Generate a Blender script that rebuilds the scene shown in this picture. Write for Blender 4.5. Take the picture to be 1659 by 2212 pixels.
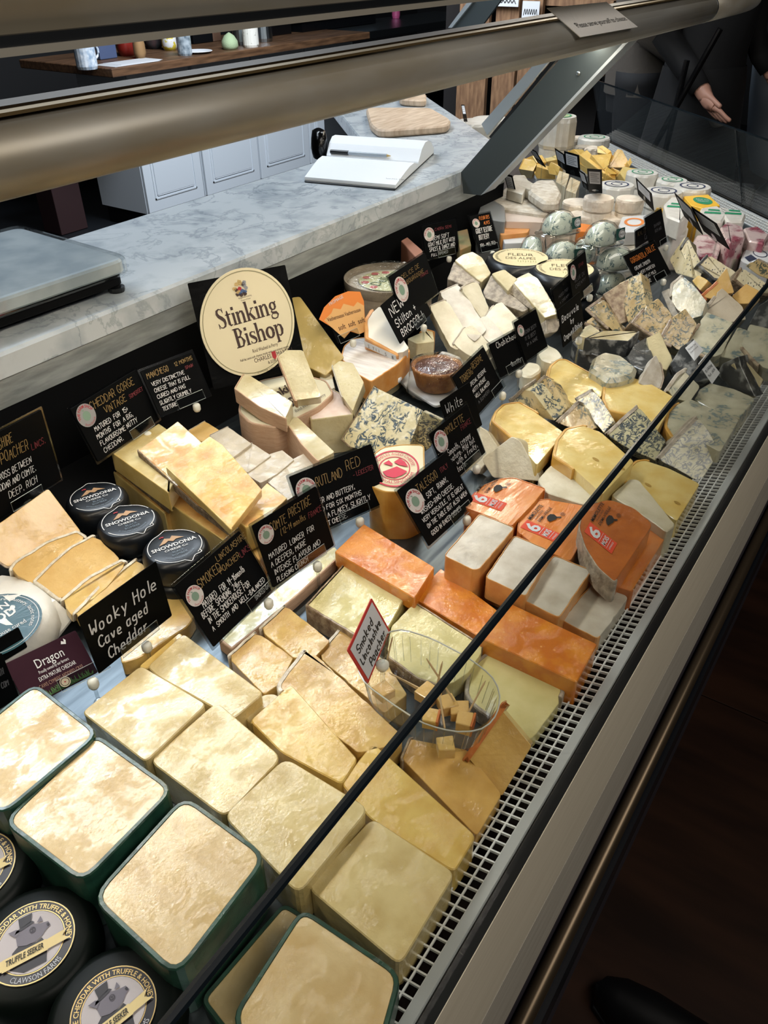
import bpy, bmesh, math, random
from mathutils import Vector, Matrix
random.seed(7)
C = bpy.context.scene.collection
for o in list(bpy.data.objects): bpy.data.objects.remove(o)

# ---------------------------------------------------------------- camera, world, lights, exposure
# world frame: x runs along the counter away from the photographer, y across it towards the staff side, z up; z = 0 is the front rim
RC = ((0.5618988, -0.4857982, 0.66952957), (-0.82717676, -0.3231741, 0.45971417), (-0.0069537, -0.81213214, -0.58343212))
CAM = Vector((0, 0, 0.62)); F = 1720.0
cd = bpy.data.cameras.new('camera'); cam = bpy.data.objects.new('camera', cd); C.objects.link(cam)
cd.sensor_fit = 'VERTICAL'; cd.sensor_height = 36; cd.lens = F / 2212 * 36; cd.clip_start = 0.02; cd.clip_end = 60
m = Matrix([[RC[i][0], -RC[i][1], -RC[i][2], CAM[i]] for i in range(3)] + [[0, 0, 0, 1]]); cam.matrix_world = m
bpy.context.scene.camera = cam
W = bpy.data.worlds.new('world'); bpy.context.scene.world = W; W.use_nodes = True
W.node_tree.nodes['Background'].inputs[0].default_value = (0.62, 0.72, 0.9, 1); W.node_tree.nodes['Background'].inputs[1].default_value = 0.025
def area(name, loc, look, sx, sy, power, col):
    l = bpy.data.lights.new(name, 'AREA'); l.shape = 'RECTANGLE'; l.size = sx; l.size_y = sy; l.energy = power; l.color = col
    o = bpy.data.objects.new(name, l); C.objects.link(o); o.location = loc
    o.rotation_euler = (Vector(look) - Vector(loc)).to_track_quat('-Z', 'Y').to_euler(); return o
area('ceiling_light_over_staff', (1.2, 1.9, 1.7), (1.2, 1.05, 0.2), 2.2, 0.35, 36, (0.80, 0.90, 1.0))
area('ceiling_light_over_kitchen', (3.4, 2.4, 1.6), (4.4, 4.1, -0.3), 1.6, 0.5, 105, (0.84, 0.91, 1.0))
area('ceiling_light_over_customers', (0.5, -1.1, 1.7), (0.9, 0.35, 0.2), 2.4, 0.8, 32, (1.0, 0.93, 0.85))
area('ceiling_light_over_wing', (2.6, 1.1, 1.5), (2.6, 0.95, 0.0), 1.0, 0.3, 10, (0.93, 0.96, 1.0))
vs = bpy.context.scene.view_settings
bpy.context.scene.display_settings.display_device = 'sRGB'
vs.view_transform = 'Standard'; vs.look = 'None'; vs.exposure = 0.0; vs.gamma = 1.0; vs.use_curve_mapping = False

# ---------------------------------------------------------------- helpers
DECK = -0.012
def ray(px, py):
    a = (px - 829.5, py - 1106.0, F)
    return Vector([RC[i][0]*a[0] + RC[i][1]*a[1] + RC[i][2]*a[2] for i in range(3)])
def P(px, py, z=0.0):
    d = ray(px, py); return CAM + d * ((z - CAM.z) / d.z)
def onY(px, py, y): d = ray(px, py); return CAM + d * (y / d.y)
def onX(px, py, x): d = ray(px, py); return CAM + d * (x / d.x)
def onPlane(px, py, o, n): d = ray(px, py); return CAM + d * ((o - CAM).dot(n) / d.dot(n))
def lin(c):
    if isinstance(c, str): c = [int(c[i:i+2], 16) / 255 for i in (0, 2, 4)]
    return tuple((x / 12.92 if x <= 0.04045 else ((x + 0.055) / 1.055) ** 2.4) for x in c[:3]) + (1,)
MATS = {}
def mat(name, col, rough=0.5, metal=0.0, col2=None, scale=30, coat=0, crough=0.08, bump=0, bscale=200, cbump=0, cscale=70, sss=0, spec=0.5,
        emit=0, stretch=None, veins=None, vscale=60, vamt=0.5, detail=4, contrast=(0.35, 0.65), spots=None, sscale=90, sthr=0.12):
    if name in MATS: return MATS[name]
    M = bpy.data.materials.new(name); M.use_nodes = True; MATS[name] = M
    nt = M.node_tree; N = nt.nodes; L = nt.links; b = N['Principled BSDF']
    b.inputs['Roughness'].default_value = rough; b.inputs['Metallic'].default_value = metal; b.inputs['Specular IOR Level'].default_value = spec
    b.inputs['Base Color'].default_value = lin(col)
    tc = N.new('ShaderNodeTexCoord'); vec = tc.outputs['Object']
    if stretch:
        mp = N.new('ShaderNodeMapping'); mp.inputs['Scale'].default_value = stretch; L.new(vec, mp.inputs[0]); vec = mp.outputs[0]
    def noise(s, d=4, dist=0.0, v=None):
        n = N.new('ShaderNodeTexNoise'); n.inputs['Scale'].default_value = s; n.inputs['Detail'].default_value = d; n.inputs['Distortion'].default_value = dist
        L.new(v or vec, n.inputs['Vector']); return n.outputs['Fac']
    def ramp(fac, stops):
        r = N.new('ShaderNodeValToRGB'); e = r.color_ramp.elements
        while len(e) < len(stops): e.new(0.5)
        for k, (p, c) in enumerate(stops): e[k].position = p; e[k].color = c
        L.new(fac, r.inputs[0]); return r.outputs[0]
    def mix(f, a, c):
        x = N.new('ShaderNodeMix'); x.data_type = 'RGBA'; L.new(f, x.inputs[0])
        for s, v in ((6, a), (7, c)):
            if isinstance(v, tuple): x.inputs[s].default_value = v
            else: L.new(v, x.inputs[s])
        return x.outputs[2]
    cur = lin(col)
    if col2: cur = ramp(noise(scale, detail), [(contrast[0], lin(col)), (contrast[1], lin(col2))])
    if veins:
        # short broken streaks: the mid-level contour of a distorted noise, kept only in patches
        n1 = noise(vscale*0.75, 3, 1.1); d1 = N.new('ShaderNodeMath'); d1.operation = 'SUBTRACT'; L.new(n1, d1.inputs[0]); d1.inputs[1].default_value = 0.5
        d2 = N.new('ShaderNodeMath'); d2.operation = 'ABSOLUTE'; L.new(d1.outputs[0], d2.inputs[0])
        a = ramp(d2.outputs[0], [(0.03, (1, 1, 1, 1)), (0.075, (0, 0, 0, 1))]); g = ramp(noise(vscale * 0.5, 3), [(vamt, (0, 0, 0, 1)), (vamt + 0.07, (1, 1, 1, 1))])
        mm = N.new('ShaderNodeMath'); mm.operation = 'MULTIPLY'; L.new(a, mm.inputs[0]); L.new(g, mm.inputs[1]); cur = mix(mm.outputs[0], cur, lin(veins))
    if spots:
        v = N.new('ShaderNodeTexVoronoi'); v.inputs['Scale'].default_value = sscale; L.new(vec, v.inputs['Vector'])
        cur = mix(ramp(v.outputs['Distance'], [(sthr, (1, 1, 1, 1)), (sthr + 0.07, (0, 0, 0, 1))]), cur, lin(spots))
    if not isinstance(cur, tuple): L.new(cur, b.inputs['Base Color'])
    if sss: b.inputs['Subsurface Weight'].default_value = sss; b.inputs['Subsurface Radius'].default_value = (1.0, 0.6, 0.3); b.inputs['Subsurface Scale'].default_value = 0.004
    if bump:
        bp = N.new('ShaderNodeBump'); bp.inputs['Strength'].default_value = bump; bp.inputs['Distance'].default_value = 0.002; L.new(noise(bscale, 5), bp.inputs['Height']); L.new(bp.outputs[0], b.inputs['Normal'])
    if coat:
        b.inputs['Coat Weight'].default_value = coat; b.inputs['Coat Roughness'].default_value = crough; b.inputs['Coat IOR'].default_value = 1.5 if not cbump else 1.68
        if cbump:
            # cling film: mostly taut and smooth, creased in patches, with a gentle overall undulation
            def mth(op, x, y, z=None):
                q = N.new('ShaderNodeMath'); q.operation = op
                for i_, v_ in enumerate((x, y, z)):
                    if v_ is None: continue
                    if isinstance(v_, (int, float)): q.inputs[i_].default_value = v_
                    else: L.new(v_, q.inputs[i_])
                return q.outputs[0]
            crease = mth('MULTIPLY', mth('ABSOLUTE', mth('SUBTRACT', noise(cscale * 1.5, 6, 2.6), 0.5), 0), -2.0)
            mask = mth('MULTIPLY', mth('SUBTRACT', noise(cscale * 0.35, 3, 0.8), 0.42), 5.0); mc = N.new('ShaderNodeClamp'); mc.inputs[1].default_value = 0.12; L.new(mask, mc.inputs[0])
            hgt = mth('MULTIPLY_ADD', crease, mc.outputs[0], mth('MULTIPLY', noise(cscale * 0.22, 2), 0.8))
            bp = N.new('ShaderNodeBump'); bp.inputs['Strength'].default_value = min(1, cbump*1.8); bp.inputs['Distance'].default_value = 0.0012; L.new(hgt, bp.inputs['Height']); L.new(bp.outputs[0], b.inputs['Coat Normal'])
    if emit: b.inputs['Emission Color'].default_value = lin(col); b.inputs['Emission Strength'].default_value = emit
    return M
def clear(name, tint=(0.93, 0.96, 0.95), gloss=0.06, rough=0.03, fres=1.45, bump=0):
    if name in MATS: return MATS[name]
    M = bpy.data.materials.new(name); M.use_nodes = True; MATS[name] = M; nt = M.node_tree; N = nt.nodes; L = nt.links
    N.remove(N['Principled BSDF']); t = N.new('ShaderNodeBsdfTransparent'); t.inputs[0].default_value = (*tint, 1)
    g = N.new('ShaderNodeBsdfGlossy'); g.inputs['Roughness'].default_value = rough; fr = N.new('ShaderNodeFresnel')
    ge = N.new('ShaderNodeNewGeometry'); io = N.new('ShaderNodeMapRange'); io.inputs[3].default_value = fres; io.inputs[4].default_value = 1/fres; L.new(ge.outputs['Backfacing'], io.inputs[0]); L.new(io.outputs[0], fr.inputs[0])
    ad = N.new('ShaderNodeMath'); ad.inputs[1].default_value = gloss; L.new(fr.outputs[0], ad.inputs[0]); ad.use_clamp = True
    if bump:
        tc = N.new('ShaderNodeTexCoord'); n = N.new('ShaderNodeTexNoise'); n.inputs['Scale'].default_value = 60; n.inputs['Distortion'].default_value = 2; L.new(tc.outputs['Object'], n.inputs['Vector'])
        bp = N.new('ShaderNodeBump'); bp.inputs['Strength'].default_value = bump; bp.inputs['Distance'].default_value = 0.003; L.new(n.outputs['Fac'], bp.inputs['Height']); L.new(bp.outputs[0], g.inputs['Normal'])
    x = N.new('ShaderNodeMixShader'); L.new(ad.outputs[0], x.inputs[0]); L.new(t.outputs[0], x.inputs[1]); L.new(g.outputs[0], x.inputs[2]); L.new(x.outputs[0], N['Material Output'].inputs[0]); return M
def label(o, lab=None, cat=None, grp=None, kind=None):
    if lab: o['label'] = lab
    if cat: o['category'] = cat
    if grp: o['group'] = grp
    if kind: o['kind'] = kind
    return o
def empty(name, loc, lab=None, cat=None, grp=None):
    o = bpy.data.objects.new(name, None); o.empty_display_size = 0.02; o.location = loc; C.objects.link(o); return label(o, lab, cat, grp)
def build(name, vs_, fs, M, parent=None, smooth=False):
    """one mesh object from world-space vertices; origin moves to its own base (or stays with the parent)"""
    vs_ = [Vector(v) for v in vs_]
    org = parent.matrix_world.translation.copy() if parent is not None and parent.get('_o') is None else None
    if parent is not None: org = Vector(parent['_o']) if parent.get('_o') is not None else parent.location.copy()
    else:
        n = len(vs_); org = Vector((sum(v.x for v in vs_)/n, sum(v.y for v in vs_)/n, min(v.z for v in vs_)))
    me = bpy.data.meshes.new(name); me.from_pydata([v - org for v in vs_], [], fs); me.materials.append(M)
    if smooth: me.polygons.foreach_set('use_smooth', [True]*len(me.polygons))
    me.update(); o = bpy.data.objects.new(name, me); C.objects.link(o)
    if parent is None: o.location = org
    else: o.parent = parent
    WORG[o.name] = org
    return o
WORG = {}
def buildc(name, vs_, fs, M, parent, smooth=False):
    """child mesh of any object made here; every child sits at its parent's origin"""
    org = WORG.get(parent.name)
    if org is None: org = parent.location.copy()
    me = bpy.data.meshes.new(name); me.from_pydata([Vector(v) - org for v in vs_], [], fs); me.materials.append(M)
    if smooth: me.polygons.foreach_set('use_smooth', [True]*len(me.polygons))
    me.update(); o = bpy.data.objects.new(name, me); C.objects.link(o); o.parent = parent; WORG[o.name] = org; return o
def mk(name, G, M, parent=None, smooth=False):
    return buildc(name, G[0], G[1], M, parent, smooth) if parent is not None else build(name, G[0], G[1], M, None, smooth)
def join(*Gs):
    V = []; Fc = []
    for v, f in Gs:
        k = len(V); V += list(v); Fc += [[i + k for i in q] for q in f]
    return V, Fc
def box(x0, x1, y0, y1, z0, z1, bev=0):
    if not bev:
        v = [(x, y, z) for z in (z0, z1) for y in (y0, y1) for x in (x0, x1)]
        return v, [[0,2,3,1],[4,5,7,6],[0,1,5,4],[2,6,7,3],[0,4,6,2],[1,3,7,5]]
    return prism([(x0, y0), (x1, y0), (x1, y1), (x0, y1)], z0, z1, Vector((0,0,0)), Vector((1,0,0)), Vector((0,1,0)), Vector((0,0,1)), bev, bev)
def roundpoly(p, r, n=4):
    out = []; idx = []
    m_ = len(p)
    for i in range(m_):
        a = Vector(p[i-1]); b = Vector(p[i]); c = Vector(p[(i+1) % m_]); ri = r[i] if isinstance(r, (list, tuple)) else r
        d1 = (a-b); d2 = (c-b); l1 = d1.length; l2 = d2.length
        if ri <= 0 or l1 < 1e-6 or l2 < 1e-6: out.append(b); idx.append(i); continue
        k = min(ri, l1*0.45, l2*0.45); s = b + d1/l1*k; e = b + d2/l2*k
        for j in range(n+1):
            t = j/n; out.append(s*(1-t)**2 + b*2*t*(1-t) + e*t*t); idx.append(i)
    return out, idx
def area2(p): return sum(p[i-1][0]*p[i][1] - p[i][0]*p[i-1][1] for i in range(len(p)))/2
def inset(p, d):
    out = []; n = len(p)
    for i in range(n):
        a = Vector(p[i-1]); b = Vector(p[i]); c = Vector(p[(i+1) % n])
        e1 = (b-a); e2 = (c-b)
        if e1.length < 1e-9: e1 = e2
        if e2.length < 1e-9: e2 = e1
        n1 = Vector((-e1.y, e1.x)).normalized(); n2 = Vector((-e2.y, e2.x)).normalized(); q = n1+n2
        if q.length < 1e-6: q = n1
        q.normalize(); out.append(b + q * (d / max(0.5, q.dot(n1))))
    return out
def prism(poly, h0, h1, o, u, v, n, r=0.0, b=0.0008, rough=0, dirv=None):
    """closed prism over a 2-D outline in frame (o,u,v,n) between heights h0 < h1, rounded corners, bevelled top and bottom edge"""
    p = [Vector(q) for q in poly]
    if area2(p) < 0: p.reverse()
    p, _ = roundpoly(p, r)
    if rough:
        q = []
        for i in range(len(p)):
            a = p[i]; c = p[(i+1) % len(p)]; k = max(1, int((c-a).length/0.008))
            for j in range(k): q.append(a + (c-a)*(j/k) + Vector((random.uniform(-1, 1), random.uniform(-1, 1)))*rough*(j > 0))
        p = q
    b = min(b, (h1-h0)*0.3); nv = len(p); pin = inset(p, b); dv = dirv or n
    rings = [(pin, h0), (p, h0+b), (p, h1-b), (pin, h1)]; V = []
    for ring, h in rings:
        for q in ring: V.append(o + u*q.x + v*q.y + (n*h if dirv is None else n*0 + dv*h))
    Fc = [list(range(nv))[::-1], [3*nv+i for i in range(nv)]]
    for k in range(3):
        for i in range(nv): j = (i+1) % nv; Fc.append([k*nv+i, k*nv+j, (k+1)*nv+j, (k+1)*nv+i])
    return V, Fc
def frame_of(pts, up=None):
    n = Vector((0,0,0)); c = sum(pts, Vector((0,0,0)))/len(pts)
    for i in range(len(pts)): n += (pts[i-1]-c).cross(pts[i]-c)
    n.normalize()
    if n.dot(CAM - c) < 0: n = -n
    u = (pts[1]-pts[0]); u -= n*u.dot(n); u.normalize(); v = n.cross(u)
    return c, u, v, n
def circ(r, n=32, a0=0, a1=2*math.pi, cx=0, cy=0, ry=None):
    full = abs(a1-a0-2*math.pi) < 1e-6; k = n if full else n+1
    return [(cx + r*math.cos(a0+(a1-a0)*i/n), cy + (ry or r)*math.sin(a0+(a1-a0)*i/n)) for i in range(k)]
def lathe(prof, o, n=40, axis=Vector((0,0,1)), ell=1.0):
    u = axis.orthogonal().normalized(); v = axis.cross(u); V = []; Fc = []
    for r, h in prof:
        for i in range(n): a = 2*math.pi*i/n; V.append(o + u*(r*math.cos(a)) + v*(r*ell*math.sin(a)) + axis*h)
    for k in range(len(prof)-1):
        for i in range(n): j = (i+1) % n; Fc.append([k*n+i, k*n+j, (k+1)*n+j, (k+1)*n+i])
    Fc.append(list(range(n))[::-1]); Fc.append([(len(prof)-1)*n+i for i in range(n)]); return V, Fc
def tube(pts, r, n=8, closed=False):
    V = []; Fc = []; pts = [Vector(p) for p in pts]; m_ = len(pts)
    for i, p in enumerate(pts):
        if closed: d = pts[(i+1) % m_] - pts[i-1]
        else: d = pts[min(i+1, m_-1)] - pts[max(i-1, 0)]
        d.normalize(); ref = Vector((0,0,1)) if abs(d.z) < 0.9 else Vector((1,0,0)); u = d.cross(ref).normalized(); v = d.cross(u)
        rr = r[i] if isinstance(r, (list, tuple)) else r
        for k in range(n): a = 2*math.pi*k/n; V.append(p + u*rr*math.cos(a) + v*rr*math.sin(a))
    for i in range(m_ if closed else m_-1):
        for k in range(n): a = i*n+k; b = i*n+(k+1) % n; c = ((i+1) % m_)*n+(k+1) % n; d = ((i+1) % m_)*n+k; Fc.append([a, b, c, d])
    if not closed: Fc.append(list(range(n))[::-1]); Fc.append([(m_-1)*n+k for k in range(n)])
    return V, Fc
class Fr:
    """flat frame for printing on a surface: maps 2-D (x,y) to world o + x*u + y*v + lift*n"""
    def __init__(s, o, u, v, lift=0.0004):
        s.o, s.u, s.v = Vector(o), Vector(u), Vector(v); s.n = s.u.cross(s.v).normalized()
        if s.n.dot(CAM - s.o) < 0: s.n = -s.n
        s.lift = lift
    def __call__(s, x, y, k=1): return s.o + s.u*x + s.v*y + s.n*s.lift*k
def flat(fr, poly, k=1): return [fr(x, y, k) for x, y in poly], [list(range(len(poly)))]
def ring2(fr, r0, r1, k=1, n=48, a0=0, a1=2*math.pi, ry=1.0, cx=0, cy=0):
    V = []; Fc = []
    for i in range(n+1):
        a = a0+(a1-a0)*i/n
        for r in (r0, r1): V.append(fr(cx+r*math.cos(a), cy+r*ry*math.sin(a), k))
    for i in range(n): Fc.append([2*i, 2*i+1, 2*i+3, 2*i+2])
    return V, Fc
# ---- hand lettering: a one-line stroke alphabet (digits are x,y pairs on a 9-high grid, baseline 2)
GL = {'A':'023962|1555','B':'020949584736|06364553320 2','C':'5849290704224253','D':'02093967643202','E':'59090252|0646','F':'590902|0646','G':'58492907042242535535','H':'0902|5952|0656','I':'1912','J':'4944321203','K':'0902|590652','L':'090252','M':'0209356962','N':'02095259','O':'290704224254574929','P':'020949575545 05','Q':'290704224254574929|3551','R':'02094957554505|3552','S':'5849190706455442120 3','T':'0969|3932','U':'090422425459','V':'093269','W':'0912365269','X':'0952|0259','Y':'0935|693532','Z':'09590252',
'0':'290704224254574929','1':'072922','2':'08294957025 2','3':'0919593654534212 03','4':'49055 5|4942','5':'590906465553421203','6':'490704224254461604','7':'095922','8':'26070849585726044232545 6','9':'553607084959 5332',
'a':'4616050312324446|4642','b':'0902|0232434536 06','c':'46160503124 2','d':'494212030516 46','e':'044445361605031242','f':'49291812|0636','g':'461605041343|46413010','h':'0902|05264542','i':'1612|1817','j':'3631 10','k':'0902|460442','l':'1912','m':'0602|05163532|35566562','n':'0602|05264542','o':'160503123243453616','p':'0600|063645433202','q':'4640|46160503 1242','r':'0602|042636','s':'461605143443320 2','t':'191232|0636','u':'06031232 43|4642','v':'062246','w':'0612345266','x':'0642|0246','y':'0622|4610','z':'06460242',
',':'1311','.':'1213','-':'0545','+':'0545|2723','£':'584929260252|0535',"'":'1917','(':'291703 11','&':'5207294804225 5','!':'1914|1312',':':'1615|1312'}
WD = {'I':2,'i':2,'l':2,',':2,'.':2,"'":2,'M':7,'W':7,'m':7,'w':7,' ':4,'1':3,'!':2,'j':3,'t':4,'r':4}
def strokes(text, x0, y0, h, w=None, slant=0.12, jit=0.35, squeeze=1.0, smallcaps=False):
    """-> list of polylines in frame units; cap height h, baseline y0"""
    out = []; x = 0.0
    for ch in text:
        g = ch; sc = 1.0
        if smallcaps and ch.islower(): g = ch.upper(); sc = 0.78
        wd = WD.get(g, 6) * sc
        if g in GL:
            dy = random.uniform(-1, 1)*jit; sx = random.uniform(0.92, 1.08)
            for s in GL[g].replace(' ', '').split('|'):
                out.append([(x + int(s[i])*sc*sx, (int(s[i+1])-2)*sc + dy) for i in range(0, len(s)-1, 2)])
        x += (wd + 1.4) if ch != ' ' else 4.5
    k = h/7.0; kx = k*squeeze if w is None else w/max(x, 1)
    return [[(x0 + px*kx + py*k*slant, y0 + py*k) for px, py in pl] for pl in out]
def ribbon(fr, pls, wd, k=2):
    V = []; Fc = []
    for pl in pls:
        pl2 = pl
        if len(pl) > 2:
            pl2 = [pl[0]]
            for i in range(1, len(pl)-1):
                a, b, c = pl[i-1], pl[i], pl[i+1]; pl2.append(((a[0]+3*b[0])/4*0.5+b[0]*0.5, (a[1]+3*b[1])/4*0.5+b[1]*0.5)); pl2.append(((c[0]+7*b[0])/8, (c[1]+7*b[1])/8))
            pl2.append(pl[-1])
        base = len(V); n = len(pl2)
        for i in range(n):
            a = Vector(pl2[max(i-1, 0)]); c = Vector(pl2[min(i+1, n-1)]); d = c-a
            if d.length < 1e-9: d = Vector((1, 0))
            d.normalize(); nn = Vector((-d.y, d.x))*wd/2; p = Vector(pl2[i]); e = -d*wd*0.4 if i == 0 else (d*wd*0.4 if i == n-1 else d*0)
            V.append(fr(*(p+nn+e), k)); V.append(fr(*(p-nn+e), k))
        for i in range(n-1): Fc.append([base+2*i, base+2*i+1, base+2*i+3, base+2*i+2])
    return V, Fc
# ---- printed lettering: Blender's built-in font turned into a flat mesh
TC = {}
def textgeo(s, bold=0.0):
    key = (s, bold)
    if key not in TC:
        cu = bpy.data.curves.new('t', 'FONT'); cu.body = s; cu.size = 1.0; cu.resolution_u = 2; cu.offset = bold
        ob = bpy.data.objects.new('t', cu); me = bpy.data.meshes.new_from_object(ob)
        V = [(v.co.x, v.co.y) for v in me.vertices]; Fc = [list(p.vertices) for p in me.polygons]
        TC[key] = (V, Fc); bpy.data.objects.remove(ob); bpy.data.curves.remove(cu); bpy.data.meshes.remove(me)
    return TC[key]
def ptext(fr, s, x, y, h, w=None, k=2, bold=0.0, align='l', rot=0, shear=0):
    V, Fc = textgeo(s, bold)
    if not V: return [], []
    wx = max(v[0] for v in V); kx = h/0.73 if w is None else w/wx; ky = h/0.73; ww = wx*kx
    ox = {'l': 0, 'c': -ww/2, 'r': -ww}[align]; ca, sa = math.cos(rot), math.sin(rot); out = []
    for a, b in V:
        p, q = a*kx+ox+b*ky*shear, b*ky; out.append(fr(x + p*ca - q*sa, y + p*sa + q*ca, k))
    return out, Fc
def atext(fr, s, cx, cy, r, h, amid, span=None, k=2, inward=False, bold=0.0):
    """text set round a circle; amid = middle angle; inward = reads along the bottom"""
    V, Fc = textgeo(s, bold); wx = max(v[0] for v in V); ky = h/0.73; sc = (span*r/wx) if span else ky; out = []
    for a, b in V:
        t = (a - wx/2)*sc/r
        if not inward: an = amid - t; rr = r + b*ky
        else: an = amid + t; rr = r - b*ky
        out.append(fr(cx + rr*math.cos(an), cy + rr*math.sin(an), k))
    return out, Fc
# ---------------------------------------------------------------- materials
FILM = dict(coat=1.0, crough=0.035, cbump=0.55)
def cheese(name, a, b, **k):
    d = dict(rough=0.55, scale=34, detail=7, bump=0.5, bscale=170, spots=k.pop('spots', None)); d.update(FILM); d.update(k); return mat(name, a, col2=b, **d)
m_truckle = cheese('mild cheddar paste', 'd8c08e', 'c9ab72', cscale=110, cbump=0.45)
m_pale = cheese('pale cheddar paste', 'dac78e', 'c4ac6e', cscale=85)
m_pale2 = cheese('vintage cheddar paste', 'dccb90', 'c4ab68', cscale=60)
m_yellow = cheese('double gloucester paste', 'dcbd68', 'cba44c', cscale=120, cbump=0.35)
m_poacher = cheese('alpine paste', 'd9b768', 'c39a4c', cscale=75)
m_amber = cheese('matured gouda style paste', 'd8ae5e', 'bf9244', cscale=60, cbump=0.35)
m_comte = cheese('comte paste', 'e4c274', 'cf984a', cscale=100)
m_gold = cheese('golden paste', 'cfa65c', 'dab671', cscale=50, cbump=0.25)
m_gruy = cheese('gruyere paste', 'd9cf94', 'cabf7e', cscale=50, cbump=0.35)
m_red = cheese('red leicester paste', 'cb6f08', 'e08c18', cscale=95, spots='e8a455', sscale=70, sthr=0.05, contrast=(0.42, 0.6))
m_mimo = cheese('mimolette paste', 'cf7524', 'dc8c40', cscale=70, stretch=(0.5, 1.6, 1.0), cbump=0.35)
m_mimo2 = cheese('aged mimolette paste', 'a85a1c', 'bf6c28', cscale=60, cbump=0.25)
m_white = cheese('goat cheese paste', 'c9c4b6', 'aaa18e', cscale=70, cbump=0.5, crough=0.3)
m_cream = cheese('soft cream paste', 'd0c6a0', 'bfb084', cscale=55, spots='b9ad78', sscale=130, sthr=0.08, cbump=0.25)
m_jarl = cheese('goat gouda paste', 'e6d088', 'd9b964', cscale=40, cbump=0.25)
m_wens = cheese('crumbly white paste', 'd8d2ba', 'c2b99a', cscale=90, cbump=0.25, crough=0.3, bump=0.6)
m_sheep = cheese('grey manchego style paste', 'c8bda8', 'b5a890', cscale=70, cbump=0.3)
m_blue = cheese('blue veined paste', 'd9cfa8', 'c6ba8c', veins='33454f', vscale=100, vamt=0.42, cbump=0.3, scale=20)
m_blue2 = cheese('stilton paste', 'ccb886', 'a98c58', veins='44524a', vscale=115, vamt=0.46, cbump=0.3, scale=20)
m_blue3 = cheese('shaded blue paste', 'c2bd98', '9d9874', veins='36424a', vscale=120, vamt=0.38, stretch=(0.5, 1, 1.6), cbump=0.25, scale=24)
m_dots = cheese('blue dotted paste', 'd8cfae', 'c8bc92', spots='343c40', sscale=95, sthr=0.16, stretch=(1, 2.2, 1), cbump=0.2)
m_gorg = cheese('gorgonzola paste', 'c9c5ac', 'a8a48a', veins='6d7f80', vscale=70, vamt=0.5, cbump=0.5)
m_ashp = cheese('ash coated inner paste', 'd4c79c', 'c2b58a', cbump=0.2)
r_green = mat('green wax', '1b3b30', 0.4, col2='27503f', scale=60, coat=0.45, crough=0.08, cbump=0.4)
r_brown = mat('brown natural rind', '7d6650', 0.8, col2='b5a387', scale=120, bump=0.8, bscale=300, coat=0.6, crough=0.25, cbump=0.4)
r_dark = mat('dark natural rind', '6b5844', 0.85, col2='94826a', scale=180, bump=1.0, bscale=320)
r_white = mat('white rind edge', 'c9bda6', 0.8, col2='e6dfce', scale=140, bump=0.8, bscale=300, coat=0.7, crough=0.2, cbump=0.6)
r_orange = mat('washed orange rind', 'c98a48', 0.6, col2='dba25c', scale=40, bump=0.4, coat=0.8, crough=0.2, cbump=0.4)
r_oran2 = mat('deep orange rind', 'b56120', 0.6, col2='cf7a30', scale=40, bump=0.4, coat=0.8, crough=0.2, cbump=0.3)
r_pinkb = mat('pinkish washed rind', 'bd9a7c', 0.7, col2='c9a98c', scale=60, bump=0.5, bscale=200, stretch=(1, 1, 6))
r_yel = mat('waxy yellow rind', 'c48f34', 0.5, col2='d3a650', scale=40, coat=0.8, crough=0.15, cbump=0.3)
r_grey = mat('mouldy grey rind', '8f8577', 0.9, col2='bdb2a0', scale=110, bump=1.0, bscale=260, coat=0.4, crough=0.3, cbump=0.4)
r_ash = mat('charcoal ash rind', '2c3032', 0.7, col2='8c8e8c', scale=45, contrast=(0.5, 0.62), bump=0.6, coat=0.8, crough=0.2, cbump=0.4)
r_bloom = mat('white bloomy rind', 'c6c1b5', 0.8, col2='a79c8a', scale=60, bump=0.7, bscale=160, coat=0.2, crough=0.4, cbump=0.3)
r_paste = mat('pale cut side', 'd9bf78', 0.6, col2='cfae5e', scale=40, coat=0.8, crough=0.15, cbump=0.3)
r_black = mat('black wax', '0a0d12', 0.4, spec=0.3, coat=0.25, crough=0.2, col2='10161d', scale=20)
r_blackg = mat('dark green wax', '040a07', 0.5, spec=0.12, coat=0.06, crough=0.3)
m_paperw = mat('white waxed paper', 'e4e2da', 0.55, col2='d6d4ca', scale=30, bump=1.0, bscale=45, coat=0.5, crough=0.25, cbump=0.5)
M_blk = mat('black card', '030405', 0.7, spec=0.08, coat=0.04, crough=0.15, cbump=0.3, cscale=60)
M_chalk = mat('chalk white', 'd8d8d8', 0.8); M_gold = mat('gold pen', '8a7145', 0.6); M_redpen = mat('red pen', '6e2830', 0.7); M_bluepen = mat('blue pen', '16254a', 0.7)
M_paper = mat('white paper', 'c6c8ca', 0.6); M_cream = mat('cream label', 'd9cfae', 0.55); M_ink = mat('black ink', '161616', 0.6); M_brownink = mat('brown ink', '3a2620', 0.6)
M_redink = mat('red ink', 'a3242e', 0.6); M_sage = mat('sage green ink', '76907e', 0.6); M_goldf = mat('gold foil', 'c9ad72', 0.35, metal=0.4); M_crim = mat('crimson ink', 'c22c48', 0.6)
M_gink = mat('green ink', '2c8a62', 0.5); M_yink = mat('yellow ink', 'e6b53a', 0.5); M_oink = mat('orange ink', 'd87f36', 0.5); M_tomato = mat('tomato red ink', 'd2472a', 0.5)
M_maroon = mat('maroon card', '2b0819', 0.6, spec=0.15); M_teal = mat('teal label', '2f5560', 0.4, coat=0.5, crough=0.2, cbump=0.5, cscale=30); M_kraft = mat('kraft label', 'd3a468', 0.6)
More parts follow.
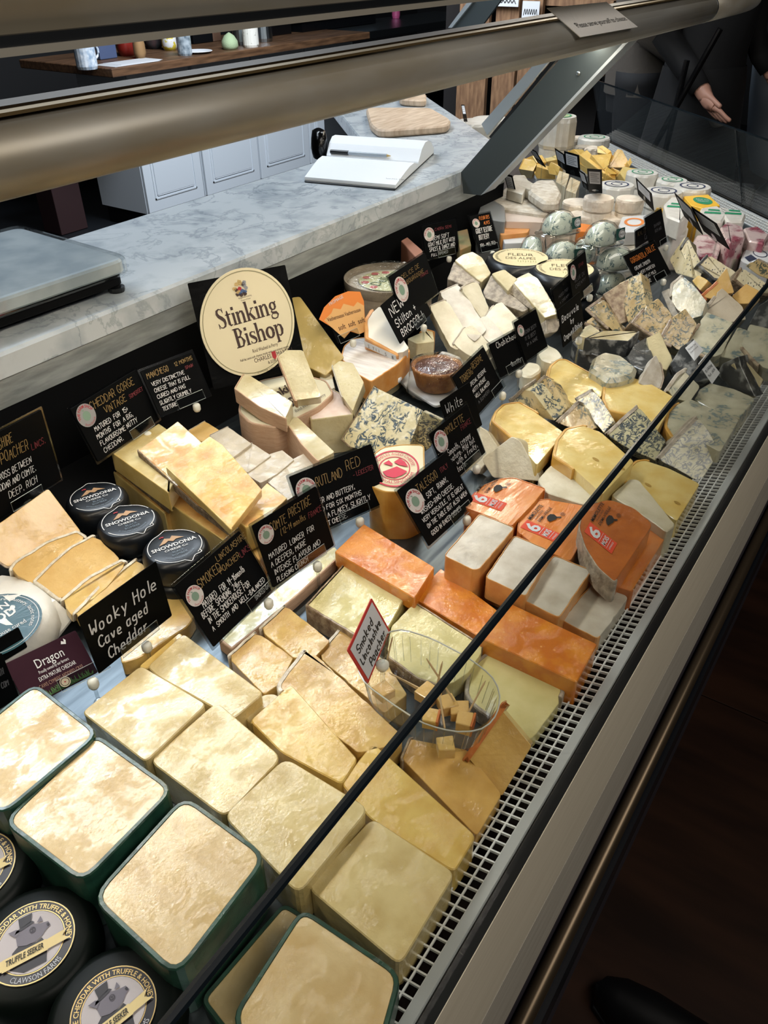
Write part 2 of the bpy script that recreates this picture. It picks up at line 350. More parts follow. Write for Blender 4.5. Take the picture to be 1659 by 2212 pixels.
M_clear = clear('clear acrylic', (0.9, 0.92, 0.92), 0.07, 0.05); M_sleeve = clear('clear sleeve', (0.72, 0.74, 0.75), 0.10, 0.12); M_film = clear('cling film', (0.96, 0.97, 0.97), 0.03, 0.08, 1.35, bump=0.9)
M_nyl = mat('white nylon', 'dcdcd0', 0.5); M_glass = clear('counter glass', (0.975, 0.98, 0.965), 0.0, 0.01, 1.5); M_tub = clear('clear tub plastic', (0.93, 0.95, 0.95), 0.05, 0.06, 1.4)
M_steel = mat('brushed steel', '9ba3a6', 0.28, metal=1.0, stretch=(2, 60, 60), bump=0.15, bscale=30); M_zinc = mat('galvanised steel', 'b2b7b8', 0.3, metal=1.0)
M_white = mat('white gloss plastic', 'd7dade', 0.35); M_dark = mat('matt black panel', '050608', 0.7, spec=0.12); M_rub = mat('black rubber', '0b0e11', 0.4)
# ================================================================ SETTING
def struct(o): o['kind'] = 'structure'; return o
m_floor = mat('dark wood floor', '1a0e08', 0.55, col2='2c1a10', scale=3, stretch=(4, 0.8, 1), detail=7, spec=0.15)
planks = empty('floor', (0, 0, -0.87)); struct(planks); planks['label'] = 'dark wood grained floor in wide sheets'
WORG['floor'] = Vector((0, 0, -0.87))
mk('subfloor', box(-1.5, 9, -1.6, 6, -0.89, -0.865), mat('subfloor black', '050404', 0.9), planks)
xs = [-1.2, 0.28, 1.488, 2.72, 4.0, 5.3, 6.6, 8.9]
for i in range(7): mk('floor_board', box(xs[i]+0.002, xs[i+1]-0.002, -1.6, 1.45, -0.865, -0.85, 0.0008), m_floor, planks)
mk('kitchen_vinyl', box(-1.5, 9, 1.46, 6, -0.865, -0.85), mat('dark vinyl', '15191d', 0.45), planks)
mwall = mat('dark wall', '0b0b0d', 0.8)
struct(mk('wall_back', box(-1.5, 9, 5.6, 5.7, -0.85, 2.3), mwall)); struct(mk('wall_far', box(8.9, 9.0, -1.6, 5.7, -0.85, 2.3), mwall))
struct(mk('wall_front', box(-1.5, 9, -1.7, -1.6, -0.85, 2.3), mwall)); struct(mk('wall_near', box(-1.6, -1.5, -1.7, 5.7, -0.85, 2.3), mwall))
struct(mk('ceiling', box(-1.6, 9, -1.7, 5.7, 2.3, 2.35), mat('dark ceiling', '26241f', 0.9)))

# ---- the counter: one thing; strips swept along its 45 degree corner
DW = Vector((0.7071, 0.7071, 0)); NW = Vector((-0.7071, 0.7071, 0)); PB = Vector((2.41, 0.387, 0))
def off(d):
    y = 0.118 + d; t = (y - (PB + NW*d).y)/DW.y; c = (PB + NW*d + DW*t)
    e = Vector((3.173, 1.131, 0)); e2 = PB + NW*d + DW*((e-PB).dot(DW)+0.05)
    return Vector((-0.7, y, 0)), Vector((c.x, y, 0)), e2
def sweep(prof):
    V = []; n = len(prof)
    for k in range(3):
        for d, z in prof: p = off(d)[k]; V.append((p.x, p.y, z))
    Fc = [list(range(n))[::-1], [2*n+i for i in range(n)]]
    for k in range(2):
        for i in range(n): j = (i+1) % n; Fc.append([k*n+i, k*n+j, (k+1)*n+j, (k+1)*n+i])
    return V, Fc
ctr = empty('serve_over_counter', (0.9, 0.5, -0.85), 'long cheese display counter with steel grille, beige front and low leaning glass', 'counter')
m_tray = mat('blue grey steel deck', '4f585e', 0.32, metal=0.75, col2='656e74', scale=12, stretch=(1, 8, 1))
m_beige = mat('beige anodised fascia', 'c4bba6', 0.45, metal=0.1, col2='ccc3ae', scale=200, stretch=(0.05, 1, 1))
m_fas2 = mat('brushed fascia strip', 'aca698', 0.4, metal=0.2, col2='bab4a6', scale=220, stretch=(0.04, 1, 1))
mk('display_deck', sweep([(0.054, DECK), (0.775, DECK), (0.775, DECK-0.02), (0.054, DECK-0.02)]), m_tray, ctr)
mk('back_riser', sweep([(0.775, 0.19), (0.79, 0.19), (0.79, -0.05), (0.70, -0.05), (0.775, 0.03)]), M_dark, ctr)
mk('trough', sweep([(-0.004, -0.09), (0.054, -0.09), (0.054, -0.095), (-0.004, -0.095)]), M_dark, ctr)
mk('rim', sweep([(-0.0045, -0.012), (0.0045, -0.004), (0.0065, 0.0005), (0.0147, 0.0005), (0.0147, -0.02), (-0.0045, -0.03)]), mat('bright rim', 'c2c7c8', 0.35, metal=0.2), ctr)
mk('glass_channel', sweep([(-0.006, 0.0), (0.0045, 0.0), (0.0045, -0.03), (-0.006, -0.03)]), M_rub, ctr)
mk('fascia_panel', sweep([(-0.0066, 0.0), (-0.006, 0.0), (-0.006, -0.15), (-0.0125, -0.15)]), m_beige, ctr)
mk('fascia_strip', sweep([(-0.0128, -0.152), (-0.006, -0.152), (-0.006, -0.255), (-0.0175, -0.255)]), m_fas2, ctr)
mk('recess', sweep([(-0.012, -0.2555), (0.02, -0.2555), (0.02, -0.85), (-0.012, -0.85)]), mat('dark graphite base', '2e2b33', 0.5), ctr)
bump_ = [(-0.024+0.010*math.cos(a*math.pi/10), -0.335+0.012*math.sin(a*math.pi/10)) for a in range(20)]
mk('bumper', sweep(bump_), mat('dark satin bumper', '5e5140', 0.35, metal=0.8), ctr, True)
mk('bumper_skirt', sweep([(-0.040, -0.348), (-0.010, -0.348), (-0.010, -0.46), (-0.036, -0.46)]), mat('black skirt', '0c0f15', 0.35), ctr)
# grille: real wires
def grille():
    V = []; Fc = []
    def bar(a, b, w, t, side):
        k = len(V)
        for p in (a, b):
            for s, h in ((-1, 0), (1, 0), (1, -t), (-1, -t)): q = p + side*(w/2*s); V.append((q.x, q.y, q.z+h))
        for i in range(4): j = (i+1) % 4; Fc.append([k+i, k+j, k+4+j, k+4+i])
    A0, A1, A2 = off(0.0147); B0, B1, B2 = off(0.055)
    za, zb = 0.0, -0.009
    for s0, s1, e0, e1 in ((A0, A1, B0, B1), (A1, A2, B1, B2)):
        d = (s1-s0).normalized(); nn = Vector((-d.y, d.x, 0)); L_ = (s1-s0).length; w = 0.0403
        for i in range(5):
            t = i/4; p = s0.lerp(e0, t); q = s1.lerp(e1, t); z = za + (zb-za)*t
            bar(Vector((p.x, p.y, z)), Vector((q.x, q.y, z)), 0.0014, 0.003, nn)
        n = int(L_/0.0097)
        for i in range(n):
            p = s0 + d*(0.0097*i+0.004); q = p + nn*w
            if (q-e1).dot(d) > 0 and d.x > 0.9: continue
            if (p-A1).length < 0.02 and d.x < 0.9: continue
            bar(Vector((p.x, p.y, za)), Vector((q.x, q.y, zb)), 0.0014, 0.003, d)
    return V, Fc
g = mk('grille', grille(), mat('grille wire', 'e2e5e4', 0.35, metal=0.1), ctr)
# glass: low leaning pane with a dark polished top edge, on the main run and the wing
for nm, i, j, tr in (('front_glass', 0, 1, 0), ('wing_glass', 1, 2, 1)):
    lo = off(0.0); hi = off(0.067); lo2 = off(-0.006); hi2 = off(0.061)
    pts = []
    for L_, z in ((lo, 0.001), (hi, 0.2)): pts.append([Vector((L_[i].x, L_[i].y, z)), Vector((L_[j].x, L_[j].y, z))])
    pto = []
    for L_, z in ((lo2, 0.001), (hi2, 0.2)): pto.append([Vector((L_[i].x, L_[i].y, z)), Vector((L_[j].x, L_[j].y, z))])
    segs = [(0.0, 1.0)] if tr == 0 else [(0.012, 0.337), (0.341, 1.0)]
    for s, e in segs:
        q = [pts[0][0].lerp(pts[0][1], s), pts[0][0].lerp(pts[0][1], e), pts[1][0].lerp(pts[1][1], e), pts[1][0].lerp(pts[1][1], s)]
        q2 = [pto[0][0].lerp(pto[0][1], s), pto[0][0].lerp(pto[0][1], e), pto[1][0].lerp(pto[1][1], e), pto[1][0].lerp(pto[1][1], s)]
        mk(nm, (q+q2, [[0,1,2,3],[7,6,5,4],[0,4,5,1],[1,5,6,2],[3,7,4,0]]), M_glass, ctr)
        mk('polished_edge', tube([(q[3]+q2[3])/2, (q[2]+q2[2])/2], 0.0036 if tr == 0 else 0.003, 8), mat('glass edge', '10171c', 0.18, spec=0.8), ctr)
        if tr: mk('pane_joint', tube([(q[0]+q2[0])/2, (q[3]+q2[3])/2], 0.003, 6), mat('glass edge', '10171c', 0.18), ctr)
# steel band under marble
m_band = mat('grey steel band', 'a4a9a8', 0.4, metal=0.2, col2='7f8484', scale=14, stretch=(1, 3, 6), bump=0.2, bscale=60)
mk('steel_band', sweep([(0.773, 0.1845), (0.80, 0.1845), (0.80, 0.148), (0.773, 0.148)]), m_band, ctr)
mk('staff_side_body', sweep([(0.80, 0.18), (1.06, 0.18), (1.06, -0.85), (0.80, -0.85)]), mat('staff side dark', '14181c', 0.6), ctr)
m_marb = mat('grey white marble', 'bfc6cb', 0.22, col2='8f9aa3', scale=16, detail=10, contrast=(0.46, 0.78), spec=0.5)
def marble_veins(M):
    nt = M.node_tree; N = nt.nodes; L = nt.links; b = N['Principled BSDF']; cur = b.inputs['Base Color'].links[0].from_socket
    tc = [n for n in N if n.type == 'TEX_COORD'][0]; n1 = N.new('ShaderNodeTexNoise'); n1.inputs['Scale'].default_value = 9; n1.inputs['Detail'].default_value = 10; n1.inputs['Roughness'].default_value = 0.62; n1.inputs['Distortion'].default_value = 0.5; L.new(tc.outputs['Object'], n1.inputs['Vector'])
    r = N.new('ShaderNodeValToRGB'); e = r.color_ramp.elements; e[0].position = 0.475; e[0].color = (0,0,0,1); e[1].position = 0.5; e[1].color = (1,1,1,1); x = e.new(0.525); x.color = (0,0,0,1); L.new(n1.outputs['Fac'], r.inputs[0])
    n2 = N.new('ShaderNodeTexNoise'); n2.inputs['Scale'].default_value = 4; L.new(tc.outputs['Object'], n2.inputs['Vector'])
    mu = N.new('ShaderNodeMath'); mu.operation = 'MULTIPLY'; L.new(r.outputs[0], mu.inputs[0]); L.new(n2.outputs['Fac'], mu.inputs[1])
    mx = N.new('ShaderNodeMix'); mx.data_type = 'RGBA'; L.new(mu.outputs[0], mx.inputs[0]); L.new(cur, mx.inputs[6]); mx.inputs[7].default_value = lin('76828c'); L.new(mx.outputs[2], b.inputs['Base Color'])
marble_veins(m_marb)
o = mk('marble_worktop', sweep([(0.771, 0.1855), (1.085, 0.1855), (1.085, 0.2135), (1.082, 0.2165), (0.775, 0.2165), (0.771, 0.2125)]), m_marb)
label(o, 'pale grey veined marble worktop behind the cheese display, turning along the far wing', 'worktop')
# canopy rails
m_bar = mat('satin nickel rail', 'a6a49d', 0.42, metal=0.35, col2='8f8673', scale=5, stretch=(0.8, 3, 3))
cn = empty('canopy', (0.8, 0.55, 0.2), 'two thick satin metal canopy rails running over the cheese counter on slanted grey posts', 'canopy')
def railprof(yc, zc, ry, rz, n=20): return [(yc + ry*math.cos(2*math.pi*i/n), zc + rz*math.sin(2*math.pi*i/n)) for i in range(n)]
def xprism(prof, x0, x1, name, M, par, smooth=True, inset_=0):
    n = len(prof); V = [(x0, y, z) for y, z in prof] + [(x1, y, z) for y, z in prof]
    Fc = [list(range(n))[::-1], [n+i for i in range(n)]] + [[i, (i+1) % n, n+(i+1) % n, n+i] for i in range(n)]
    o = mk(name, (V, Fc), M, par)
    if smooth:
        for p in o.data.polygons: p.use_smooth = len(p.vertices) == 4
    return o
xprism(railprof(0.565, 0.4985, 0.036, 0.0285), -0.7, 2.02, 'lower_rail', m_bar, cn)
xprism(railprof(0.565, 0.4985, 0.0363, 0.0288), 2.02, 2.028, 'rail_seam', M_zinc, cn)
V = []; Fc = []; n = 20
for x, s in [(2.028, 1), (2.30, 1), (2.38, 0.97), (2.42, 0.88), (2.44, 0.7), (2.447, 0.4)]:
    for y, z in railprof(0.565, 0.4985, 0.036*s, 0.0285*s): V.append((x, y, z))
for k in range(5):
    for i in range(n): j = (i+1) % n; Fc.append([k*n+i, k*n+j, (k+1)*n+j, (k+1)*n+i])
Fc.append([5*n+i for i in range(n)]); Fc.append(list(range(n))[::-1])
mk('rail_end', (V, Fc), m_bar, cn, True)
xprism([(0.556, 0.526), (0.582, 0.526), (0.582, 0.5295), (0.556, 0.5295)], -0.7, 2.02, 'top_trim', mat('brown trim', '4a3d2c', 0.5, metal=0.4), cn, False)
xprism([(0.542, 0.5255), (0.556, 0.5255), (0.556, 0.5278), (0.542, 0.5278)], -0.7, 2.02, 'top_lip', mat('bronze trim', '8a7550', 0.4, metal=0.6), cn, False)
xprism([(0.50, 0.5755), (0.56, 0.5755), (0.57, 0.604), (0.56, 0.68), (0.50, 0.68), (0.492, 0.665), (0.492, 0.594)], -0.7, 1.75, 'upper_rail', m_bar, cn, False)
xprism([(0.493, 0.5695), (0.56, 0.5695), (0.56, 0.5755), (0.493, 0.5755)], -0.7, 1.75, 'dark_groove', M_rub, cn, False)
xprism([(0.490, 0.5650), (0.56, 0.5650), (0.56, 0.5695), (0.490, 0.5695)], -0.7, 1.75, 'lower_lip', mat('beige lip', '9b968a', 0.45, metal=0.4), cn, False)
# lamp inside the lower rail
def plate(pxs, x, th, name, M, par):
    q = [onX(a, b, x) for a, b in pxs]; V = q + [p + Vector((th, 0, 0)) for p in q]; n = len(q)
    return mk(name, (V, [list(range(n)), [n+i for i in range(n)][::-1]] + [[i, n+i, n+(i+1) % n, (i+1) % n] for i in range(n)]), M, par)
m_post = mat('slate grey powder coat', '3f484c', 0.5, metal=0.2); m_post2 = mat('pale blue grey extrusion', 'a9b3ba', 0.4, metal=0.3)
plate([(996, 372), (1001, 418), (1038, 422), (1392, 52), (1266, 62)], 1.60, 0.012, 'support_post', m_post, cn)
plate([(1038, 422), (1046, 418), (1398, 48), (1392, 44)], 1.598, 0.05, 'post_trim', m_post2, cn)
plate([(1040, 268), (1052, 292), (1224, 86), (1200, 86)], 1.66, 0.01, 'post_extrusion', m_post2, cn)
plate([(1056, 296), (1062, 300), (1236, 88), (1226, 88)], 1.64, 0.01, 'post_extrusion', M_rub, cn)
c_ = onX(1251, 158, 1.6); mk('screw', lathe([(0.004, 0), (0.004, 0.002), (0.002, 0.003)], c_ - Vector((0.003, 0, 0)), 12, Vector((-1, 0, 0))), M_zinc, cn)
plate([(976, 60), (1022, 0), (1088, -8), (1036, 62)], 2.7, 0.012, 'wing_post', m_post, cn)
plate([(968, 60), (976, 60), (1024, 0), (1014, -2)], 2.69, 0.03, 'wing_post', m_post2, cn)
tb = mk('lamp_diffuser', box(-0.6, 1.95, 0.606, 0.626, 0.4635, 0.4675), mat('warm lamp', 'fff3dc', emit=30), cn)
mk('lamp_housing', box(-0.6, 1.95, 0.598, 0.644, 0.4676, 0.478), m_bar, cn)
tb2 = mk('lamp_tube', tube([off(0.50)[1] + Vector((0.1, 0.1, 0.755)), off(0.50)[2] + Vector((0, 0, 0.755))], 0.012, 10), mat('warm lamp', 'fff3dc', emit=30), cn)
mk('wing_rail', tube([off(0.49)[1] + Vector((0.08, 0.08, 0.80)), off(0.49)[2] + Vector((0, 0, 0.80))], 0.03, 14), m_bar, cn)
# laminated notice on the lower rail

pn = Vector((0, -0.80, 0.604)).normalized(); po = Vector((1.2, 0.538, 0.526))
q = [onPlane(a, b, po, pn) for a, b in ((1182, 17), (1310, 4), (1378, 58), (1254, 80))]
no = mk('laminated_notice', (q + [p - pn*0.001 for p in q], [[0,1,2,3],[7,6,5,4],[0,4,5,1],[1,5,6,2],[2,6,7,3],[3,7,4,0]]), mat('laminated paper', 'eeebe6', 0.35, coat=1, crough=0.15, cbump=0.25, cscale=30))
label(no, 'laminated paper notice taped over the lower metal rail', 'notice')
fr = Fr(q[3], q[2]-q[3], (q[0]-q[3])); fr.lift = 0.0005
mk('lettering', join(ptext(fr, 'Please serve yourself to cheese.', 0.1, 0.28, 0.17, 0.84)), M_ink, no)
# ================================================================ BEHIND THE COUNTER
m_cab = mat('white cabinet paint', 'c9d1d8', 0.4)
cabs = [(3.375, 3.86, 4.055), (3.88, 4.41, 4.055), (4.42, 4.97, 4.055), (4.98, 5.55, 4.055)]
cl = ['white kitchen base cabinet with panelled door, nearest and with its side showing', 'white kitchen cabinet with panelled door, second from the left', 'white kitchen cabinet with panelled door, third from the left', 'white kitchen cabinet at the far end beside the dark bag']
for (x0, x1, y), lb in zip(cabs, cl):
    c = empty('base_cabinet', ((x0+x1)/2, y+0.2, -0.85), lb, 'cabinet', 'white base cabinets')
    mk('body', box(x0, x1, y+0.02, y+0.44, -0.75, 0.03), m_cab, c)
    mk('plinth', box(x0+0.005, x1-0.005, y+0.07, y+0.40, -0.85, -0.75), M_dark, c)
    d = mk('door', box(x0+0.004, x1-0.004, y, y+0.019, -0.745, 0.02, 0.003), m_cab, c)
    w = x1-x0
    mk('door_panel', box(x0+0.085, x1-0.085, y-0.006, y, -0.655, -0.07, 0.006), m_cab, d)
    mk('door_moulding', join(box(x0+0.065, x0+0.073, y-0.005, y, -0.675, -0.05), box(x1-0.073, x1-0.065, y-0.005, y, -0.675, -0.05), box(x0+0.065, x1-0.065, y-0.005, y, -0.675, -0.667)), m_cab, d)
mw = mat('dark oak worktop', '4a3423', 0.45, col2='6d4f37', scale=10, stretch=(0.6, 6, 6), bump=0.3)
label(mk('wooden_worktop', box(3.16, 5.55, 3.90, 4.7, 0.031, 0.075, 0.004), mw), 'rough dark oak worktop on the white kitchen cabinets', 'worktop')
label(mk('steel_sink_top', box(5.57, 7.6, 3.95, 4.6, 0.02, 0.07, 0.003), M_steel), 'grey metal worktop continuing past the wooden one', 'worktop')
ZW = 0.0752
def wp(px, py, y=4.2): p = onY(px, py, y); return Vector((p.x, y, ZW))
def mug(px, lab, M, r, h, y=4.0, handle=1):
    b = wp(px, 100, y); o = mk('mug', lathe([(r*0.9, 0), (r, h*0.1), (r, h), (r*0.9, h), (r*0.88, h*0.15), (0.001, h*0.12)], b, 20), M, smooth=False); label(o, lab, 'mug')
    if handle: mk('handle', tube([b + Vector((r*0.95+0.03*math.sin(t)*1.2, 0, h*0.55 + 0.035*math.cos(t))) for t in [i*math.pi/7 for i in range(8)]], 0.006, 6), M, o)
    return o
mug(180, 'blue and white patterned mug at the left end of the oak worktop', mat('blue white glaze', '8ea3b8', 0.3, col2='d8dee4', scale=40), 0.055, 0.14, 4.0)
mug(543, 'cream speckled mug beside the steel jugs', mat('cream glaze', 'dcdad0', 0.4, col2='6d6a60', scale=60, contrast=(0.6, 0.7)), 0.05, 0.12, 3.97, 0)
for px, lb in ((523, 'left of the two steel milk jugs behind the cream mug'), (570, 'right of the two steel milk jugs, with a handle')):
    b = wp(px, 90, 4.12); o = mk('milk_jug', lathe([(0.055, 0), (0.06, 0.02), (0.05, 0.15), (0.052, 0.2), (0.046, 0.2), (0.044, 0.03), (0.001, 0.02)], b, 20), M_steel); label(o, lb, 'jug', 'steel milk jugs')
    mk('handle', tube([b + Vector((0.05, 0, 0.06)), b + Vector((0.09, 0, 0.09)), b + Vector((0.09, 0, 0.15)), b + Vector((0.05, 0, 0.18))], 0.006, 6), M_steel, o)
def bx(px0, px1, y, d, h, name, lab, cat, M, bev=0.004, z=ZW):
    a = onY(px0, 100, y).x; b = onY(px1, 100, y).x
    return label(mk(name, box(a, b, y, y+d, z, z+h, bev), M), lab, cat)
bx(212, 250, 4.25, 0.03, 0.17, 'folder', 'blue upright folder behind the blue and white mug', 'folder', mat('blue card', '43506e', 0.5))
def sack(px, y, r, h, lab, cat, name, M):
    b = wp(px, 100, y); return label(mk(name, lathe([(r*0.8, 0), (r, h*0.2), (r*0.95, h*0.5), (r*0.6, h*0.8), (r*0.2, h*0.95), (0.002, h)], b, 14, ell=0.7), M, smooth=True), lab, cat)
sack(272, 4.3, 0.08, 0.19, 'red packet next to the blue folder on the oak worktop', 'packet', 'red_packet', mat('red foil', '7a2018', 0.35))
sack(300, 4.12, 0.05, 0.15, 'brown paper bag leaning on the red packet', 'bag', 'paper_bag', mat('brown paper', '8a6a44', 0.8))
sack(333, 4.45, 0.08, 0.16, 'dark fabric bundle on the oak worktop behind the papers', 'bundle', 'fabric_bundle', mat('dark cloth', '141a1c', 0.9, col2='33201f', scale=30))
sack(367, 4.3, 0.07, 0.14, 'yellow and white crumpled snack packet', 'packet', 'snack_packet', mat('snack foil', 'c8b53c', 0.35, col2='d8d8d4', scale=28, contrast=(0.48, 0.52)))
b = wp(398, 100, 4.0); label(mk('glass_jar', lathe([(0.038, 0), (0.042, 0.01), (0.042, 0.1), (0.03, 0.12), (0.03, 0.135), (0.001, 0.135)], b, 18), mat('smoky jar glass', '5c6a74', 0.12, col2='a6b0b6', scale=30)), 'small clear jar with a pale lid on the oak worktop', 'jar')
b = wp(275, 140, 4.02)
for k in range(3): label(mk('paper_sheet', box(b.x-0.16+0.03*k, b.x+0.16+0.02*k, 3.93+0.01*k, 4.10, ZW+0.0012*k, ZW+0.0012*k+0.001), M_paper), ['bottom sheet of the loose white papers before the red packet', 'middle sheet of the loose white papers before the red packet', 'top sheet of the loose white papers before the red packet'][k], 'paper', 'loose papers')
b = wp(425, 100, 4.02); label(mk('white_plate', lathe([(0.04, 0), (0.09, 0.012), (0.088, 0.014), (0.04, 0.003), (0.001, 0.003)], b, 24), M_white), 'white plate beside the clear jar', 'plate')
sack(497, 4.0, 0.075, 0.09, 'pale green folded cloth beside the cream mug', 'cloth', 'green_cloth', mat('sage cloth', '9db08a', 0.9, bump=0.8))
bx(463, 480, 4.4, 0.12, 0.26, 'wooden_block', 'brown wooden block standing behind the green cloth', 'block', mat('mid wood', '5d4434', 0.6))
bx(420, 462, 4.4, 0.15, 0.28, 'black_canister', 'black canister behind the white plate', 'canister', M_dark)
bx(590, 632, 4.3, 0.3, 0.30, 'black_machine', 'black coffee machine body at the far end of the oak worktop', 'machine', mat('gloss black', '090a0c', 0.25))
o = bx(655, 812, 4.25, 0.35, 0.09, 'silver_tray_machine', 'silver flat machine under the upper rail', 'machine', mat('silver grey', '8c98a2', 0.35, metal=0.6), 0.01, 0.16)
mk('machine_base', (lambda a, b: box(a, b, 4.3, 4.55, ZW, 0.16))(onY(655, 100, 4.3).x, onY(812, 100, 4.3).x), mat('gloss black', '090a0c', 0.25), o)
a = onY(845, 90, 4.5); label(mk('pink_bottle', lathe([(0.03, 0), (0.035, 0.02), (0.035, 0.12), (0.012, 0.15), (0.012, 0.18), (0.001, 0.18)], Vector((a.x, 4.45, 0.071)), 14), mat('pink plastic', 'b8527c', 0.4)), 'small pink bottle beside the silver machine', 'bottle')
# dark red board leaning by the cabinets
q = [P(122, 392, -0.55), P(180, 392, -0.55), P(195, 500, -0.85), P(170, 500, -0.85)]
label(mk('red_brown_box', box(3.0, 3.2, 4.45, 4.62, -0.85, -0.3, 0.006), mat('oxblood board', '2a1214', 0.7)), 'dark red brown box on the floor left of the white cabinets', 'box')
# wooden crate posts and cards far behind the wing
m_crate = mat('old crate wood', '6a4c34', 0.75, col2='8d6b4c', scale=14, stretch=(4, 4, 0.8), bump=0.5)
cr = empty('wooden_crate_shelf', Vector((4.6, 2.6, -0.85)), 'old brown wooden crate shelving behind the far marble', 'shelf')
for a, b_ in ((988, 1050), (1064, 1112), (1118, 1160)):
    p, q_ = onX(a, 150, 4.6), onX(b_, 150, 4.6); mk('upright_plank', box(4.6, 4.63, q_.y, p.y, -0.85, 1.0), m_crate, cr)
for z0 in (0.02, 0.33, 0.62):
    p, q_ = onX(980, 150, 4.6), onX(1300, 150, 4.6); mk('shelf_board', box(4.64, 4.9, q_.y, p.y, z0, z0+0.03), m_crate, cr)
mk('dark_back', box(4.9, 4.92, onX(1300, 150, 4.9).y, onX(960, 150, 4.9).y, -0.85, 1.0), mat('dark brown back', '15100e', 0.8), cr)
for px, py, w, h, lb in ((1092, 2, 0.16, 0.05, 'white printed card hanging on the crate shelving, upper left'), (1147, 24, 0.10, 0.09, 'white hand lettered card on the crate shelving, right')):
    p = onX(px, py, 4.58); o = label(mk('shelf_card', box(4.575, 4.58, p.y-w/2, p.y+w/2, p.z-h/2, p.z+h/2), M_paper), lb, 'card')
    f_ = Fr((4.575, p.y+w/2, p.z-h/2), (0, -w, 0), (0, 0, h), 0.001); mk('lettering', ribbon(f_, [[(0.1+0.8*i/12, 0.3+0.35*(i % 2)) for i in range(13)]], 0.03), M_ink, o)
# black bag behind the book
p = P(700, 345, 0.2165)
label(mk('black_bag', lathe([(0.03, 0), (0.04, 0.02), (0.036, 0.04), (0.03, 0.055), (0.012, 0.06), (0.001, 0.055)], Vector((P(700, 349, 0.2166).x+0.03, P(700, 349, 0.2166).y+0.035, 0.2166)), 12, ell=0.5), mat('black shiny plastic', '050506', 0.2, bump=1, bscale=50), smooth=True), 'crumpled black plastic bag behind the open diary', 'bag')
# ---- scale
sc = empty('weighing_scale', (0.62, 1.08, 0.2166), 'flat weighing scale with steel pan, clear cover and black base on the marble', 'scale')
cn4 = [P(272, 553, 0.262), P(0, 655, 0.262), P(-230, 560, 0.262), P(50, 487, 0.262)]
def polyprism(ps, z0, z1, r, b, name, M, par=None):
    ps2 = [(p.x, p.y) for p in ps]; return mk(name, prism(ps2, z0, z1, Vector((0,0,0)), Vector((1,0,0)), Vector((0,1,0)), Vector((0,0,1)), r, b), M, par)
a = P(272, 553, 0.265); bb = P(40, 486, 0.265); cc = Vector((a.x-0.30, a.y+0.012, 0)); dd = Vector((bb.x-0.32, bb.y+0.012, 0))
polyprism([a, bb, dd, cc], 0.243, 0.262, 0.02, 0.003, 'pan', mat('scale steel', 'd3dbe0', 0.3, metal=0.1, col2='b4bfc8', scale=20), sc)
ce = (a+bb+cc+dd)/4
big = [ce + (p-ce)*1.03 for p in (a, bb, dd, cc)]
polyprism(big, 0.240, 0.2655, 0.022, 0.004, 'clear_cover', M_clear, sc)
sm = [ce + (p-ce)*0.96 for p in (a, bb, dd, cc)]
polyprism(sm, 0.226, 0.2425, 0.015, 0.002, 'base', M_dark, sc)
for p in sm: q = ce + (p-ce)*0.93; mk('foot', lathe([(0.011, 0), (0.012, 0.003), (0.012, 0.007), (0.005, 0.008), (0.005, 0.012)], Vector((q.x, q.y, 0.2166)), 16), M_rub, sc)
# grey display stalk at the frame edge
label(mk('scale_display', prism([(0, 0), (0.05, 0), (0.05, 0.03), (0, 0.03)], 0, 0.035, Vector((0.425, 0.905, 0.2167)), Vector((1,0,0)), Vector((0,1,0)), Vector((0,0,1)), 0.006, 0.003), mat('grey plastic', '6a6e74', 0.5)), 'grey plastic block at the left end of the marble below the scale', 'block')
# ---- cutting boards
mwd = mat('pale wood board', 'b39a80', 0.55, col2='d2bda6', scale=16, stretch=(1, 7, 1), bump=0.2); mwe = mat('board edge', '5c4a3c', 0.7)
def board(pxs, z, th, lab, hx=None):
    ps = [P(a, b, z) for a, b in pxs]; o = polyprism(ps, z-th, z, 0.03, 0.004, 'cutting_board', mwd); label(o, lab, 'cutting board', 'wooden cutting boards'); return o
board([(800, 268), (818, 282), (968, 271), (975, 258), (930, 232), (790, 232), (795, 250)], 0.236, 0.018, 'pale wooden cutting board lying on the marble, nearest')
board([(862, 214), (921, 217), (921, 200), (865, 200)], 0.236, 0.018, 'small pale wooden board beyond the larger one on the marble')
# ---- diary and pen
bk = empty('open_diary', P(800, 370, 0.2166), 'open white paged diary with black cover lying on the marble', 'book')
WORG[bk.name] = bk.location.copy()
z0 = 0.2168
A = P(655, 396, z0); B = P(852, 413, z0); Cc = P(945, 345, z0+0.004); D = P(712, 318, z0)
A, B = P(657, 394, z0), P(853, 412, z0); D, Cc = P(716, 312, z0), P(943, 350, z0)
M1 = P(706, 349, z0); M2 = P(904, 364, z0)
polyprism([A, B, M2, M1], z0, z0+0.003, 0.004, 0.0008, 'cover', M_rub, bk)
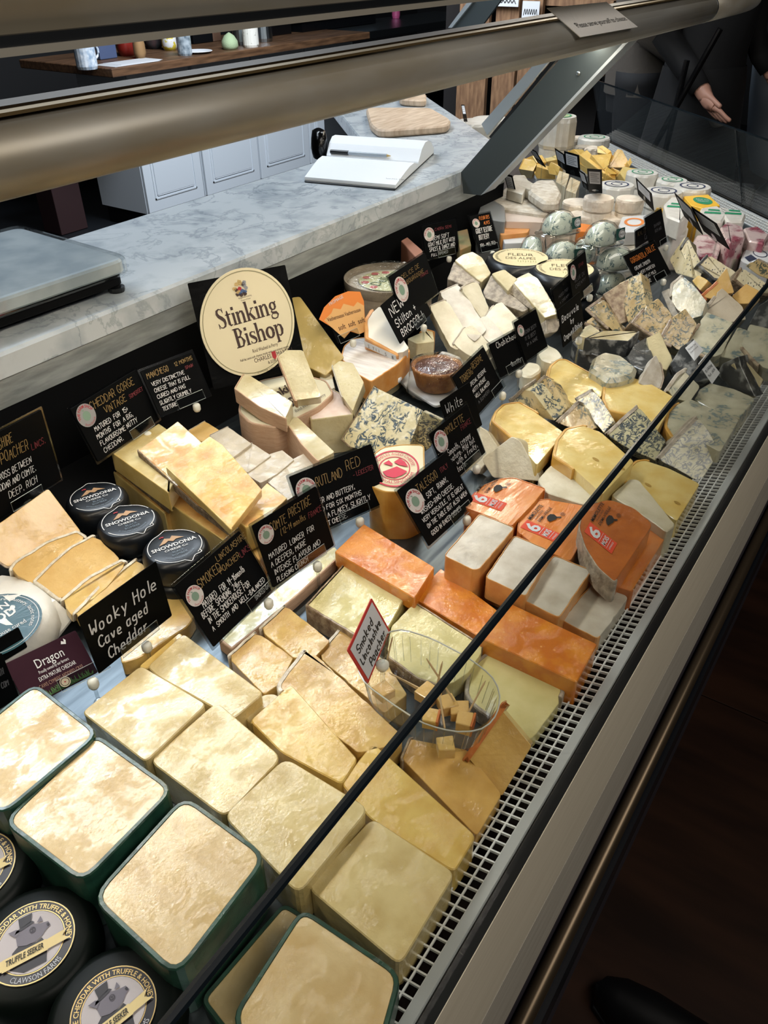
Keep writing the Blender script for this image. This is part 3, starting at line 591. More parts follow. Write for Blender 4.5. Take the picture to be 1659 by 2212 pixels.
# left leaf block and right leaf block with curled profiles
u = (B-A); 
def leafblock(p0, p1, q0, q1, hts, name):
    """p0-p1 outer edge, q0-q1 spine edge, heights from outer to spine"""
    V = []; n = len(hts)
    for i, h in enumerate(hts):
        t = i/(n-1)
        for a_, b_ in ((p0, q0), (p1, q1)):
            s = a_.lerp(b_, t); V.append((s.x, s.y, z0+0.003)); V.append((s.x, s.y, z0+0.0035+h))
    Fc = []
    for i in range(n-1):
        k = 4*i; Fc += [[k+1, k+3, k+7, k+5], [k, k+4, k+6, k+2], [k, k+1, k+5, k+4], [k+2, k+6, k+7, k+3]]
    Fc += [[0, 2, 3, 1], [4*(n-1), 4*(n-1)+1, 4*(n-1)+3, 4*(n-1)+2]]
    return mk(name, (V, Fc), mat('page white', 'e6eaee', 0.6), bk)
leafblock(A.lerp(M1, 0.03), B.lerp(M2, 0.03), M1, M2, [0.006, 0.010, 0.014, 0.017, 0.016, 0.006], 'near_pages')
F1, F2 = P(722, 318, z0), P(920, 338, z0)
far0 = M1 + (M1-A)*0.75; far1 = M2 + (M2-B)*0.75
polyprism([M1, M2, far1+(far1-M2)*0.03, far0+(far0-M1)*0.03], z0, z0+0.003, 0.004, 0.0008, 'cover', M_rub, bk)
leafblock(far0, far1, M1, M2, [0.010, 0.028, 0.036, 0.038, 0.030, 0.010], 'far_pages')
f_ = Fr(A+Vector((0,0,0.0098)), B-A, M1-A+Vector((0,0,0.006)), 0.0006)
L_ = []
for i in range(6): L_ += strokes(random.choice(['vnt mel', 'oct 12', 'wmle', 'collect']), 0.62+0.05*i, 0.78-0.12*i, 0.03, 0.22)
mk('handwriting', ribbon(f_, L_, 0.004, 4), mat('biro', '3a4152', 0.6), bk)
pn_ = M1.lerp(M2, 0.02)+Vector((0.004, -0.004, 0.021)); pe_ = M1.lerp(M2, 0.66)+Vector((0.004, -0.008, 0.021)); pd = pe_-pn_
pen = label(mk('ballpoint_pen', tube([pn_+pd*0.24, pe_-pd*0.06], 0.0036, 10), mat('pale pen barrel', '9aa4ae', 0.25)), 'black capped ballpoint pen lying in the open diary', 'pen')
mk('cap', tube([pn_, pn_+pd*0.3], 0.0045, 10), M_rub, pen); mk('tip', tube([pe_-pd*0.06, pe_], [0.003, 0.0008], 8), M_goldf, pen)

# ================================================================ PEOPLE AND FURNITURE PAST THE WING (only their middles show)
def body(name, base, face, pose, col_top, col_leg, skin, lab, apron=None, arm=0):
    """one continuous figure grown with the skin modifier; clothes are closed shells fitted round it"""
    R_ = Matrix.Rotation(face, 3, 'Z')
    J = {'pel': (0,0,0.95), 'wai': (0,0,1.08), 'che': (0,0.02,1.30), 'nec': (0,0,1.47), 'hea': (0,0.02,1.56), 'top': (0,0.02,1.70),
         'lhi': (-0.09,0,0.90), 'lkn': (-0.10,0.03,0.50), 'lan': (-0.11,0,0.09), 'lto': (-0.12,0.15,0.03), 'rhi': (0.09,0,0.90), 'rkn': (0.10,0.03,0.50), 'ran': (0.11,0,0.09), 'rto': (0.12,0.15,0.03),
         'lsh': (-0.18,0,1.41), 'lel': (-0.24,0.0,1.13), 'lwr': (-0.22,0.14+arm,0.92), 'rsh': (0.18,0,1.41), 'rel': (0.24,0,1.13), 'rwr': (0.22,0.14+arm,0.92)}
    J.update(pose)
    for s, sg in (('l', -1), ('r', 1)):
        w = Vector(J[s+'wr']); d = (w-Vector(J[s+'el'])).normalized(); sd = Vector((sg, 0, 0)); J[s+'pa'] = tuple(w+d*0.05)
        for k in range(4):
            b0 = w + d*0.085 + Vector((0, 0.022*(k-1.5), 0)); J[f'{s}f{k}'] = tuple(b0); J[f'{s}g{k}'] = tuple(b0 + d*(0.035+0.006*(k in (1, 2))) - sd*0.008); J[f'{s}h{k}'] = tuple(b0 + d*(0.058+0.01*(k in (1, 2))) - sd*0.02)
        J[s+'t0'] = tuple(w + d*0.03 + Vector((0, 0.035, 0))); J[s+'t1'] = tuple(w + d*0.065 + Vector((0, 0.055, 0)))
    E_ = [('pel','wai'),('wai','che'),('che','nec'),('nec','hea'),('hea','top')]
    for s in 'lr':
        E_ += [('pel', s+'hi'), (s+'hi', s+'kn'), (s+'kn', s+'an'), (s+'an', s+'to'), ('che', s+'sh'), (s+'sh', s+'el'), (s+'el', s+'wr'), (s+'wr', s+'pa'), (s+'wr', s+'t0'), (s+'t0', s+'t1')]
        for k in range(4): E_ += [(s+'pa', f'{s}f{k}'), (f'{s}f{k}', f'{s}g{k}'), (f'{s}g{k}', f'{s}h{k}')]
    rad = {'pel': .15,'wai': .135,'che': .15,'nec': .055,'hea': .085,'top': .07,'hi': .09,'kn': .058,'an': .04,'to': .03,'sh': .065,'el': .045,'wr': .028,'pa': .03,'t0': .012,'t1': .010}
    ks = list(J); bm = bmesh.new(); sl = bm.verts.layers.skin.verify(); vv = {k: bm.verts.new(R_ @ Vector(J[k])) for k in ks}
    for a_, b_ in E_: bm.edges.new((vv[a_], vv[b_]))
    for k in ks:
        r = rad.get(k, rad.get(k[1:], 0.0095)); vv[k][sl].radius = (r, r)
    vv['pel'][sl].use_root = True
    me = bpy.data.meshes.new(name); bm.to_mesh(me); bm.free(); me.materials.append(skin)
    root = empty(name, base, lab, 'person'); o = bpy.data.objects.new('body', me); C.objects.link(o); o.parent = root; WORG['body'] = base
    md = o.modifiers.new('skin', 'SKIN'); md.use_smooth_shade = True; sd_ = o.modifiers.new('sub', 'SUBSURF'); sd_.levels = 1; sd_.render_levels = 1
    def shell(nm, rings, M, n=22):
        V = []; Fc = []
        for (x, y, z, rx, ry) in rings:
            for i in range(n):
                a_ = 2*math.pi*i/n; fold = 1 + 0.035*math.sin(5*a_ + z*9); V.append(Vector(base) + R_ @ Vector((x + rx*fold*math.cos(a_), y + ry*fold*math.sin(a_), z)))
        for k in range(len(rings)-1):
            for i in range(n): j = (i+1) % n; Fc.append([k*n+i, k*n+j, (k+1)*n+j, (k+1)*n+i])
        return mk(nm, (V, Fc), M, root, True)
    shell('shirt', [(0,0,0.86,.20,.15),(0,0,0.95,.195,.15),(0,0,1.08,.175,.145),(0,0.01,1.25,.20,.16),(0,0.01,1.38,.22,.14),(0,0,1.46,.12,.10),(0,0,1.49,.07,.07)], col_top)
    for s, sg in (('l', -1), ('r', 1)):
        a_, b_ = Vector(J[s+'sh']), Vector(J[s+'el']); g_ = tube([Vector(base)+R_ @ p for p in (a_+Vector((-0.05*sg, 0, 0)), a_, a_.lerp(b_, 0.5), b_, b_.lerp(Vector(J[s+'wr']), 0.55), b_.lerp(Vector(J[s+'wr']), 0.93))], [.085,.08,.068,.06,.05,.04], 12); mk('sleeve', g_, col_top, root, True)
        h, k_, a2 = (Vector(J[s+x]) for x in ('hi', 'kn', 'an'))
        if apron is None: mk('trouser_leg', tube([Vector(base)+R_ @ p for p in (h+Vector((0,0,.06)), h, h.lerp(k_, .5), k_, k_.lerp(a2, .6), a2)], [.115,.115,.10,.08,.07,.065], 14), col_leg, root, True)
    if apron is None: shell('trouser_seat', [(0,0,0.78,.17,.13),(0,0,0.9,.19,.145),(0,0,1.0,.18,.14)], col_leg)
    else: shell('skirt', [(0,0,0.42,.27,.22),(0,0,0.7,.235,.19),(0,0,0.95,.205,.16),(0,0,1.02,.19,.15)], col_leg)
    # face and hair
    hb = Vector(base)+R_ @ Vector((0, .02, 1.60))
    mk('hair', lathe([(.09, -.06), (.10, .0), (.097, .06), (.07, .11), (.02, .135), (.001, .137)], hb + R_ @ Vector((0, -.02, .01)), 18), mat('dark hair', '1b1512', 0.6), root, True)
    for sx in (-.032, .032): mk('eye', lathe([(.001, 0), (.009, .003), (.011, .008), (.001, .013)], hb + R_ @ Vector((sx, .078, -.005)), 10, R_ @ Vector((0, 1, 0))), mat('eye white', 'cfcfcf', 0.3), root)
    mk('nose', lathe([(.014, 0), (.012, .012), (.004, .026), (.001, .028)], hb + R_ @ Vector((0, .078, -.035)), 10, R_ @ Vector((0, 1, 0))), skin, root, True)
    mk('mouth', lathe([(.020, 0), (.018, .004), (.001, .006)], hb + R_ @ Vector((0, .075, -.065)), 12, R_ @ Vector((0, 1, 0)), 0.35), mat('lips', '8a4c46', 0.5), root)
    return root
skin = mat('skin', 'b98a76', 0.5)
body('person', Vector((4.3, onX(1380, 150, 4.3).y, -0.85)), math.radians(200), {'rwr': (0.16, 0.24, 0.98)}, mat('taupe fleece', '4c463f', 0.9, bump=0.6, bscale=80), mat('black trousers', '0a0b0e', 0.8), skin, 'person in a taupe fleece and black trousers standing beyond the far glass')
body('person', Vector((4.05, onX(1520, 150, 4.05).y, -0.85)), math.radians(150), {'lwr': (-0.30, 0.10, 0.98), 'rwr': (0.20, 0.22, 0.95)}, mat('black coat', '07080b', 0.8), mat('black skirt cloth', '06070a', 0.8), skin, 'person in a black coat and long black skirt standing by the white seat', apron=1)
# white moulded seat
se = empty('white_moulded_seat', (4.85, 0.72, -0.85), 'white moulded plastic tub seat on a pale base at the right edge', 'seat')
def seatshell():
    V = []; Fc = []; n = 20; o_ = Vector((4.85, 0.69, -0.08))
    rows = [(0.12, -0.42, 0.16), (0.22, -0.38, 0.24), (0.30, -0.25, 0.29), (0.34, -0.02, 0.33), (0.36, 0.14, 0.35), (0.345, 0.145, 0.335), (0.30, -0.02, 0.29), (0.22, -0.28, 0.2), (0.02, -0.34, 0.02)]
    for rx, z, ry in rows:
        for i in range(n):
            a_ = 2*math.pi*i/n; drop = 0.18*max(0, math.cos(a_)) if z > -0.2 else 0
            V.append((o_.x + rx*math.cos(a_), o_.y + ry*math.sin(a_), z-drop))
    for k in range(len(rows)-1):
        for i in range(n): j = (i+1) % n; Fc.append([k*n+i, k*n+j, (k+1)*n+j, (k+1)*n+i])
    Fc.append(list(range(n))[::-1]); return V, Fc
m_seat = mat('bluish white plastic', '8e98a2', 0.4)
mk('shell', seatshell(), m_seat, se, True); mk('pedestal', box(4.65, 5.05, 0.49, 0.89, -0.85, -0.48, 0.03), mat('pale grey base', '5a6068', 0.5), se)
mk('bolt', lathe([(0.016, 0), (0.014, 0.004), (0.001, 0.006)], Vector((4.51, 0.72, -0.12)), 12, Vector((-1, 0, 0))), M_rub, se)
# folded pushchair handle
pu = empty('folded_pushchair', (3.5, 0.75, -0.85), 'black folded pushchair frame with shiny tubes leaning behind the wing glass', 'pushchair')
for a_, b_ in (((1556, 62), (1470, 215)), ((1484, 130), (1466, 205))):
    p0 = onX(*a_, 3.35); p1 = onX(*b_, 3.35); e_ = p1 + (p1-p0)*2.2
    if e_.z < -0.83: e_ = p0 + (p1-p0)*((p0.z+0.83)/(p0.z-p1.z))
    mk('frame_tube', tube([p0, e_], 0.011, 10), mat('gloss black tube', '0a0a0c', 0.15), pu)
mk('seat_cloth', prism([(0, 0), (0.3, 0.02), (0.26, 0.6), (0.02, 0.62)], 0, 0.03, Vector((3.45, 0.62, -0.78)), Vector((0, 1, 0)), Vector((0.15, 0, 0.98)).normalized(), Vector((-1, 0, 0.1)).normalized(), 0.03, 0.005), mat('black padded cloth', '0a0c10', 0.8), pu)
w_ = Vector((3.36, 0.95, -0.67)); mk('wheel', tube([w_ + Vector((0, 0.14*math.cos(t*math.pi/12), 0.14*math.sin(t*math.pi/12))) for t in range(24)], 0.02, 8, True), M_rub, pu)
# photographer's shoe
sh = empty('black_shoe', (0.66, 0.0, -0.85), 'toe of a black leather shoe on the dark wooden floor', 'shoe')
V = []; Fc = []; n = 16; rows = []
a0 = P(1288, 2125, -0.82); a0.z = -0.85; dx = P(1470, 2250, -0.82) - P(1288, 2125, -0.82); dx.z = 0; dx.normalize(); dy = Vector((-dx.y, dx.x, 0))
for t, w, h in [(0, .004, .02), (.01, .026, .036), (.04, .042, .05), (.09, .05, .062), (.15, .046, .075), (.2, .042, .09), (.27, .04, .095), (.3, .02, .06)]:
    for i in range(n):
        a_ = 2*math.pi*i/n; z = math.sin(a_); V.append(a0 + dx*t + dy*(w*math.cos(a_)) + Vector((0, 0, 0.014 + max(0, z)*h + min(0, z)*0.0)))
for k in range(7):
    for i in range(n): j = (i+1) % n; Fc.append([k*n+i, k*n+j, (k+1)*n+j, (k+1)*n+i])
Fc.append(list(range(n))); Fc.append([7*n+i for i in range(n)][::-1])
mk('upper', (V, Fc), mat('black leather', '08090b', 0.4), sh, True)
so = [(0, 0), (.01, .03), (.05, .048), (.1, .053), (.2, .045), (.29, .04), (.3, 0), (.29, -.04), (.2, -.045), (.1, -.053), (.05, -.048), (.01, -.03)]
mk('sole', prism(so, 0, 0.014, a0, dx, dy, Vector((0, 0, 1)), 0, 0.001), M_rub, sh)
# ================================================================ CHEESES
PL = {}
def outline3(pts, z, ext):
    zs = z if isinstance(z, (list, tuple)) else [z]*len(pts)
    p3 = [P(a, b, c) for (a, b), c in zip(pts, zs)]
    flatz = not isinstance(z, (list, tuple))
    if flatz: c = sum(p3, Vector((0,0,0)))/len(p3); return p3, c, Vector((1,0,0)), Vector((0,1,0)), Vector((0,0,1))
    fr_ = frame_of(p3); q3 = [onPlane(a, b, fr_[0], fr_[3]) for a, b in pts]
    if max((a-b).length for a, b in zip(p3, q3)) < 0.035: p3 = q3
    return (p3,) + fr_
def slab(lab, pts, z, M, rm=None, edges=None, th=None, r=0.003, rw=0.0025, rough=0.0, name='cheese_slab', grp=None, cat='cheese', z0=DECK, b=0.001, cap=False, key=None):
    """cheese piece: top outline traced to its real height, extruded to its base (or by its thickness), with an optional rind band on the given sides"""
    p3, c, u, v, n = outline3(pts, z, None)
    tilted = isinstance(z, (list, tuple))
    H_ = th if th is not None else max(0.006, min(p.z for p in p3) - z0)
    if tilted and th is None: H_ = max(0.012, min(0.04, H_))
    p2 = [Vector(((p-c).dot(u), (p-c).dot(v))) for p in p3]
    flip = area2(p2) < 0
    m_ = len(p2); ed = set(range(m_)) if edges == 'all' else set(edges or [])
    if flip: p2 = p2[::-1]; ed = {(m_-2-e) % m_ for e in ed}
    if key: PL[key] = (c, u, v, n)
    if not rm:
        o = mk(name, prism(p2, -H_, 0, c, u, v, n, r, b, rough), M); label(o, lab, cat, grp); return o
    q, idx = roundpoly(p2, r)
    # flag each rounded segment: edge i runs from corner i to i+1
    flag = []
    for i in range(len(q)):
        a, bb = idx[i], idx[(i+1) % len(q)]
        flag.append((a in ed) if a != bb else (a in ed or (a-1) % m_ in ed))
    if rough:
        q2 = []; f2 = []
        for i in range(len(q)):
            a, cc = q[i], q[(i+1) % len(q)]; k = max(1, int((cc-a).length/0.007))
            for j in range(k): q2.append(a + (cc-a)*(j/k) + Vector((random.uniform(-1, 1), random.uniform(-1, 1)))*rough*(j > 0)); f2.append(flag[i])
        q, flag = q2, f2
    inn = inset(q, rw); nq = len(q); core = []
    vf = [flag[i-1] or flag[i] for i in range(nq)]
    core = [inn[i] if vf[i] else q[i] for i in range(nq)]
    loc = sum(p3, Vector((0,0,0)))/len(p3); root = empty(name, Vector((loc.x, loc.y, min((c + n*-H_ + u*w.x + v*w.y).z for w in q))), lab, cat, grp)
    mk('paste', prism(core, -H_+0.0008, 0, c, u, v, n, 0, b*0.5), M, root)
    V = []; Fc = []; nn = 0
    if cap:
        mk('rind', prism(q, -H_, -H_+0.003, c, u, v, n, 0, b*0.5), rm, root)
    hs = [(0.0006, 1.0), (0.0006, 0.25), (-0.0008, 0.0), (-H_+0.0008, 0.0), (-H_, 0.3), (-H_, 1.0)]
    for i in range(nq):
        for h, t in hs: w = q[i].lerp(inn[i], t); V.append(c + u*w.x + v*w.y + n*h)
    k6 = len(hs)
    for i in range(nq):
        if not flag[i]: continue
        j = (i+1) % nq
        for s in range(k6): s2 = (s+1) % k6; Fc.append([i*k6+s, i*k6+s2, j*k6+s2, j*k6+s])
        if not flag[i-1]: Fc.append([i*k6+s for s in range(k6)])
        if not flag[j]: Fc.append([j*k6+s for s in range(k6)][::-1])
    used = sorted({x for f_ in Fc for x in f_}); mp = {x: k for k, x in enumerate(used)}
    mk('rind', ([V[x] for x in used], [[mp[x] for x in f_] for f_ in Fc]), rm, root)
    return root
def decal(key_or_plane, o_, ux, vx, lift=0.0006):
    """printing frame from three photo points lying on the piece's face"""
    c, u, v, n = PL[key_or_plane] if isinstance(key_or_plane, str) else key_or_plane
    a, bb, d = (onPlane(*q, c, n) for q in (o_, ux, vx)); return Fr(a, bb-a, d-a, lift)

# --- green waxed truckle blocks (front left)
G = 'green waxed cheddar blocks'
slab('pale cheddar block in green wax, uppermost of the green waxed ones', [(76, 1474), (217, 1584), (4, 1764), (-150, 1655)], 0.062, m_truckle, r_green, 'all', r=0.014, rw=0.0035, grp=G, name='cheddar_block')
slab('green waxed cheddar block, the middle one of the row descending from the left edge', [(206, 1582), (378, 1705), (178, 1910), (4, 1776)], 0.058, m_truckle, r_green, 'all', r=0.014, rw=0.0035, grp=G, name='cheddar_block')
slab('green waxed cheddar block just left of the glass edge near the truffle wheels', [(398, 1716), (582, 1850), (380, 2116), (194, 1940)], 0.054, m_truckle, r_green, 'all', r=0.016, rw=0.0035, grp=G, name='cheddar_block')
slab('front green waxed cheddar block at the bottom beside the grille', [(652, 1958), (870, 2104), (820, 2290), (640, 2420), (496, 2200)], 0.034, m_truckle, r_green, 'all', r=0.012, rw=0.0035, grp=G, name='cheddar_block', z0=0.006)
slab('low green waxed block tucked left of the front one', [(612, 1948), (690, 1996), (560, 2330), (430, 2160)], 0.006, m_truckle, r_green, 'all', r=0.008, rw=0.0035, grp=G, name='cheddar_block')
# --- plain cheddar blocks
Gp = 'film wrapped pale cheddar blocks'
slab('film wrapped pale cheddar block next to the topmost green waxed one', [(304, 1437), (446, 1521), (314, 1646), (176, 1538)], 0.036, m_pale, r=0.006, grp=Gp, name='cheddar_block')
slab('film wrapped pale cheddar block behind the others, below the smoked cheese card', [(396, 1368), (570, 1497), (505, 1552), (340, 1460), (318, 1440)], 0.026, m_pale, r=0.006, grp=Gp, name='cheddar_block')
slab('thin yellow cheddar slice peeping out beside the cave aged cheddar card clip', [(388, 1366), (396, 1374), (318, 1446), (298, 1440)], 0.012, m_yellow, r=0.006, name='cheddar_slice')
slab('film wrapped pale cheddar block in the centre of the pale blocks', [(468, 1515), (609, 1636), (486, 1766), (321, 1642)], 0.032, m_pale, r=0.010, grp=Gp, name='cheddar_block')
slab('large film wrapped pale cheddar block crossed by the dark glass edge', [(616, 1636), (798, 1746), (645, 1932), (482, 1762)], 0.037, m_pale, r=0.010, grp=Gp, name='cheddar_block')
slab('pale cheddar block lying against the grille at the front', [(804, 1766), (984, 1886), (864, 2086), (663, 1916)], 0.026, m_pale, r=0.008, grp=Gp, name='cheddar_block')
slab('shiny yellow slab with glossy wrap between the pale blocks and the tub', [(628, 1477), (773, 1640), (738, 1694), (608, 1625), (540, 1556)], 0.024, m_yellow, r=0.005, name='gloucester_slab')
slab('rounded pale slice half hidden behind the shiny yellow slab', [(566, 1500), (593, 1498), (606, 1506), (548, 1566), (528, 1552)], 0.012, m_pale2, r=0.01, name='cheese_slice')
slab('long yellow triangular slab reaching the grille under the glass edge', [(806, 1604), (1029, 1806), (982, 1884), (800, 1768), (736, 1690)], 0.022, m_yellow, r=0.006, name='gloucester_slab')
# --- alpine style wedges with crusty rind
Ga = 'thin rinded alpine style slabs'
slab('amber rinded slab with a small rind corner, left of the two below the smoked cheese card', [(550, 1362), (634, 1420), (604, 1478), (570, 1500), (489, 1416)], 0.012, m_poacher, r_white, [4], r=0.003, rw=0.004, grp=Ga, rough=0.0005)
slab('glossy amber slab with white rind just below the card knob', [(614, 1304), (713, 1385), (680, 1420), (634, 1421), (557, 1357)], 0.014, m_poacher, r_white, [4], r=0.003, rw=0.004, grp=Ga, rough=0.0005)
slab('broad amber slab with crinkled white rind left of the clear tub', [(655, 1400), (684, 1416), (872, 1592), (850, 1610), (774, 1626), (598, 1492), (597, 1478)], 0.022, m_poacher, r_white, [5, 6], r=0.004, rw=0.0045, grp=Ga, rough=0.0005)
slab('amber rinded slab half covered by the red edged diamond card', [(732, 1355), (830, 1425), (880, 1500), (830, 1540), (682, 1413)], 0.010, m_poacher, r_white, [4], r=0.003, rw=0.004, grp=Ga, rough=0.0005)
slab('dull amber slab beneath the clear tub, reaching the grille', [(884, 1590), (1010, 1620), (1084, 1716), (1030, 1806), (862, 1640)], 0.006, m_amber, r_brown, [4], r=0.004, grp=Ga, name='cheese_slab')
slab('upright brown rinded wedge standing beside the clear tub at the grille', [(1086, 1514), (1148, 1612), (1084, 1720), (997, 1642)], [0.055, 0.026, -0.004, 0.004], m_amber, r_oran2, [3], th=0.024, r=0.002, rw=0.006, name='cheese_wedge')
slab('pale gruyere slab with brown rind front, right of the smoked card', [(750, 1209), (878, 1283), (842, 1350), (800, 1396), (770, 1376), (658, 1308)], 0.016, m_gruy, r_brown, [4, 5], r=0.003, rough=0.0004, grp='brown rinded gruyere slabs', b=0.002)
slab('pale gruyere slab with brown rind lying partly under the clear tub', [(898, 1300), (1048, 1396), (1012, 1453), (960, 1486), (902, 1468), (834, 1418), (846, 1352)], 0.014, m_gruy, r_brown, [0, 3, 4], r=0.003, rough=0.0004, grp='brown rinded gruyere slabs')
slab('pale round cornered slab with grey rind against the grille, right of the tub', [(1060, 1401), (1110, 1420), (1232, 1484), (1140, 1610), (1070, 1560), (1000, 1512), (1010, 1440)], 0.006, m_gruy, r_grey, [0, 1, 4, 5, 6], r=0.018, rw=0.004, rough=0.0004, grp='brown rinded gruyere slabs')
# --- red leicester
Gr = 'orange red leicester blocks'
slab('orange red leicester block behind the gruyere slab, left of the three', [(786, 1131), (939, 1225), (896, 1292), (722, 1192)], 0.030, m_red, r=0.003, grp=Gr, name='leicester_block', z0=0.009)
slab('lower orange block under the left red leicester one', [(790, 1150), (935, 1240), (896, 1306), (726, 1206)], 0.008, m_red, r=0.003, name='leicester_block', grp=Gr)
slab('smooth orange red leicester block between the white blocks and gruyere', [(952, 1227), (1080, 1322), (1034, 1374), (892, 1290)], 0.016, m_red, r=0.003, grp=Gr, name='leicester_block')
slab('glossy orange red leicester block touching the grille, right of the three', [(1090, 1297), (1291, 1391), (1246, 1474), (1033, 1376)], 0.026, m_red, r=0.003, grp=Gr, name='leicester_block')
# --- white blocks with orange washed sides
Gt = 'white topped washed rind blocks'
slab('tallest white topped block with orange sides, furthest left of its row', [(1036, 1109), (1113, 1140), (1036, 1230), (1022, 1232), (958, 1201)], 0.048, m_white, r_orange, 'all', r=0.006, rw=0.001, grp=Gt, name='taleggio_block', rough=0.0004)
slab('white topped block with ridged skin, second from the left, crossed by the glass edge', [(1111, 1156), (1194, 1192), (1136, 1290), (1047, 1248)], 0.042, m_white, r_orange, 'all', r=0.006, rw=0.001, grp=Gt, name='taleggio_block', rough=0.0004, z0=0.012)
slab('orange sided block supporting the second white topped block', [(1106, 1166), (1180, 1200), (1122, 1300), (1036, 1262)], 0.011, m_white, r_orange, 'all', r=0.006, rw=0.001, grp=Gt, name='taleggio_block')
slab('white topped block with pinkish brown sides, third from the left', [(1196, 1199), (1279, 1232), (1208, 1336), (1127, 1296)], 0.032, m_white, r_orange, 'all', r=0.006, rw=0.001, grp=Gt, name='taleggio_block', rough=0.0004)
slab('lowest white block at the right end of its row, against the grille', [(1285, 1253), (1358, 1289), (1292, 1382), (1212, 1340)], 0.014, m_white, r_orange, [2, 3], r=0.006, rw=0.001, grp=Gt, name='taleggio_block', rough=0.0006)
# --- mimolette
def mimo_print(root, o_, ux, vx, k):
    f_ = decal(k, o_, ux, vx); G1 = []
    G1 += [ptext(f_, 'MIMOLETTE', 0.02, 0.78, 0.11, 0.62, bold=0.015), ptext(f_, 'FRANCAISE', 0.10, 0.69, 0.05, 0.38), ptext(f_, 'DEMI-VIEILLE', 0.06, 0.56, 0.085, 0.62, bold=0.01)]
    mk('lettering', join(*G1), M_ink, root)
    mk('figure', join(flat(f_, [(0.22, 0.44), (0.28, 0.5), (0.36, 0.52), (0.46, 0.5), (0.5, 0.42), (0.46, 0.33), (0.52, 0.24), (0.48, 0.22), (0.42, 0.31), (0.36, 0.3), (0.28, 0.34), (0.2, 0.38)], 2), ring2(f_, 0.055, 0.065, 2, 16, cx=0.62, cy=0.26), ring2(f_, 0.02, 0.035, 2, 12, cx=0.62, cy=0.26)), M_ink, root)
    mk('price_patch', flat(f_, [(-0.34, 0.86), (-0.02, 0.86), (-0.02, -0.06), (-0.34, -0.06)], 1), M_tomato, root)
    mk('patch_lettering', join(ptext(f_, '6', -0.31, 0.44, 0.36, 0.24, bold=0.03), ptext(f_, 'MOIS', -0.31, 0.18, 0.15, 0.25, bold=0.02), flat(f_, [(-0.31, 0.38), (-0.05, 0.38), (-0.05, 0.39), (-0.31, 0.39)], 2), flat(f_, [(-0.31, 0.12), (-0.05, 0.12), (-0.05, 0.13), (-0.31, 0.13)], 2), ptext(f_, 'AFFINAGE', -0.30, 0.02, 0.05, 0.22)), M_paper, root)
Gm = 'labelled mimolette wedges'
a = slab('labelled mimolette wedge behind the white blocks, leftmost of three', [(1012, 1082), (1040, 1050), (1078, 1034), (1110, 1031), (1181, 1056), (1150, 1090), (1106, 1136), (1060, 1118), (1002, 1096)], 0.034, m_mimo, r_oran2, [0, 1, 2, 3, 7], r=0.006, rw=0.0015, grp=Gm, name='mimolette_wedge', key='m1')
mimo_print(a, (1092, 1085), (1132, 1035), (1016, 1059), 'm1')
a = slab('labelled mimolette wedge in the middle, glass edge in front of it', [(1118, 1132), (1128, 1098), (1150, 1083), (1180, 1077), (1262, 1092), (1268, 1150), (1232, 1212), (1160, 1180), (1117, 1150)], 0.030, m_mimo, r_oran2, [0, 1, 2, 8], r=0.006, rw=0.0015, grp=Gm, name='mimolette_wedge', key='m2')
mimo_print(a, (1210, 1152), (1252, 1102), (1128, 1118), 'm2')
a = slab('darker aged mimolette wedge with label and pitted rind, nearest the grille', [(1248, 1140), (1256, 1108), (1276, 1086), (1318, 1079), (1370, 1097), (1410, 1132), (1329, 1262), (1290, 1228), (1262, 1184)], 0.052, m_mimo2, r_grey, [0, 1, 6, 7, 8], r=0.008, rw=0.0018, grp=Gm, name='mimolette_wedge', key='m3', z0=0.022)
mimo_print(a, (1330, 1170), (1366, 1104), (1267, 1120), 'm3')
slab('plain mimolette piece under the aged labelled wedge, at the grille', [(1300, 1120), (1409, 1133), (1444, 1150), (1366, 1280), (1330, 1268), (1262, 1210)], 0.021, m_mimo, r_oran2, [3, 4], r=0.004, rw=0.0015, name='mimolette_slab')
# --- crumbly white wedges behind the mimolette
Gw = 'crumbly white wedges'
slab('crumbly white wedge left of the group, beside the Mimolette card', [(1040, 992), (1106, 942), (1124, 952), (1170, 1040), (1120, 1036), (1064, 1032)], [0.018, 0.056, 0.056, 0.016, 0.008, 0.004], m_wens, th=0.03, r=0.005, grp=Gw, name='white_wedge')
slab('narrow white wedge behind the Mimolette card corner', [(1028, 916), (1052, 930), (1080, 972), (1030, 1022), (1008, 1012)], [0.05, 0.05, 0.03, 0.0, 0.0], m_wens, th=0.02, r=0.004, grp=Gw, name='white_wedge')
slab('crumbly white wedge in the middle, just above the glass edge', [(1161, 1037), (1190, 1004), (1212, 1001), (1302, 1072), (1262, 1090), (1180, 1064)], 0.030, m_wens, r=0.006, grp=Gw, name='white_wedge', rough=0.0006)
slab('crumbly white wedge at the right, behind the aged mimolette', [(1320, 1070), (1360, 1034), (1380, 1036), (1460, 1134), (1440, 1150), (1400, 1120)], 0.034, m_wens, r=0.006, grp=Gw, name='white_wedge', rough=0.0006)
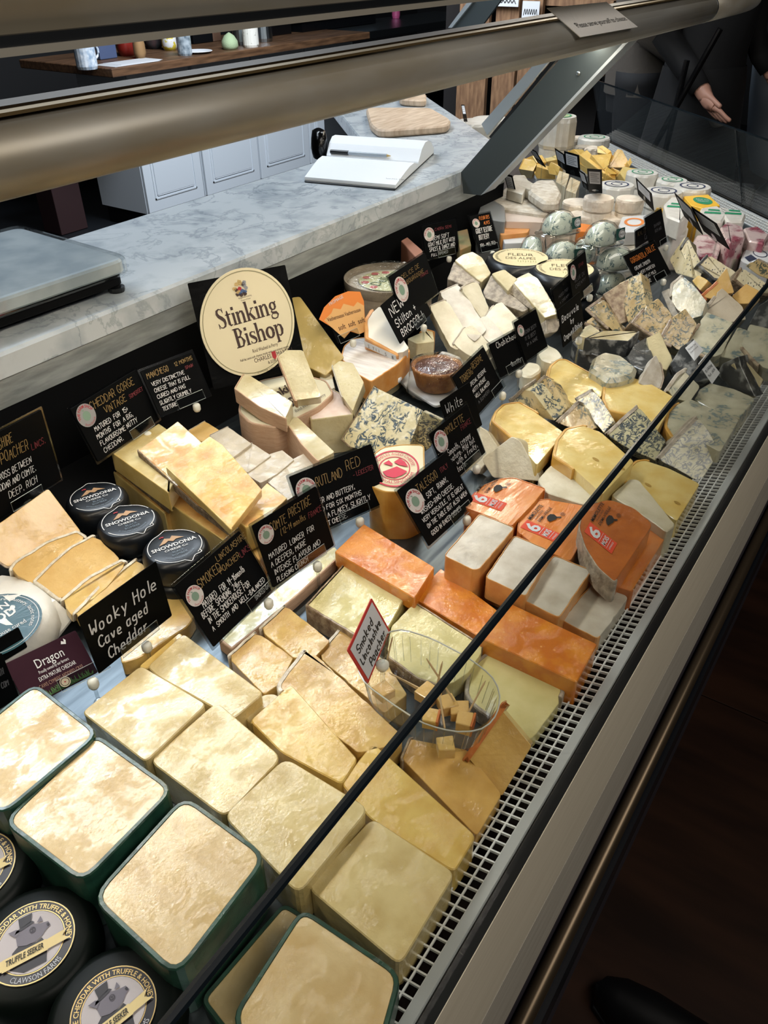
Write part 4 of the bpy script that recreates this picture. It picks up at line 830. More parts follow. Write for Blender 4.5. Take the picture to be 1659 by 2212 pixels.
# --- smooth yellow goat gouda slices, rounded rind corner
Gj = 'rounded yellow gouda slices'
jl = [([(1060, 910), (1068, 888), (1086, 872), (1122, 867), (1160, 888), (1219, 935), (1160, 1005), (1110, 952)], 0.040, [0, 1, 2, 3, 7], 'rounded yellow gouda slice left of the blue veined wedges', m_jarl, 0.018),
 ([(1181, 812), (1186, 790), (1204, 776), (1222, 775), (1312, 824), (1298, 858), (1238, 872), (1200, 840)], 0.034, [0, 1, 2, 3, 7], 'rounded yellow gouda slice furthest back, behind the blue veined wedges', m_jarl, 0.016),
 ([(1300, 862), (1303, 832), (1320, 814), (1352, 809), (1400, 826), (1460, 860), (1420, 930), (1352, 896), (1310, 886)], 0.036, [0, 1, 2, 7, 8], 'rounded yellow gouda slice behind the glass edge, back row right', m_jarl, 0.016),
 ([(1192, 985), (1200, 950), (1220, 925), (1262, 916), (1300, 935), (1370, 997), (1302, 1068), (1230, 1010)], 0.046, [0, 1, 2, 7], 'rounded yellow gouda slice with a hole, crossed by the glass edge', m_jarl, 0.020),
 ([(1345, 1040), (1352, 1012), (1372, 994), (1396, 991), (1450, 1014), (1512, 1045), (1462, 1126), (1400, 1080)], 0.024, [0, 1, 2], 'rounded yellow gouda slice with holes, next to the grille', m_jarl, None),
 ([(1434, 920), (1440, 890), (1458, 871), (1490, 861), (1532, 880), (1597, 906), (1556, 976), (1500, 950), (1450, 945)], 0.030, [0, 1, 7, 8], 'greyish rounded slice with amber rind, right end of the yellow slices', m_gorg, 0.008)]
for pts, z, ed, lb, M, low in jl:
    a = slab(lb, pts, z, M, r_yel, ed, r=0.006, rw=0.0042, grp=Gj, name='gouda_slice', z0=(low+0.001) if low else DECK, key='j')
    if low is not None:
        q = [((x-4), (y+8)) for x, y in pts]; slab('lower yellow slice under the ' + ' '.join(lb.split()[1:9]).strip(','), q, low, M, r_yel, ed, r=0.006, rw=0.0022, name='gouda_slice', grp='lower yellow slices')
    if 'hole' in lb:
        for hx, hy in (((1287, 993), (1343, 1012)) if 'crossed' in lb else ((1463, 1087), (1400, 1048))):
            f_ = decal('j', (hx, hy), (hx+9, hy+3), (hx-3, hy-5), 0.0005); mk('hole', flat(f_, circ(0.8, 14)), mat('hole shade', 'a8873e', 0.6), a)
slab('flat grey white gorgonzola slab against the grille', [(1500, 862), (1512, 840), (1534, 827), (1586, 840), (1632, 861), (1597, 905), (1530, 880)], 0.022, m_gorg, r=0.004, rough=0.0006, name='gorgonzola_slab')
# --- blue wedges standing on edge
Gb = 'blue veined wedges standing on edge'
bl = [([(1097, 866), (1131, 834), (1150, 846), (1198, 909), (1160, 900)], [0.02, 0.058, 0.058, 0.02, 0.014], 'blue veined wedge standing on edge, leftmost of the six', m_blue, [0]),
 ([(1142, 840), (1175, 809), (1192, 822), (1226, 880), (1199, 910)], [0.03, 0.062, 0.062, 0.03, 0.018], 'blue veined wedge on edge, second from the left', m_blue2, [0]),
 ([(1199, 911), (1248, 864), (1262, 880), (1288, 924), (1262, 936)], [0.02, 0.056, 0.05, 0.026, 0.018], 'blue veined wedge on edge, third from the left', m_blue2, [0]),
 ([(1240, 860), (1278, 838), (1300, 864), (1327, 908), (1304, 935)], [0.04, 0.06, 0.052, 0.034, 0.022], 'blue veined wedge on edge, fourth, behind the third', m_blue, [0]),
 ([(1305, 936), (1375, 873), (1398, 900), (1438, 952), (1416, 995), (1350, 965)], [0.02, 0.062, 0.052, 0.028, 0.014, 0.014], 'bluish wedge on edge just beyond the glass edge, fifth from the left', m_blue3, [0]),
 ([(1416, 990), (1468, 932), (1504, 896), (1530, 930), (1555, 975), (1512, 1042), (1460, 1012)], [0.008, 0.045, 0.068, 0.045, 0.014, -0.004, 0.002], 'big shaded blue wedge on edge touching the grille', m_blue3, [0, 1])]
for pts, z, lb, M, ed in bl: slab(lb, pts, z, M, r_grey, ed, th=0.028, r=0.002, rw=0.006, grp=Gb, name='blue_wedge', rough=0.0004)

# --- left back: rinded slices stacked like shingles
Gl = 'shingled amber slices at the left'
slab('big smooth amber slab leaning upright at the left, without white rind on top', [(-30, 1142), (0, 1130), (104, 1055), (176, 1150), (120, 1190), (16, 1230), (-30, 1200)], [0.088, 0.090, 0.094, 0.05, 0.045, 0.040, 0.04], m_gold, r_brown, [4, 5], th=0.022, r=0.004, name='cheese_slab', grp=Gl)
slab('amber slice with sparkling white rind leaning on the big amber slab', [(16, 1232), (30, 1212), (100, 1168), (166, 1144), (190, 1158), (150, 1220), (70, 1262)], [0.052, 0.055, 0.057, 0.058, 0.052, 0.04, 0.036], m_gold, r_white, [0, 1, 2, 3], th=0.018, r=0.004, rw=0.0035, grp=Gl, rough=0.0006)
slab('wide amber slice with white rind, third of the shingled slices', [(68, 1256), (110, 1214), (150, 1180), (202, 1152), (260, 1208), (190, 1260), (128, 1300)], [0.045, 0.048, 0.050, 0.052, 0.036, 0.03, 0.028], m_gold, r_white, [0, 1, 2, 6], th=0.018, r=0.004, rw=0.0035, grp=Gl, rough=0.0006)
slab('glossy amber slice with white rind, fourth of the shingled slices', [(128, 1296), (190, 1244), (262, 1206), (278, 1212), (230, 1270), (156, 1330)], [0.034, 0.036, 0.038, 0.036, 0.028, 0.024], m_poacher, r_white, [0, 1, 2], th=0.016, r=0.003, rw=0.004, grp=Gl, rough=0.0006)
slab('strongly glinting amber slice behind the cave aged cheddar card', [(154, 1326), (210, 1266), (294, 1203), (322, 1234), (300, 1300), (200, 1360)], [0.028, 0.03, 0.033, 0.024, 0.016, 0.014], m_poacher, r_white, [0, 1], th=0.014, r=0.003, rw=0.004, grp=Gl, rough=0.0006)
# --- comte stack
Gc = 'pale yellow comte wedges'
slab('pale comte wedge at the back left of the stack with glinting film', [(239, 977), (343, 915), (372, 935), (410, 985), (364, 1066)], 0.070, m_pale2, r_paste, [4], r=0.002, rw=0.0015, grp=Gc, name='comte_wedge', z0=0.042)
slab('dark edged comte wedge lying under the back left one', [(243, 996), (350, 935), (420, 1010), (362, 1092)], 0.040, m_comte, r_dark, [3], r=0.002, rw=0.002, grp=Gc, name='comte_wedge', z0=0.026)
slab('lowest comte wedge beside the black waxed wheels', [(244, 1020), (360, 960), (430, 1040), (356, 1112)], 0.024, m_comte, r_paste, [3], r=0.002, rw=0.002, grp=Gc, name='comte_wedge')
slab('pale comte wedge with dark crusty rind edge, middle of the stack', [(295, 973), (384, 910), (436, 956), (480, 1040), (497, 1147), (420, 1090)], [0.082, 0.086, 0.084, 0.07, 0.056, 0.064], m_comte, r_dark, [4, 5], th=0.012, r=0.002, rw=0.0018, grp=Gc, name='comte_wedge')
slab('front pale comte wedge glittering with film, topmost of the stack', [(358, 1010), (453, 942), (480, 960), (566, 1058), (500, 1146), (432, 1080)], [0.096, 0.10, 0.098, 0.080, 0.066, 0.08], m_comte, r_paste, [4, 5], th=0.012, r=0.002, rw=0.0018, grp=Gc, name='comte_wedge')
slab('long comte wedge low in the stack above the nearest black wheel', [(351, 1078), (440, 1020), (520, 1100), (486, 1172)], 0.036, m_comte, r_paste, [3], r=0.002, rw=0.002, grp=Gc, name='comte_wedge')
slab('small comte piece behind the comte price card', [(501, 1118), (577, 1043), (620, 1076), (590, 1110), (532, 1142)], 0.056, m_comte, r_paste, [3, 4], r=0.002, grp=Gc, name='comte_wedge', z0=0.02)
slab('pale comte block under the comte price card', [(478, 1168), (560, 1090), (640, 1120), (560, 1210)], 0.019, m_comte, r=0.003, grp=Gc, name='comte_wedge')
# --- grey manchego style slices
Gn = 'overlapping grey manchego slices'
mn = [([(406, 930), (442, 909), (474, 929), (440, 955), (420, 948)], 0.052, 'olive tinged manchego slice at the back, smallest of the grey slices', m_gold),
 ([(452, 940), (492, 921), (544, 958), (501, 990), (470, 968)], 0.056, 'grey manchego slice, second from the back', m_sheep),
 ([(498, 992), (544, 956), (586, 984), (534, 1022)], 0.052, 'grey manchego slice, third from the back', m_sheep),
 ([(530, 1024), (572, 984), (610, 972), (636, 993), (598, 1024), (562, 1044)], 0.050, 'pinkish grey manchego slice under crinkled film, fourth from the back', m_sheep),
 ([(578, 1042), (622, 996), (664, 976), (682, 996), (650, 1060), (622, 1082)], 0.048, 'nearest grey manchego slice, behind the red leicester price card', m_sheep)]
for pts, z, lb, M in mn: slab(lb, pts, z, M, r_grey, [0, len(pts)-1], th=0.018, r=0.002, rw=0.0008, grp=Gn, name='manchego_slice', rough=0.0003)
for k, (pts, z, lb, M) in enumerate(mn): slab('lower grey slice under the ' + ['olive one at the back', 'second slice from the back', 'third slice from the back', 'film covered pinkish slice', 'slice nearest the red leicester price card'][k], [(x+2, y+6) for x, y in pts], z-0.019, m_sheep, r=0.002, name='manchego_slice', grp='lower grey slices')
# --- perry washed cheese pieces under the oval sign
Gs = 'cream wedges with tan rind below the oval sign'
a = slab('flat cream wheel box with printed label under the cream wedges', [(520, 850), (560, 822), (640, 806), (706, 822), (722, 850), (690, 880), (640, 905), (596, 925), (540, 915), (514, 890)], 0.058, M_cream, r_pinkb, 'all', r=0.01, rw=0.003, name='boxed_cheese', key='sb')
f_ = decal('sb', (618, 905), (700, 858), (600, 878), 0.0008)
mk('lettering', join(ptext(f_, 'BISHOP', 0.0, 0.5, 0.62, 1.0, bold=0.02), ptext(f_, 'Rind Washed in Perry', 0.25, 0.0, 0.2, 0.8), ptext(f_, 'Stinking', -0.2, 1.5, 0.6, 0.9, bold=0.02)), M_brownink, a)
slab('cream wedge with ridged tan rind lying left below the oval sign', [(505, 840), (524, 808), (540, 811), (632, 868), (618, 906), (560, 880)], [0.092, 0.096, 0.096, 0.086, 0.078, 0.084], m_cream, r_pinkb, [4, 5, 0], th=0.024, r=0.003, rw=0.0018, grp=Gs, name='cream_wedge')
slab('upright cream wedge leaning against the oval sign', [(597, 768), (620, 756), (654, 756), (694, 857), (636, 868)], [0.13, 0.136, 0.135, 0.09, 0.086], m_cream, r_pinkb, [4], th=0.022, r=0.004, rw=0.0018, grp=Gs, name='cream_wedge')
slab('small cream wedge with thin rind left of the white ridged half wheel', [(715, 790), (734, 779), (762, 784), (786, 826), (762, 888), (736, 856)], [0.09, 0.098, 0.096, 0.08, 0.06, 0.068], m_cream, r_bloom, [5], th=0.02, r=0.003, rw=0.0018, grp=Gs, name='cream_wedge')
slab('cream wedge with tan rind pointing at the red leicester price card', [(612, 906), (628, 897), (644, 902), (723, 976), (686, 998), (650, 960)], 0.060, m_cream, r_pinkb, [4, 5, 0], r=0.004, rw=0.0018, grp=Gs, name='cream_wedge')
slab('quarter wheel with pink bloomy top and pale cut side left of the big blue wedge', [(666, 890), (676, 862), (714, 838), (740, 852), (764, 896), (671, 908)], 0.050, mat('pink bloomy top', 'd9c2b4', 0.8, col2='e4d3c8', scale=50), m_cream, 'all', r=0.004, rw=0.002, name='quarter_wheel')
slab('dull golden smoked wedge in film, standing behind the oval sign', [(630, 642), (648, 640), (722, 742), (744, 772), (704, 812), (640, 780)], [0.135, 0.14, 0.08, 0.065, 0.052, 0.07], mat('smoked yellow rind', '9c8440', 0.45, col2='b59c58', scale=10, **FILM), th=0.03, r=0.004, name='smoked_wedge')
slab('white flat piece behind the small cream wedge', [(690, 812), (716, 806), (724, 838), (700, 846)], 0.045, m_wens, r=0.003, name='white_piece')
# --- big blue wedge
slab('big blue veined wedge with long grey cut side behind the red leicester price card', [(736, 950), (808, 832), (913, 886), (884, 964), (850, 990), (756, 968)], [0.022, 0.078, 0.078, 0.03, 0.016, 0.016], m_blue, r_dark, [5, 0], th=0.035, r=0.002, rw=0.002, name='blue_wedge', key='bw')
slab('shaded end piece of blue cheese beside the big blue wedge', [(914, 888), (956, 908), (930, 966), (886, 1000), (884, 966)], [0.076, 0.066, 0.024, 0.004, 0.02], m_blue3, th=0.012, r=0.002, name='blue_wedge')
# --- half wheel with red round label
a = slab('half wheel of pale cheese with a round red and cream label', [(800, 985), (826, 966), (868, 960), (917, 961), (919, 1046), (884, 1064), (831, 1064), (796, 1050)], 0.062, mat('cream wheel top', 'ebe3c0', 0.5, **{**FILM, 'cbump': 0.15}), r_yel, 'all', r=0.008, rw=0.002, name='half_wheel', key='wa')
f_ = decal('wa', (852, 1013), (905, 1010), (848, 975), 0.0008)
mk('label_paper', flat(f_, circ(1.0, 40)), M_cream, a)
mk('label_ring', join(ring2(f_, 0.93, 1.0, 2), ring2(f_, 0.60, 0.64, 2)), M_crim, a)
mk('label_lettering', join(atext(f_, 'MRS TEMPLES AGED CHEESE .', 0, 0, 0.70, 0.16, 1.6, 3.3, k=3), atext(f_, 'WALSINGHAM', 0, 0, 0.86, 0.16, 4.9, 1.9, k=3, inward=True)), M_crim, a)
mk('label_picture', join(flat(f_, [(-0.5, -0.2), (0.1, 0.05), (0.5, -0.25), (0.3, -0.42), (-0.05, -0.56), (-0.35, -0.45)], 3), flat(f_, [(0.0, 0.3), (0.25, 0.5), (0.45, 0.3), (0.56, 0.0), (0.2, 0.12)], 3), flat(f_, [(-0.45, 0.25), (-0.1, 0.1), (-0.05, 0.2), (-0.2, 0.42)], 3)), M_crim, a)
slab('yellow base half of the round labelled wheel in crumpled film', [(812, 1055), (921, 1052), (915, 1110), (830, 1120)], 0.006, m_pale2, r=0.004, name='cheese_slab')
fm = [P(792, 1090, 0.02), P(812, 1108, 0.03), P(838, 1098, 0.028), P(846, 1128, 0.012), P(830, 1160, -0.008), P(800, 1165, -0.01), P(760, 1132, -0.01)]
c0 = sum(fm, Vector())/7 + Vector((0, 0, 0.012)); label(mk('loose_cling_film', (fm+[c0], [[i, (i+1) % 7, 7] for i in range(7)]), M_film, None, True), 'loose crumpled cling film below the red leicester price card', 'film')
# --- truffle cheeses, black bomber wheels
def wheel(name, lab, cx, cy, z, R_, h, M, grp, under=0):
    c = P(cx, cy, z); pr_ = [(R_*0.86, 0), (R_*0.97, h*0.12), (R_, h*0.35), (R_, h*0.68), (R_*0.965, h*0.86), (R_*0.88, h*0.97), (R_*0.82, h), (R_*0.5, h+0.0002)]
    o = label(mk(name, lathe(pr_, Vector((c.x, c.y, z-h)), 44), M, smooth=True), lab, 'cheese', grp)
    for k in range(under): label(mk(name, lathe(pr_, Vector((c.x+0.001, c.y, z-h*(k+2)-0.0006*(k+1))), 44), M, smooth=True), 'lower wheel under the ' + ' '.join(lab.split()[:9]).strip(','), 'cheese', grp + ', lower layer')
    return o, c
def facing(c, px0, py0, z):
    """reading direction towards a photo point, on the horizontal plane"""
    d = P(px0, py0, z) - c; d.z = 0; d.normalize(); return d, Vector((-d.y, d.x, 0))
Gk = 'black waxed cheddar wheels with white print'
for (cx, cy), ux, lb in (((207, 1073), (290, 1046), 'black waxed wheel in shadow, furthest of the three by the comte stack'), ((277, 1124), (360, 1096), 'black waxed wheel with white mountain print, middle of three'), ((378, 1180), (462, 1150), 'black waxed wheel with white mountain print, nearest of three')):
    o, c = wheel('waxed_wheel', lb, cx, cy, 0.056, 0.0385, 0.033, r_black, Gk, 1)
    d, e = facing(c, *ux, 0.056); f_ = Fr(c + Vector((0, 0, 0.0006)), d*0.031, e*0.031, 0.0003)
    ws = 0.03
    mk('print', join(ring2(f_, 0.97, 1.0, 1, 20, 0.35, 1.25), ring2(f_, 0.97, 1.0, 1, 30, 2.05, 3.3), ring2(f_, 0.97, 1.0, 1, 30, 3.55, 4.7), ring2(f_, 0.97, 1.0, 1, 24, 5.35, 6.4),
        ribbon(f_, [[(0.32, 0.93), (0.0, 1.12), (-0.28, 0.94), (-0.46, 0.86)], [(-0.0, -0.98), (0.2, -1.2), (0.42, -0.9), (0.72, -0.86), (0.70, -0.66)]], ws, 1),
        ptext(f_, 'SNOWDONIA', 0, 0.0, 0.2, 1.72, align='c', bold=0.02, k=1), ptext(f_, 'CHEESE Co', 0, -0.2, 0.12, 0.9, align='c', bold=0.01, k=1)), M_chalk, o)
    mk('small_print', join(ptext(f_, 'BLACK', 0, -0.40, 0.12, 0.46, align='c', k=1), ptext(f_, 'BOMBER', 0, -0.57, 0.12, 0.6, align='c', k=1), atext(f_, 'EXTRA MATURE CHEDDAR', 0, 0, 0.78, 0.07, 4.71, 1.6, k=1, inward=True)), mat('grey ink', '6c7a86', 0.6), o)
    mk('mountain', join(flat(f_, [(-0.5, 0.28), (-0.18, 0.62), (0.0, 0.52), (0.12, 0.66), (0.5, 0.34), (0.2, 0.4), (0.05, 0.3), (-0.1, 0.42), (-0.25, 0.32)], 1)), mat('bronze ink', 'b08c66', 0.5), o)
    mk('red_mark', flat(f_, [(-0.34, 0.68), (-0.28, 0.72), (-0.2, 0.68), (-0.16, 0.76), (-0.24, 0.78), (-0.34, 0.76)], 1), M_redink, o)
q = [P(336, 1228, 0.03), P(372, 1232, 0.03), P(374, 1240, 0.024), P(368, 1246, 0.02), P(338, 1244, 0.02)]
stk = label(mk('price_sticker', (q+[p + Vector((0.0004, 0.0004, 0)) for p in q], [[0,1,2,3,4],[9,8,7,6,5]]+[[i, 5+i, 5+(i+1) % 5, (i+1) % 5] for i in range(5)]), M_paper), 'white price sticker on the side of the nearest black waxed wheel', 'sticker')
f_ = Fr(q[4], q[3]-q[4], q[0]-q[4], 0.0005); mk('lettering', ptext(f_, '£5-99', 0.12, 0.3, 0.45, 0.6), M_ink, stk)
Gf = 'dark green truffle cheddar wheels with round labels'
for (cx, cy), ux, lb in (((68, 2036), (170, 1996), 'dark waxed truffle cheddar wheel with pig label at the left edge'), ((246, 2182), (345, 2120), 'dark waxed truffle cheddar wheel with pig label at the bottom edge'), ((-62, 1880), (40, 1840), 'dark waxed wheel mostly outside the left edge')):
    o, c = wheel('truffle_wheel', lb, cx, cy, 0.030, 0.047, 0.036, r_blackg, Gf, 0)
    rr = (P(cx+98, cy, 0.03)-P(cx-98, cy, 0.03)).length/2*0.93; d, e = facing(c, *ux, 0.03); f_ = Fr(c + Vector((0, 0, 0.0006)), d*rr, e*rr, 0.0003)
    mk('label_disc', flat(f_, circ(1.0, 48), 1), mat('label navy', '15131f', 0.4), o)
    mk('label_gold', join(ring2(f_, 0.965, 0.99, 2), ring2(f_, 0.745, 0.765, 2), atext(f_, 'MATURE CHEDDAR WITH TRUFFLE & HONEY', 0, 0, 0.80, 0.125, 1.62, 3.9, k=2, bold=0.01)), M_goldf, o)
    mk('label_white_print', atext(f_, 'CLAWSON FARMS', 0, 0, 0.93, 0.13, 4.78, 1.35, k=2, inward=True), mat('silver ink', 'b9bcc4', 0.5), o)
    mk('label_picture_ground', flat(f_, circ(0.735, 40), 2), mat('pale grey print', 'b5aeb0', 0.5), o)
    dk = mat('engraving ink', '26242c', 0.5); md_ = mat('engraving grey', '6a6570', 0.5)
    mk('portrait', join(flat(f_, [(-0.5, -0.5), (-0.42, -0.12), (-0.28, 0.0), (0.12, -0.06), (0.24, 0.0), (0.35, -0.2), (0.3, -0.62), (-0.2, -0.68)], 3), flat(f_, [(-0.3, 0.38), (0.06, 0.5), (0.12, 0.44), (-0.34, 0.3)], 5), flat(f_, [(-0.22, 0.40), (-0.24, 0.66), (0.08, 0.70), (0.04, 0.48)], 5)), dk, o)
    mk('portrait_head', join(flat(f_, [(-0.3, 0.0), (-0.32, 0.2), (-0.26, 0.38), (0.06, 0.42), (0.22, 0.36), (0.42, 0.34), (0.46, 0.22), (0.34, 0.14), (0.26, 0.04), (0.1, -0.04), (-0.1, -0.06)], 4), flat(f_, [(-0.32, 0.22), (-0.48, 0.40), (-0.3, 0.42), (-0.2, 0.34)], 5), flat(f_, [(0.16, 0.4), (0.26, 0.54), (0.3, 0.4)], 5)), md_, o)
    mk('portrait_eye', join(ring2(f_, 0.05, 0.07, 6, 14, cx=0.06, cy=0.26), flat(f_, circ(0.022, 8, cx=0.06, cy=0.26), 6), flat(f_, circ(0.035, 8, cx=0.41, cy=0.26), 6)), dk, o)
    mk('label_ribbon', join(flat(f_, [(-0.66, -0.52), (-0.62, -0.22), (0.34, -0.10), (0.36, -0.38)], 7), flat(f_, [(-0.62, -0.22), (-0.9, -0.28), (-0.78, -0.42), (-0.92, -0.56), (-0.6, -0.46)], 6), flat(f_, [(0.32, -0.36), (0.86, -0.28), (0.70, -0.16), (0.82, -0.02), (0.34, -0.12)], 6)), mat('ribbon cream', 'd9c48a', 0.5), o)
    fz = Fr(f_(-0.60, -0.44, 0), f_(0.30, -0.32, 0)-f_(-0.60, -0.44, 0), f_(-0.58, -0.25, 0)-f_(-0.60, -0.44, 0), 0.0026); mk('ribbon_lettering', ptext(fz, 'TRUFFLE SEEKER', 0.03, 0.12, 0.75, 0.94, k=1, bold=0.02), M_ink, o)
# --- paper wrapped round cheese on the left
pa = P(-40, 1325, 0.040); prf = [(0.055, 0), (0.070, 0.006), (0.074, 0.02), (0.070, 0.040), (0.062, 0.050), (0.03, 0.052)]
Vp, Fp = lathe(prf, Vector((pa.x, pa.y, DECK+0.0015)), 40); Vp = [v + Vector((random.uniform(-1, 1), random.uniform(-1, 1), random.uniform(-1, 1)))*0.0012 for v in Vp]
bb_ = label(mk('paper_wrapped_cheese', (Vp, Fp), m_paperw, None, True), 'round cheese in white waxed paper with a dark teal label at the left edge', 'cheese')
q = [P(60, 1262, 0.036), P(120, 1296, 0.03), P(158, 1332, 0.012), P(120, 1380, -0.002), P(62, 1398, -0.008), P(62, 1330, 0.03)]
mk('paper_fold', (q + [p + Vector((0, 0, -0.003)) for p in q], [[0,1,2,3,4,5],[11,10,9,8,7,6]] + [[i, 6+i, 6+(i+1) % 6, (i+1) % 6] for i in range(6)]), m_paperw, bb_)
cl_ = P(-18, 1352, 0.041); d = (P(60, 1310, 0.041)-cl_); d.z = 0; d.normalize(); f_ = Fr(Vector((cl_.x, cl_.y, 0.041)), d*0.05, Vector((-d.y, d.x, 0))*0.05, 0.0004)
mk('label_disc', flat(f_, circ(1.0, 40)), M_teal, bb_); mk('label_ring', ring2(f_, 0.93, 0.945, 2), M_chalk, bb_)
mk('label_lettering', join(atext(f_, 'Unctuously creamy with a lovely core. Buttery, lactic notes', 0, 0, 0.78, 0.10, 1.35, 4.4, k=2), ptext(f_, 'BARON', 0.10, 0.3, 0.2, 0.9, align='c', bold=0.02), ptext(f_, 'BIGOD', 0.12, -0.02, 0.26, 0.9, align='c', bold=0.03), ptext(f_, 'farmhouse cured', 0.1, -0.45, 0.14, 0.9, align='c')), M_chalk, bb_)
slab('pale yellow wrapped block behind the cave aged cheddar card clip', [(340, 1262), (372, 1258), (420, 1330), (406, 1352), (300, 1420), (262, 1432), (258, 1400)], 0.008, m_poacher, r=0.004, name='cheese_block')
slab('shaded brown sided block under the smoked and Comte cards', [(470, 1380), (600, 1270), (720, 1180), (742, 1196), (640, 1290), (540, 1372), (500, 1404)], 0.004, m_gruy, r_pinkb, [3, 4, 5, 6], r=0.004, name='cheese_block')
slab('pink brown knobbly saucisson end beside the nearest black wheel', [(400, 1226), (414, 1208), (452, 1200), (446, 1222), (412, 1250)], 0.036, mat('salami skin', '94675a', 0.5, col2='b58a7a', scale=60, **FILM), r=0.01, name='salami_end', cat='sausage', th=0.03)
# ================================================================ CARDS
def logo(fr, cx, cy, r, root, k=3, dim=False):
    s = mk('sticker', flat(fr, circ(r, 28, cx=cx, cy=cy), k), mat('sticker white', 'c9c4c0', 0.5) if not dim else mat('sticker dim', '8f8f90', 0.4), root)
    mk('sticker_lettering', join(atext(fr, 'THE FARM SHOP', cx, cy, r*0.66, r*0.26, 1.75, 3.1, k=k+1, bold=0.02), atext(fr, 'Drove Orchards', cx, cy, r*0.90, r*0.2, 4.85, 1.7, k=k+1, inward=True)), M_redink, s)
    mk('apple_print', join(flat(fr, circ(r*0.42, 20, cx=cx, cy=cy-r*0.05), k+1), flat(fr, [(cx-r*0.05, cy+r*0.36), (cx-r*0.3, cy+r*0.56), (cx-r*0.02, cy+r*0.5)], k+1)), M_sage, s)
INK = {'w': M_chalk, 'g': M_gold, 'r': M_redpen, 'b': M_bluepen, 'k': M_ink, 'd': mat('faded chalk', '5c5c60', 0.8)}
CARDS = []
def card(lab, BL, BR, TL, zb, lines=(), logo_at=None, sleeve=True, clip=0.5, board=M_blk, stem=True, zr=None, name='price_card', ex=None, grp=None, wd=None, ztl=None, dim=False, TR=None, thick=0.0012, clipw=0.045, trim=None):
    a = P(*BL, zb); b = P(*BR, zb if zr is None else zr); u = (b-a); W_ = u.length; u.normalize(); d = ray(*TL)
    if ztl is None: t = (a-CAM).dot(u)/d.dot(u); tl = CAM + d*t
    else: tl = P(*TL, ztl)
    v = tl - a; H_ = v.length
    if ztl is None: v.normalize()
    else: v -= u*v.dot(u); v.normalize()
    n = u.cross(v).normalized()
    if n.dot(CAM-a) < 0: n = -n
    CARDS.append((lab[:40], round(W_, 3), round(H_, 3), round(math.degrees(math.asin(max(-1, min(1, v.z)))), 0), round(a.x, 2), round(a.y, 2)))
    base = (a+b)/2; root = empty(name, Vector((base.x, base.y, DECK if stem else min(a.z, b.z))), lab, 'price card' if name == 'price_card' else 'sign', grp)
    shear = Vector((0, 0, 0))
    poly = [(0, 0), (W_, 0), (W_, H_), (0, H_)]
    mk('board', prism(poly, -thick, 0, a, u, v, n, 0.002, 0.0002), board, root)
    f_ = Fr(a, u, v, 0.00035); f_.n = n
    if sleeve:
        e = 0.003; mk('sleeve', prism([(-e, -e), (W_+e, -e), (W_+e, H_+e), (-e, H_+e)], -thick-0.0006, -thick-0.0001, a, u, v, n, 0.002, 0.0001), M_sleeve, root)
    by = {}
    for ln in lines:
        tx, x, y, h, c_ = ln[:5]; w = ln[5] if len(ln) > 5 else None; kind = ln[6] if len(ln) > 6 else 's'
        if kind == 's': by.setdefault(c_, []).append(ribbon(f_, strokes(tx, x*W_, y*H_, h*H_, None if w is None else w*W_, smallcaps=tx.upper() != tx and tx[:1] == '~' ), (wd or 0.00066)*(1.0 if h < 0.12 else 1.25), 2))
        elif kind == 'c': by.setdefault(c_, []).append(ribbon(f_, strokes(tx.upper(), x*W_, y*H_, h*H_*(0.82 if h < .115 else 1), None if w is None else w*W_), (wd or 0.00066)*(1.0 if h < 0.115 else 1.25), 2))
        elif kind == 'p': by.setdefault(c_, []).append(ptext(f_, tx, x*W_, y*H_, h*H_, None if w is None else w*W_))
    for c_, gs in by.items(): mk('lettering', join(*gs), INK.get(c_, M_chalk) if isinstance(c_, str) else c_, root)
    if logo_at: logo(f_, logo_at[0]*W_, logo_at[1]*H_, logo_at[2]*W_, root, dim=dim)
    if clip is not None:
        cx = clip*W_; mk('clip', prism([(cx-clipw/2, -0.002), (cx+clipw/2, -0.002), (cx+clipw/2, 0.011), (cx-clipw/2, 0.011)], 0.0012, 0.0026, a, u, v, n, 0, 0.0002), M_clear, root)
        mk('clip_edge', tube([a+u*(cx-clipw/2)+n*0.002+v*(-0.002), a+u*(cx+clipw/2)+n*0.002+v*(-0.002), a+u*(cx+clipw/2)+n*0.002+v*0.011, a+u*(cx-clipw/2)+n*0.002+v*0.011], 0.0004, 4, True), mat('acrylic edge', 'a9afae', 0.3), root)
        kp = a + u*(cx+0.004) + n*0.003 - v*0.004; kz = Vector((kp.x, kp.y, kp.z-0.009))
        mk('knob', lathe([(0.004, -0.003), (0.0055, 0), (0.0055, 0.006), (0.004, 0.0085), (0.001, 0.009)], kz, 14), M_nyl, root, True)
        if stem:
            mk('stem', tube([kz - Vector((0, 0, 0.001)), Vector((kz.x, kz.y, max(DECK+0.002, kz.z-0.06)))], 0.002, 8), M_clear, root)
            if kz.z - 0.06 < DECK+0.01: mk('foot', lathe([(0.006, 0), (0.005, 0.004), (0.002, 0.006)], Vector((kz.x, kz.y, DECK)), 12), M_clear, root)
    return root, f_, W_, H_, (a, u, v, n)
L5 = lambda *a: a
